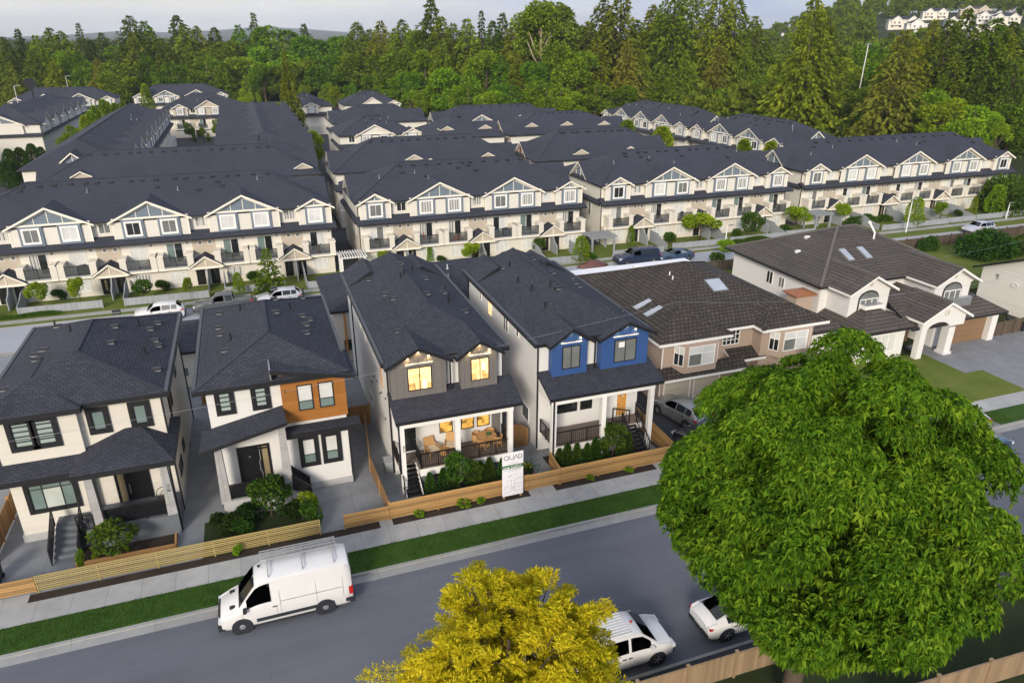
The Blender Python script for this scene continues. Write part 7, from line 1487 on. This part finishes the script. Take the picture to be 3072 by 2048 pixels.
strokes(sg_, 'lettering', [[(11.72, 1.93), (11.85, 1.93)], [(11.9, 1.93), (11.97, 1.93)], [(12.02, 1.93), (12.18, 1.93)], [(12.24, 1.93), (12.44, 1.93)]], .014, 'sign_ink')
strokes(sg_, 'drawing', [[(11.85, 2.52), (12.05, 2.52)], [(11.65, 2.34), (12.2, 2.34)], [(11.36, 1.92), (11.65, 1.92)], [(11.6, 1.82), (12.3, 1.82)], [(11.7, 1.5), (12.2, 1.6)], ell(11.75, 1.5, .08, .06), [(11.5, 1.22), (11.85, 1.22), (11.85, .6), (11.75, .45), (11.4, .38)], [(12.05, .5), (12.02, 1.2), (12.2, 1.32), (12.5, 1.3)], [(12.08, .45), (12.5, .5)], [(12.1, .95), (12.5, .95)], [(12.1, .75), (12.5, .75)], [(11.45, .85), (11.75, .85)], [(11.45, .7), (11.75, .7)], [(11.45, .55), (11.45, .85)], [(11.9, .5), (11.9, .75), (12.0, .75), (12.0, .5)]], .009, 'sign_line')
def lamp(label, x, y, h, arm=(1, 0), z=0, mat='pvc_white'):
    t = thing('street_lamp', label, 'street lamp', (x, y, z)); mb = MB(); mb.tube([(x, y, z), (x, y, z + h * .5), (x, y, z + h)], (.09, .075, .055), 8); mb.build('pole', mat, t)
    mb = MB(); mb.tube([(x, y, z + h - .1), (x + arm[0] * .6, y + arm[1] * .6, z + h + .12), (x + arm[0] * 1.2, y + arm[1] * 1.2, z + h + .1)], .04, 6); mb.build('arm', mat, t)
    mb = MB(); mb.box(x + arm[0] * 1.0 - .25, x + arm[0] * 1.0 + .35, y + arm[1] - .12, y + arm[1] + .12, z + h + .04, z + h + .16); mb.build('lamp_head', 'metal_grey', t)
lamp('tall pale street lamp by the kerb before the furthest right townhouses', 83.7, 72.9, 4.7, (-.5, -.9)); lamp('slim pale lamp post behind the leafy shrub near the third block', 56.2, 75.4, 2.7, (.2, -.5)); lamp('short lamp post near the right end of the back street', 104.3, 74.2, 2.3, (-.2, -.3))
lamp('white street lamp at the far left beyond the dark roofs', -49.9, 210, 14, (1, 0)); lamp('white street lamp with a crossarm above the far-left roofs', -48.8, 265, 13.7, (1, 0))
for px, y, top, lb in ((1995, 150, 100, 'leaning white utility pole among the trees below the hillside houses'), (2085, 190, 115, 'thin white pole behind the brown-green fir'), (2060, 200, 150, 'thin white pole left of the brown-green fir')):
    p = at_y(px, top, y); t = thing('utility_pole', lb, 'pole', (p.x, p.y, 0)); mb = MB(); mb.tube([(p.x - .6, p.y, -.3), (p.x, p.y, p.z)], (.15, .1), 8); mb.build('pole', 'pvc_white', t); mb = MB(); mb.box(p.x - .9, p.x + .9, p.y - .1, p.y + .1, p.z - .3, p.z); mb.build('crossarm', 'metal_grey', t)
t = thing('satellite_dish', 'dark round dish on a post above the far-left roofs', 'dish', (-53, 240, 0)); mb = MB(); mb.tube([(-53, 240, 0), (-53, 240, 12)], .2, 7); mb.build('post', 'rail_black', t); mb = MB(); mb.disc((-53, 239.6, 13.0), (.3, -1, .2), 1.5, .3, 18); mb.build('dish', 'rail_black', t)
def bin_(x, y, label, lid):
    t = thing('wheelie_bin', label, 'bin', (x, y, 0)); mb = MB(); mb.prism([(x - .26, 0.05), (x + .26, .05), (x + .32, .95), (x - .32, .95)], 'y', y - .32, y + .32); mb.build('body', 'bin_black', t)
    mb = MB(); mb.box(x - .35, x + .35, y - .37, y + .36, .95, 1.02); mb.build('lid', lid, t)
    for s in (-1, 1): mb = MB(); mb.disc((x + s * .24, y + .3, .12), (s, 0, 0), .12, .06, 10); mb.build('wheel', 'tyre', t)
bin_(63.7, 42.2, 'black wheeled bin by the cream flank, the left one', 'bin_black'); bin_(64.5, 41.7, 'wheeled bin with a green lid by the cream flank', 'plank_green'); bin_(64.2, 42.6, 'black wheeled bin behind the other two by the cream flank', 'bin_black')
bin_(-14.4, 35.0, 'dark bin at the left frame edge on the paving by the cream house', 'bin_black')
# porch furniture of the grey-dormer house
def chair(x, y, rot, label):
    t = thing('rattan_chair', label, 'chair', (x, y, 1.42), rot, 'rattan chairs on the lit porch', sub=(0, 0, 0))
    mb = MB(); mb.disc((0, 0, .36), (0, 0, 1), .27, .07, 14); mb.build('seat', 'rattan', t); mb = MB(); mb.disc((0, 0, .43), (0, 0, 1), .23, .06, 14); mb.build('cushion', 'cushion', t)
    mb = MB(); n = 12
    V = [(.31 * math.cos(a), .31 * math.sin(a), z) for z in (.34, .80) for a in [-.2 + (math.pi + .4) * i / n for i in range(n + 1)]]; V += [(v[0] * .88, v[1] * .88, v[2]) for v in V]
    m = n + 1; F = [(i, i + 1, m + i + 1, m + i) for i in range(n)] + [(2 * m + i, 3 * m + i, 3 * m + i + 1, 2 * m + i + 1) for i in range(n)] + [(m + i, m + i + 1, 3 * m + i + 1, 3 * m + i) for i in range(n)]
    mb.grid(V, F); mb.build('backrest', 'rattan', t)
    for a in range(4): q = math.pi / 4 + a * math.pi / 2; mb = MB(); mb.bar((.2 * math.cos(q), .2 * math.sin(q), .36), (.25 * math.cos(q), .25 * math.sin(q), 0), .02); mb.build('leg', 'rattan', t)
chair(11.15, 36.5, R_(180), 'rattan chair nearest the railing, left of the round table'); chair(12.2, 36.5, R_(200), 'rattan chair nearest the railing, right of the round table'); chair(11.05, 37.15, R_(60), 'rattan chair against the wall, left of the round table'); chair(11.95, 37.3, R_(-10), 'rattan chair behind the round table with a green cushion')
t = thing('round_table', 'round wooden dining table on the lit porch', 'table', (11.6, 36.85, 1.42)); mb = MB(); mb.disc((11.6, 36.85, 2.08), (0, 0, 1), .62, .05, 24); mb.build('tabletop', 'rattan', t); mb = MB(); mb.tube([(11.6, 36.85, 1.42), (11.6, 36.85, 2.08)], (.22, .07), 10); mb.build('pedestal', 'rattan', t)
mb = MB(); mb.tube([(11.75, 36.9, 2.13), (11.75, 36.9, 2.2)], (.12, .2), 12); o = mb.build('bowl', 'plank_green', None, (11.75, 36.9, 2.13)); tag(o, 'green bowl on the round porch table', 'bowl')
def lounge(x, y, rot, label):
    t = thing('rattan_lounge_chair', label, 'chair', (x, y, 1.42), rot, 'rattan lounge chairs on the lit porch', sub=(0, 0, 0))
    mb = MB(); mb.box(-.35, .35, -.4, .3, .3, .38); mb.build('seat', 'rattan', t); mb = MB(); mb.box(-.29, .29, -.36, .25, .38, .48); mb.build('cushion', 'cushion', t)
    mb = MB(); mb.prism([(.25, .3), (.33, .3), (.55, .95), (.48, .98)], 'x', -.34, .34); mb.build('backrest', 'rattan', t)
    for s in (-1, 1): mb = MB(); mb.box(s * .34, s * .4, -.4, .35, .5, .56); mb.bar((s * .37, -.36, 0), (s * .37, -.36, .5), .025); mb.bar((s * .37, .3, 0), (s * .37, .3, .5), .025); mb.build('armrest', 'rattan', t)
lounge(8.2, 37.0, R_(15), 'reclined rattan lounge chair with a cream cushion left of the middle post'); lounge(9.4, 37.1, R_(-20), 'rattan lounge chair partly behind the middle porch post')
t = thing('side_table', 'small round rattan side table between the lounge chairs', 'table', (8.85, 36.75, 1.42)); mb = MB(); mb.disc((8.85, 36.75, 1.8), (0, 0, 1), .3, .05, 16); mb.build('tabletop', 'rattan', t); mb = MB(); mb.tube([(8.85, 36.75, 1.42), (8.85, 36.75, 1.8)], (.2, .1), 10); mb.build('pedestal', 'rattan', t)
# gate leaning in the alley, planter pot
t = thing('garden_gate', 'brown curved-top timber gate in the alley between the dormer houses', 'gate', (14.0, 38.2, 0)); mb = MB(); mb.prism([(13.3, 0), (14.9, 0), (14.9, 1.2), (14.5, 1.55), (14.0, 1.7), (13.6, 1.6), (13.3, 1.4)], 'y', 38.2, 38.26); mb.build('gate_leaf', 'cedar_upright', t); mb = MB(); mb.box(13.2, 13.32, 38.15, 38.3, 0, 1.7); mb.build('post', 'cedar_post', t)
t = thing('planter_pot', 'dark bowl planter with orange flowers behind the sign', 'planter', (13.6, 34.9, 0)); mb = MB(); mb.tube([(13.6, 34.9, 0), (13.6, 34.9, .4)], (.25, .4), 14); mb.build('pot', 'rail_black', t)
R = np.random.default_rng(3); P = np.array([13.6, 34.9, .5]) + R.normal(size=(160, 3)) * np.array([.25, .25, .16]); np_mesh('foliage', leaves(P, R.normal(size=(160, 3)) + np.array([0, 0, .6]), .2, .08, R), 4, 'leaf_shrub', t, (13.6, 34.9, 0)); P = np.array([13.5, 34.9, .75]) + R.normal(size=(30, 3)) * np.array([.12, .12, .08]); np_mesh('flower', leaves(P, R.normal(size=(30, 3)), .14, .1, R), 4, 'leaf_gold', t, (13.6, 34.9, 0))
# overhead service wires
def wire(label, a, b, sag, r=.007):
    a, b = Vector(a), Vector(b); mb = MB(); mb.tube([a.lerp(b, i / 14) - UZ * sag * 4 * (i / 14) * (1 - i / 14) for i in range(15)], r, 4); o = mb.build('service_wire', 'metal_grey', None, tuple(a)); tag(o, label, 'wire')
wire('thin service wire crossing over the three dark roofs', (-13.5, 37.0, 6.5), (24.5, 37.0, 9.2), .5); wire('thin wire from the brown shake roof to the right edge', (24.5, 37.0, 9.2), (66, 38.5, 7.5), 1.2)
wire('pale wire running from the grey tile roof to the right edge hedge', (58, 46, 6.4), (90, 52, 7.0), .6)
for i, (x, y, z, m, lb) in enumerate([(18.2, 80.9, 2.45, 'red_item', 'red parasol folded on a middle block balcony'), (27.0, 81.0, 2.45, 'blue_item', 'blue covered furniture on a balcony of the middle block, left one'), (28.4, 81.0, 2.45, 'blue_item', 'blue covered furniture on a balcony of the middle block, right one'), (-17.2, 81.0, 2.45, 'bin_black', 'dark chair on a balcony of the left block'), (89.0, 81.1, 2.45, 'bin_black', 'dark grill on a balcony of the furthest right block')]):
    t = thing('balcony_item', lb, 'balcony furniture', (x, y, z))
    if i == 0: mb = MB(); mb.tube([(x, y, z), (x, y, z + .5)], .03, 6); mb.build('pole', 'metal_grey', t); mb = MB(); mb.tube([(x, y, z + .4), (x, y, z + 1.3)], (.12, .03), 8); mb.build('canopy', m, t)
    else:
        mb = MB(); mb.prism([(x - .5, z), (x + .5, z), (x + .45, z + .75), (x + .2, z + .95), (x - .45, z + .85)], 'y', y - .3, y + .3); mb.build('cover', m, t)
ITEMS = [(-10.9, 'pot', 'bushy green pot plant on a balcony of the left block, right of centre'), (-7.5, 'box', 'pale storage box on a balcony of the left block above the white estate car'), (2.1, 'chair', 'dark folding chair on the balcony left of the last porch of the left block'), (6.1, 'pot', 'small pot plant on the last balcony of the left block'), (12.7, 'chair', 'folding chair on the first balcony of the middle block'), (22.2, 'box', 'red crate on the balcony left of the middle porch of the middle block'), (36.8, 'chair', 'folding chair on the last balcony of the middle block'), (43.6, 'pot', 'pot plant on the first balcony above the grey pergola'), (53.2, 'chair', 'folding chair on the balcony above the spreading lime tree'), (58.6, 'box', 'pale box on a balcony right of the spreading lime tree'), (68.6, 'pot', 'pot plant on the last balcony of the third block'), (84.6, 'chair', 'folding chair on a balcony behind the tall pale street lamp'), (94.6, 'box', 'pale box on a balcony above the driving hatchback'), (101.0, 'pot', 'pot plant on a right-hand balcony of the furthest right block')]
R = np.random.default_rng(17)
for x, k, lb in ITEMS:
    y, z = 81.05, 2.43; t = thing('balcony_' + {'pot': 'plant', 'box': 'box', 'chair': 'chair'}[k], lb, {'pot': 'plant', 'box': 'box', 'chair': 'chair'}[k], (x, y, z))
    if k == 'pot':
        mb = MB(); mb.tube([(x, y, z), (x, y, z + .35)], (.14, .2), 10); mb.build('pot', 'copper_cap', t); P = np.array([x, y, z + .6]) + R.normal(size=(120, 3)) * np.array([.16, .16, .18]); np_mesh('foliage', leaves(P, R.normal(size=(120, 3)) + np.array([0, 0, .5]), .16, .08, R), 4, 'leaf_shrub', t, (x, y, z))
    elif k == 'box': mb = MB(); mb.box(x - .4, x + .4, y - .25, y + .25, z, z + .5, 0); mb.box(x - .43, x + .43, y - .28, y + .28, z + .5, z + .56, 0); mb.build('chest', 'red_item' if 'red' in lb else 'fence_grey', t)
    else:
        mb = MB(); mb.box(x - .25, x + .25, y - .22, y + .22, z + .42, z + .47); mb.build('seat', 'bin_black', t); mb = MB(); mb.obox((x, y + .22, z + .45), UX, UZ, UY, -.25, .25, 0, .55, 0, .04); mb.build('backrest', 'bin_black', t)
        for a in (-.22, .22):
            for b in (-.18, .2): mb = MB(); mb.bar((x + a, y + b, z), (x + a, y + b, z + .43), .018); mb.build('leg', 'metal_grey', t)
# covered red heap by the kerb of the back street
R = np.random.default_rng(8); mb = MB(); V = []; F = []
for i in range(9):
    for j in range(16):
        a = j / 16 * 6.283; f = i / 8; rr_ = 1 - f; V.append((36.5 + 2.1 * rr_ * math.cos(a) * (1 + .08 * R.normal()), 73.4 + .9 * rr_ * math.sin(a), .75 * math.sin(f * 1.57) * (1 + .08 * R.normal()) + ZR))
for i in range(8):
    for j in range(16): F.append((i * 16 + j, i * 16 + (j + 1) % 16, (i + 1) * 16 + (j + 1) % 16, (i + 1) * 16 + j))
mb.grid(V, F); o = mb.build('rust_cover', 'paint_rust', None, (36.5, 73.4, ZR), smooth=True); tag(o, 'low rust-red covered car at the kerb left of the navy pickup', 'covered car')

# ---------------------------------------------------------------- garden plants
SPRO = {}
def sproto(k, t): SPRO[k] = [t, False]
sproto('cedar', make_column('hedge_cedar', 'x', 1.6, .36, 31, 'leaf_shrub', 1500, .12, 'shrub', .75)); sproto('bush', make_bush('shrub', 'x', 1.0, .6, 32, 'leaf_shrub', 1300)); sproto('lbush', make_bush('shrub', 'x', 1.0, .6, 33, 'leaf_lime', 900, .13)); sproto('dbush', make_bush('shrub', 'x', 1.0, .65, 34, 'leaf_dark', 1200))
sproto('stree', make_broad('young_tree', 'x', 2.6, 1.0, 35, 'leaf_shrub', 1500, .2, base=.3, lobes=10)); sproto('ltree', make_broad('young_tree', 'x', 3.0, 1.2, 36, 'leaf_lime', 1500, .22, base=.3, lobes=10)); sproto('scol', make_column('columnar_shrub', 'x', 2.6, .6, 37, 'leaf_lime', 1400, .16, 'shrub', .4)); sproto('scon', make_conifer('small_conifer', 'x', 4.8, 1.5, 38, 'leaf_broad', whorls=18, per=8, leaf=.3, droop=.25, jag=.25)); sproto('tuft', make_bush('grass_tuft', 'x', .4, .3, 39, 'leaf_lime', 160, .18, 'plant', 5)); sproto('hedge', make_bush('hedge', 'x', 1.0, 1.0, 40, 'leaf_shrub', 3000, .14, 'hedge', 20))
SH = dict(cedar=1.6, bush=1., lbush=1., dbush=1., stree=2.6, ltree=3., scol=2.6, scon=4.8, tuft=.4, hedge=1.)
def put(k, x, y, h, label, group=None, w=1., z=0., sxy=None, rot=None):
    t, used = SPRO[k]; o = dup_tree(t) if used else t; SPRO[k][1] = True; s = h / SH[k]
    o.location = (x, y, z); o.scale = (s * w, s * w, s) if sxy is None else (sxy[0], sxy[1], s); o.rotation_euler = (0, 0, (x * 7.3 + y * 3.1) % 6.28 if rot is None else rot); o['label'] = label
    if group: o['group'] = group
    return o
GC = 'clipped conical shrubs along the porch of the dormer houses'
for i, x in enumerate((7.5, 8.3, 8.85, 10.0, 10.6, 11.15, 11.95)): put('cedar', x, 34.95, 1.45 + .12 * ((i * 7) % 3), f'{OW[i]} conical shrub from the left under the lit porch railing', GC)
for i, x in enumerate((15.65, 16.2, 16.85, 17.55, 18.1, 18.7, 19.9, 20.4)): put('cedar', x, 34.9, 1.4 + .13 * ((i * 5) % 3), f'{OW[i]} conical shrub from the left before the blue-dormer porch', GC)
put('stree', 9.2, 34.75, 2.55, 'young leafy tree in front of the lit porch railing', w=.72); put('stree', 10.15, 34.7, 1.9, 'second smaller young tree before the lit porch', w=.7); put('stree', 19.3, 34.8, 2.4, 'round young tree before the blue-dormer porch', w=.95)
put('stree', -8.9, 34.9, 2.1, 'dark round small tree with a white stem before the cream house porch', w=1.25); put('stree', -1.35, 35.9, 2.6, 'bushy round small tree before the black railing of the timber-bay house', w=1.1); put('dbush', -3.4, 35.3, .9, 'low dark shrub left of the round tree before the timber-bay house', w=1.2); put('dbush', -2.5, 36.0, 1.0, 'dark shrub against the porch base of the timber-bay house', w=1.2); put('bush', -2.9, 34.9, .8, 'leafy low shrub by the slatted fence left of the round tree', w=1.2); put('dbush', -.2, 35.5, .9, 'dark shrub right of the round tree by the slatted fence', w=1.2); put('dbush', -4.1, 35.9, .8, 'small dark shrub in the corner of the planted bed'); put('lbush', .55, 35.6, 1.2, 'light green shrub near the steps of the timber-bay house', w=.8); put('bush', .75, 34.3, 1.5, 'tall bright shrub spilling over the right end of the slatted fence', w=.6); put('lbush', -5.8 + 2.7, 33.2, .5, 'light weed growing at the foot of the slatted fence'); put('lbush', -10.6, 34.9, .9, 'small light plant by the foot of the cream house steps', w=.5); put('lbush', -9.9, 35.0, .6, 'small light plant beside the timber planter edge', w=.6); put('lbush', -8.6, 35.2, .5, 'small sprig in the planter under the dark round tree', w=.5)
for i, (x, lb) in enumerate(((6.4, 'leftmost'), (9.0, 'middle yellow'), (10.0, 'right'), (17.0, 'blue-dormer fence'), (19.6, 'right blue-dormer fence'))): put('tuft', x, 33.15, .3 + .1 * (i == 1), f'small green tuft in the soil strip before the cedar fence, {lb} one', 'tufts in the soil strip')
# townhouse gardens
tg = [('ltree', -21.0, 78.4, 2.6, 1., 'small light tree left of the round grill on the left block lawn'), ('ltree', -17.4, 77.7, 2.9, .8, 'slender light tree behind the second picket piece'), ('bush', -19.9, 81.0, 1.1, 1., 'round clipped shrub by the left block wall'), ('stree', -11.7, 77.2, 2.3, 1., 'small green tree behind the picket fence above the white estate car'), ('ltree', -7.3, 75.9, 2.4, .5, 'thin pale sapling by the sidewalk before the left block'), ('bush', -10.2, 80.5, 1.1, 1., 'round shrub beside a grey screen of the left block'), ('scon', .5, 76.2, 4.8, 1., 'bushy small conifer before the right end of the left block'), ('scol', -2.6, 76.1, 2.4, 1., 'columnar shrub left of the bushy small conifer'), ('bush', -1.2, 80.3, 1.2, 1., 'clipped shrub behind the bushy small conifer'), ('ltree', 13.1, 80.0, 2.1, .9, 'small white-blossomed shrub at the left of the middle block'), ('scol', 18.7, 80.6, 2.1, .7, 'slim upright shrub by the middle block windows'), ('ltree', 23.4, 78.6, 2.4, 1.3, 'spreading light shrub before the middle block doors'), ('bush', 20.0, 80.2, .9, 1., 'low clipped shrub right of the slim upright shrub'), ('stree', 32.2, 79.5, 2.1, 1., 'green shrub by the right doors of the middle block'), ('scol', 35.7, 75.0, 3.1, 1.3, 'tall leafy column at the gap right of the middle block'), ('bush', 27.6, 79.6, .8, 1., 'low shrub behind the blue-dormer roof'), ('bush', 37.4, 75.6, .8, 1.3, 'low green shrubs before the grey pergola'), ('scol', 44.7, 79.4, 2.6, .8, 'upright light shrub right of the grey pergola'), ('ltree', 54.3, 78.3, 3.4, 1.75, 'wide spreading lime-green tree before the third block'), ('stree', 61.1, 76.6, 3.7, 1.0, 'round-topped green tree before the right half of the third block'), ('ltree', 69.0, 77.8, 3.4, 1.3, 'lime-green tree at the gap before the furthest right block'), ('bush', 50.0, 78.8, 1.5, 1., 'dark clipped shrub left of the spreading lime tree'), ('ltree', 52.3, 70.2, 2.3, 1.5, 'leafy tree by the brown back fence beside the dark blue sedan'), ('bush', 50.6, 69.2, 1.3, 1.2, 'leafy shrub beside the dark blue sedan'), ('bush', 59.6, 77.6, 1.3, 1., 'shrub beside the slim lamp post'), ('ltree', 78.4, 79.6, 2.9, 1.1, 'light tree behind the ridge of the grey tile roof'), ('scol', 87.3, 75.2, 4.0, 1.3, 'tall leafy column beside the tall pale street lamp'), ('ltree', 93.3, 76.0, 2.7, 1., 'small light tree above the driving hatchback'), ('scol', 101.6, 77.6, 2.6, .8, 'slim light shrub by the right doors of the furthest block'), ('scol', 104.2, 76.4, 4.4, 1.2, 'tall dark column at the right end of the back street'), ('bush', 98.5, 77.4, 1.0, 1., 'round shrub behind the picket fence right of the hatchback'), ('bush', 67.4, 77.6, 1.2, 1.2, 'dark clipped shrub left of the lime-green gap tree')]
for k, x, y, h, w, lb in tg: put(k, x, y, h, lb, 'garden plants before the townhouses', w)
for x, y, h, sx_, sy_, lb in ((60.2, 75.4, .7, 3.2, .6, 'low clipped hedge along the grey picket fence of the third block'), (81.5, 78.6, 1.2, 2.6, .9, 'clipped hedge behind the ridge of the grey tile roof'), (83.0, 60.5, 2.7, 3.2, 3.0, 'big rounded hedge right of the grey tile roof'), (89.0, 60.0, 2.0, 5.0, 1.8, 'long tall hedge at the right edge, left stretch'), (99, 60.5, 2.0, 6.0, 1.8, 'long tall hedge at the right edge, right stretch'), (79, 65.0, 1.5, 1.3, 1.0, 'small dark shrub by the brown back fence'), (85.5, 79.0, .8, 2.0, .8, 'low dark hedge left of the tall leafy column'), (-21.5, 76.4, .35, 2.8, .35, 'low rough hedge at the sidewalk before the left block')): put('hedge', x, y, h, lb, None, 1, 0, (sx_, sy_), 0)
put('hedge', 107.5, 77.5, 4.6, 'mass of dark green shrubs at the right end of the back street', None, 1, 0, (3.4, 3.4)); put('dbush', 24.6 + 7.6, 38.0, 1.6, 'green shrub before the tan house entrance', None, 1.6); put('bush', 33.8, 38.6, 2.2, 'leafy shrub beside the tan house entrance', None, 1.4); put('lbush', 31.2, 37.2, 1.3, 'pale shrub by the driveway before the tan garage', None, 1.0)
t = PROTO['dec1'][0]
for (x, y, h, lb) in ((36.5, 36.2, 5.0, 'bushy tree between the big green tree and the tan house'), (31.0, 36.0, 3.2, 'smaller bushy tree at the left rim of the big green tree'), (33.5, 13.0, 4.4, 'olive green tree at the right frame edge below the big tree')): plant('dec2' if y < 20 else 'dec1', x, y, h, 1.0, label=lb, group='street-side trees', z=0)
# ---------------------------------------------------------------- air, then scale to metres
HAZE = 0.0001
if HAZE:
    mb = MB(); mb.box(-7600, 7600, -300, 7900, -1.2, 175); m, nt_, b_ = nt_new('haze_air'); nt_.nodes.remove(b_)
    pv = nt_.nodes.new('ShaderNodeVolumePrincipled'); pv.inputs['Color'].default_value = (.78, .86, 1, 1); pv.inputs['Density'].default_value = HAZE; pv.inputs['Anisotropy'].default_value = 0.
    L(nt_, pv.outputs[0], nt_.nodes['Material Output'].inputs['Volume']); o = mb.build('haze', 'haze_air'); tag(o, 'pale blue air between the town and the far ridge', 'haze', None, 'stuff')
for lst in (PROTO, SPRO):
    for k, (t, used) in lst.items():
        if not used:
            for c in list(t.children): bpy.data.objects.remove(c)
            ROOTS.remove(t); bpy.data.objects.remove(t)
        elif 'proto' in t: pass
for o in SC.objects:
    if 'proto' in o: del o['proto']
for o in ROOTS:
    o.location = o.location * S; o.scale = Vector(o.scale) * S
SC.cycles.volume_bounces = 0; SC.cycles.max_bounces = 8; SC.cycles.diffuse_bounces = 3; SC.cycles.transparent_max_bounces = 12; SC.cycles.glossy_bounces = 3; SC.cycles.transmission_bounces = 4
SC.cycles.use_adaptive_sampling = True; SC.cycles.use_denoising = True; SC.cycles.caustics_reflective = False; SC.cycles.caustics_refractive = False
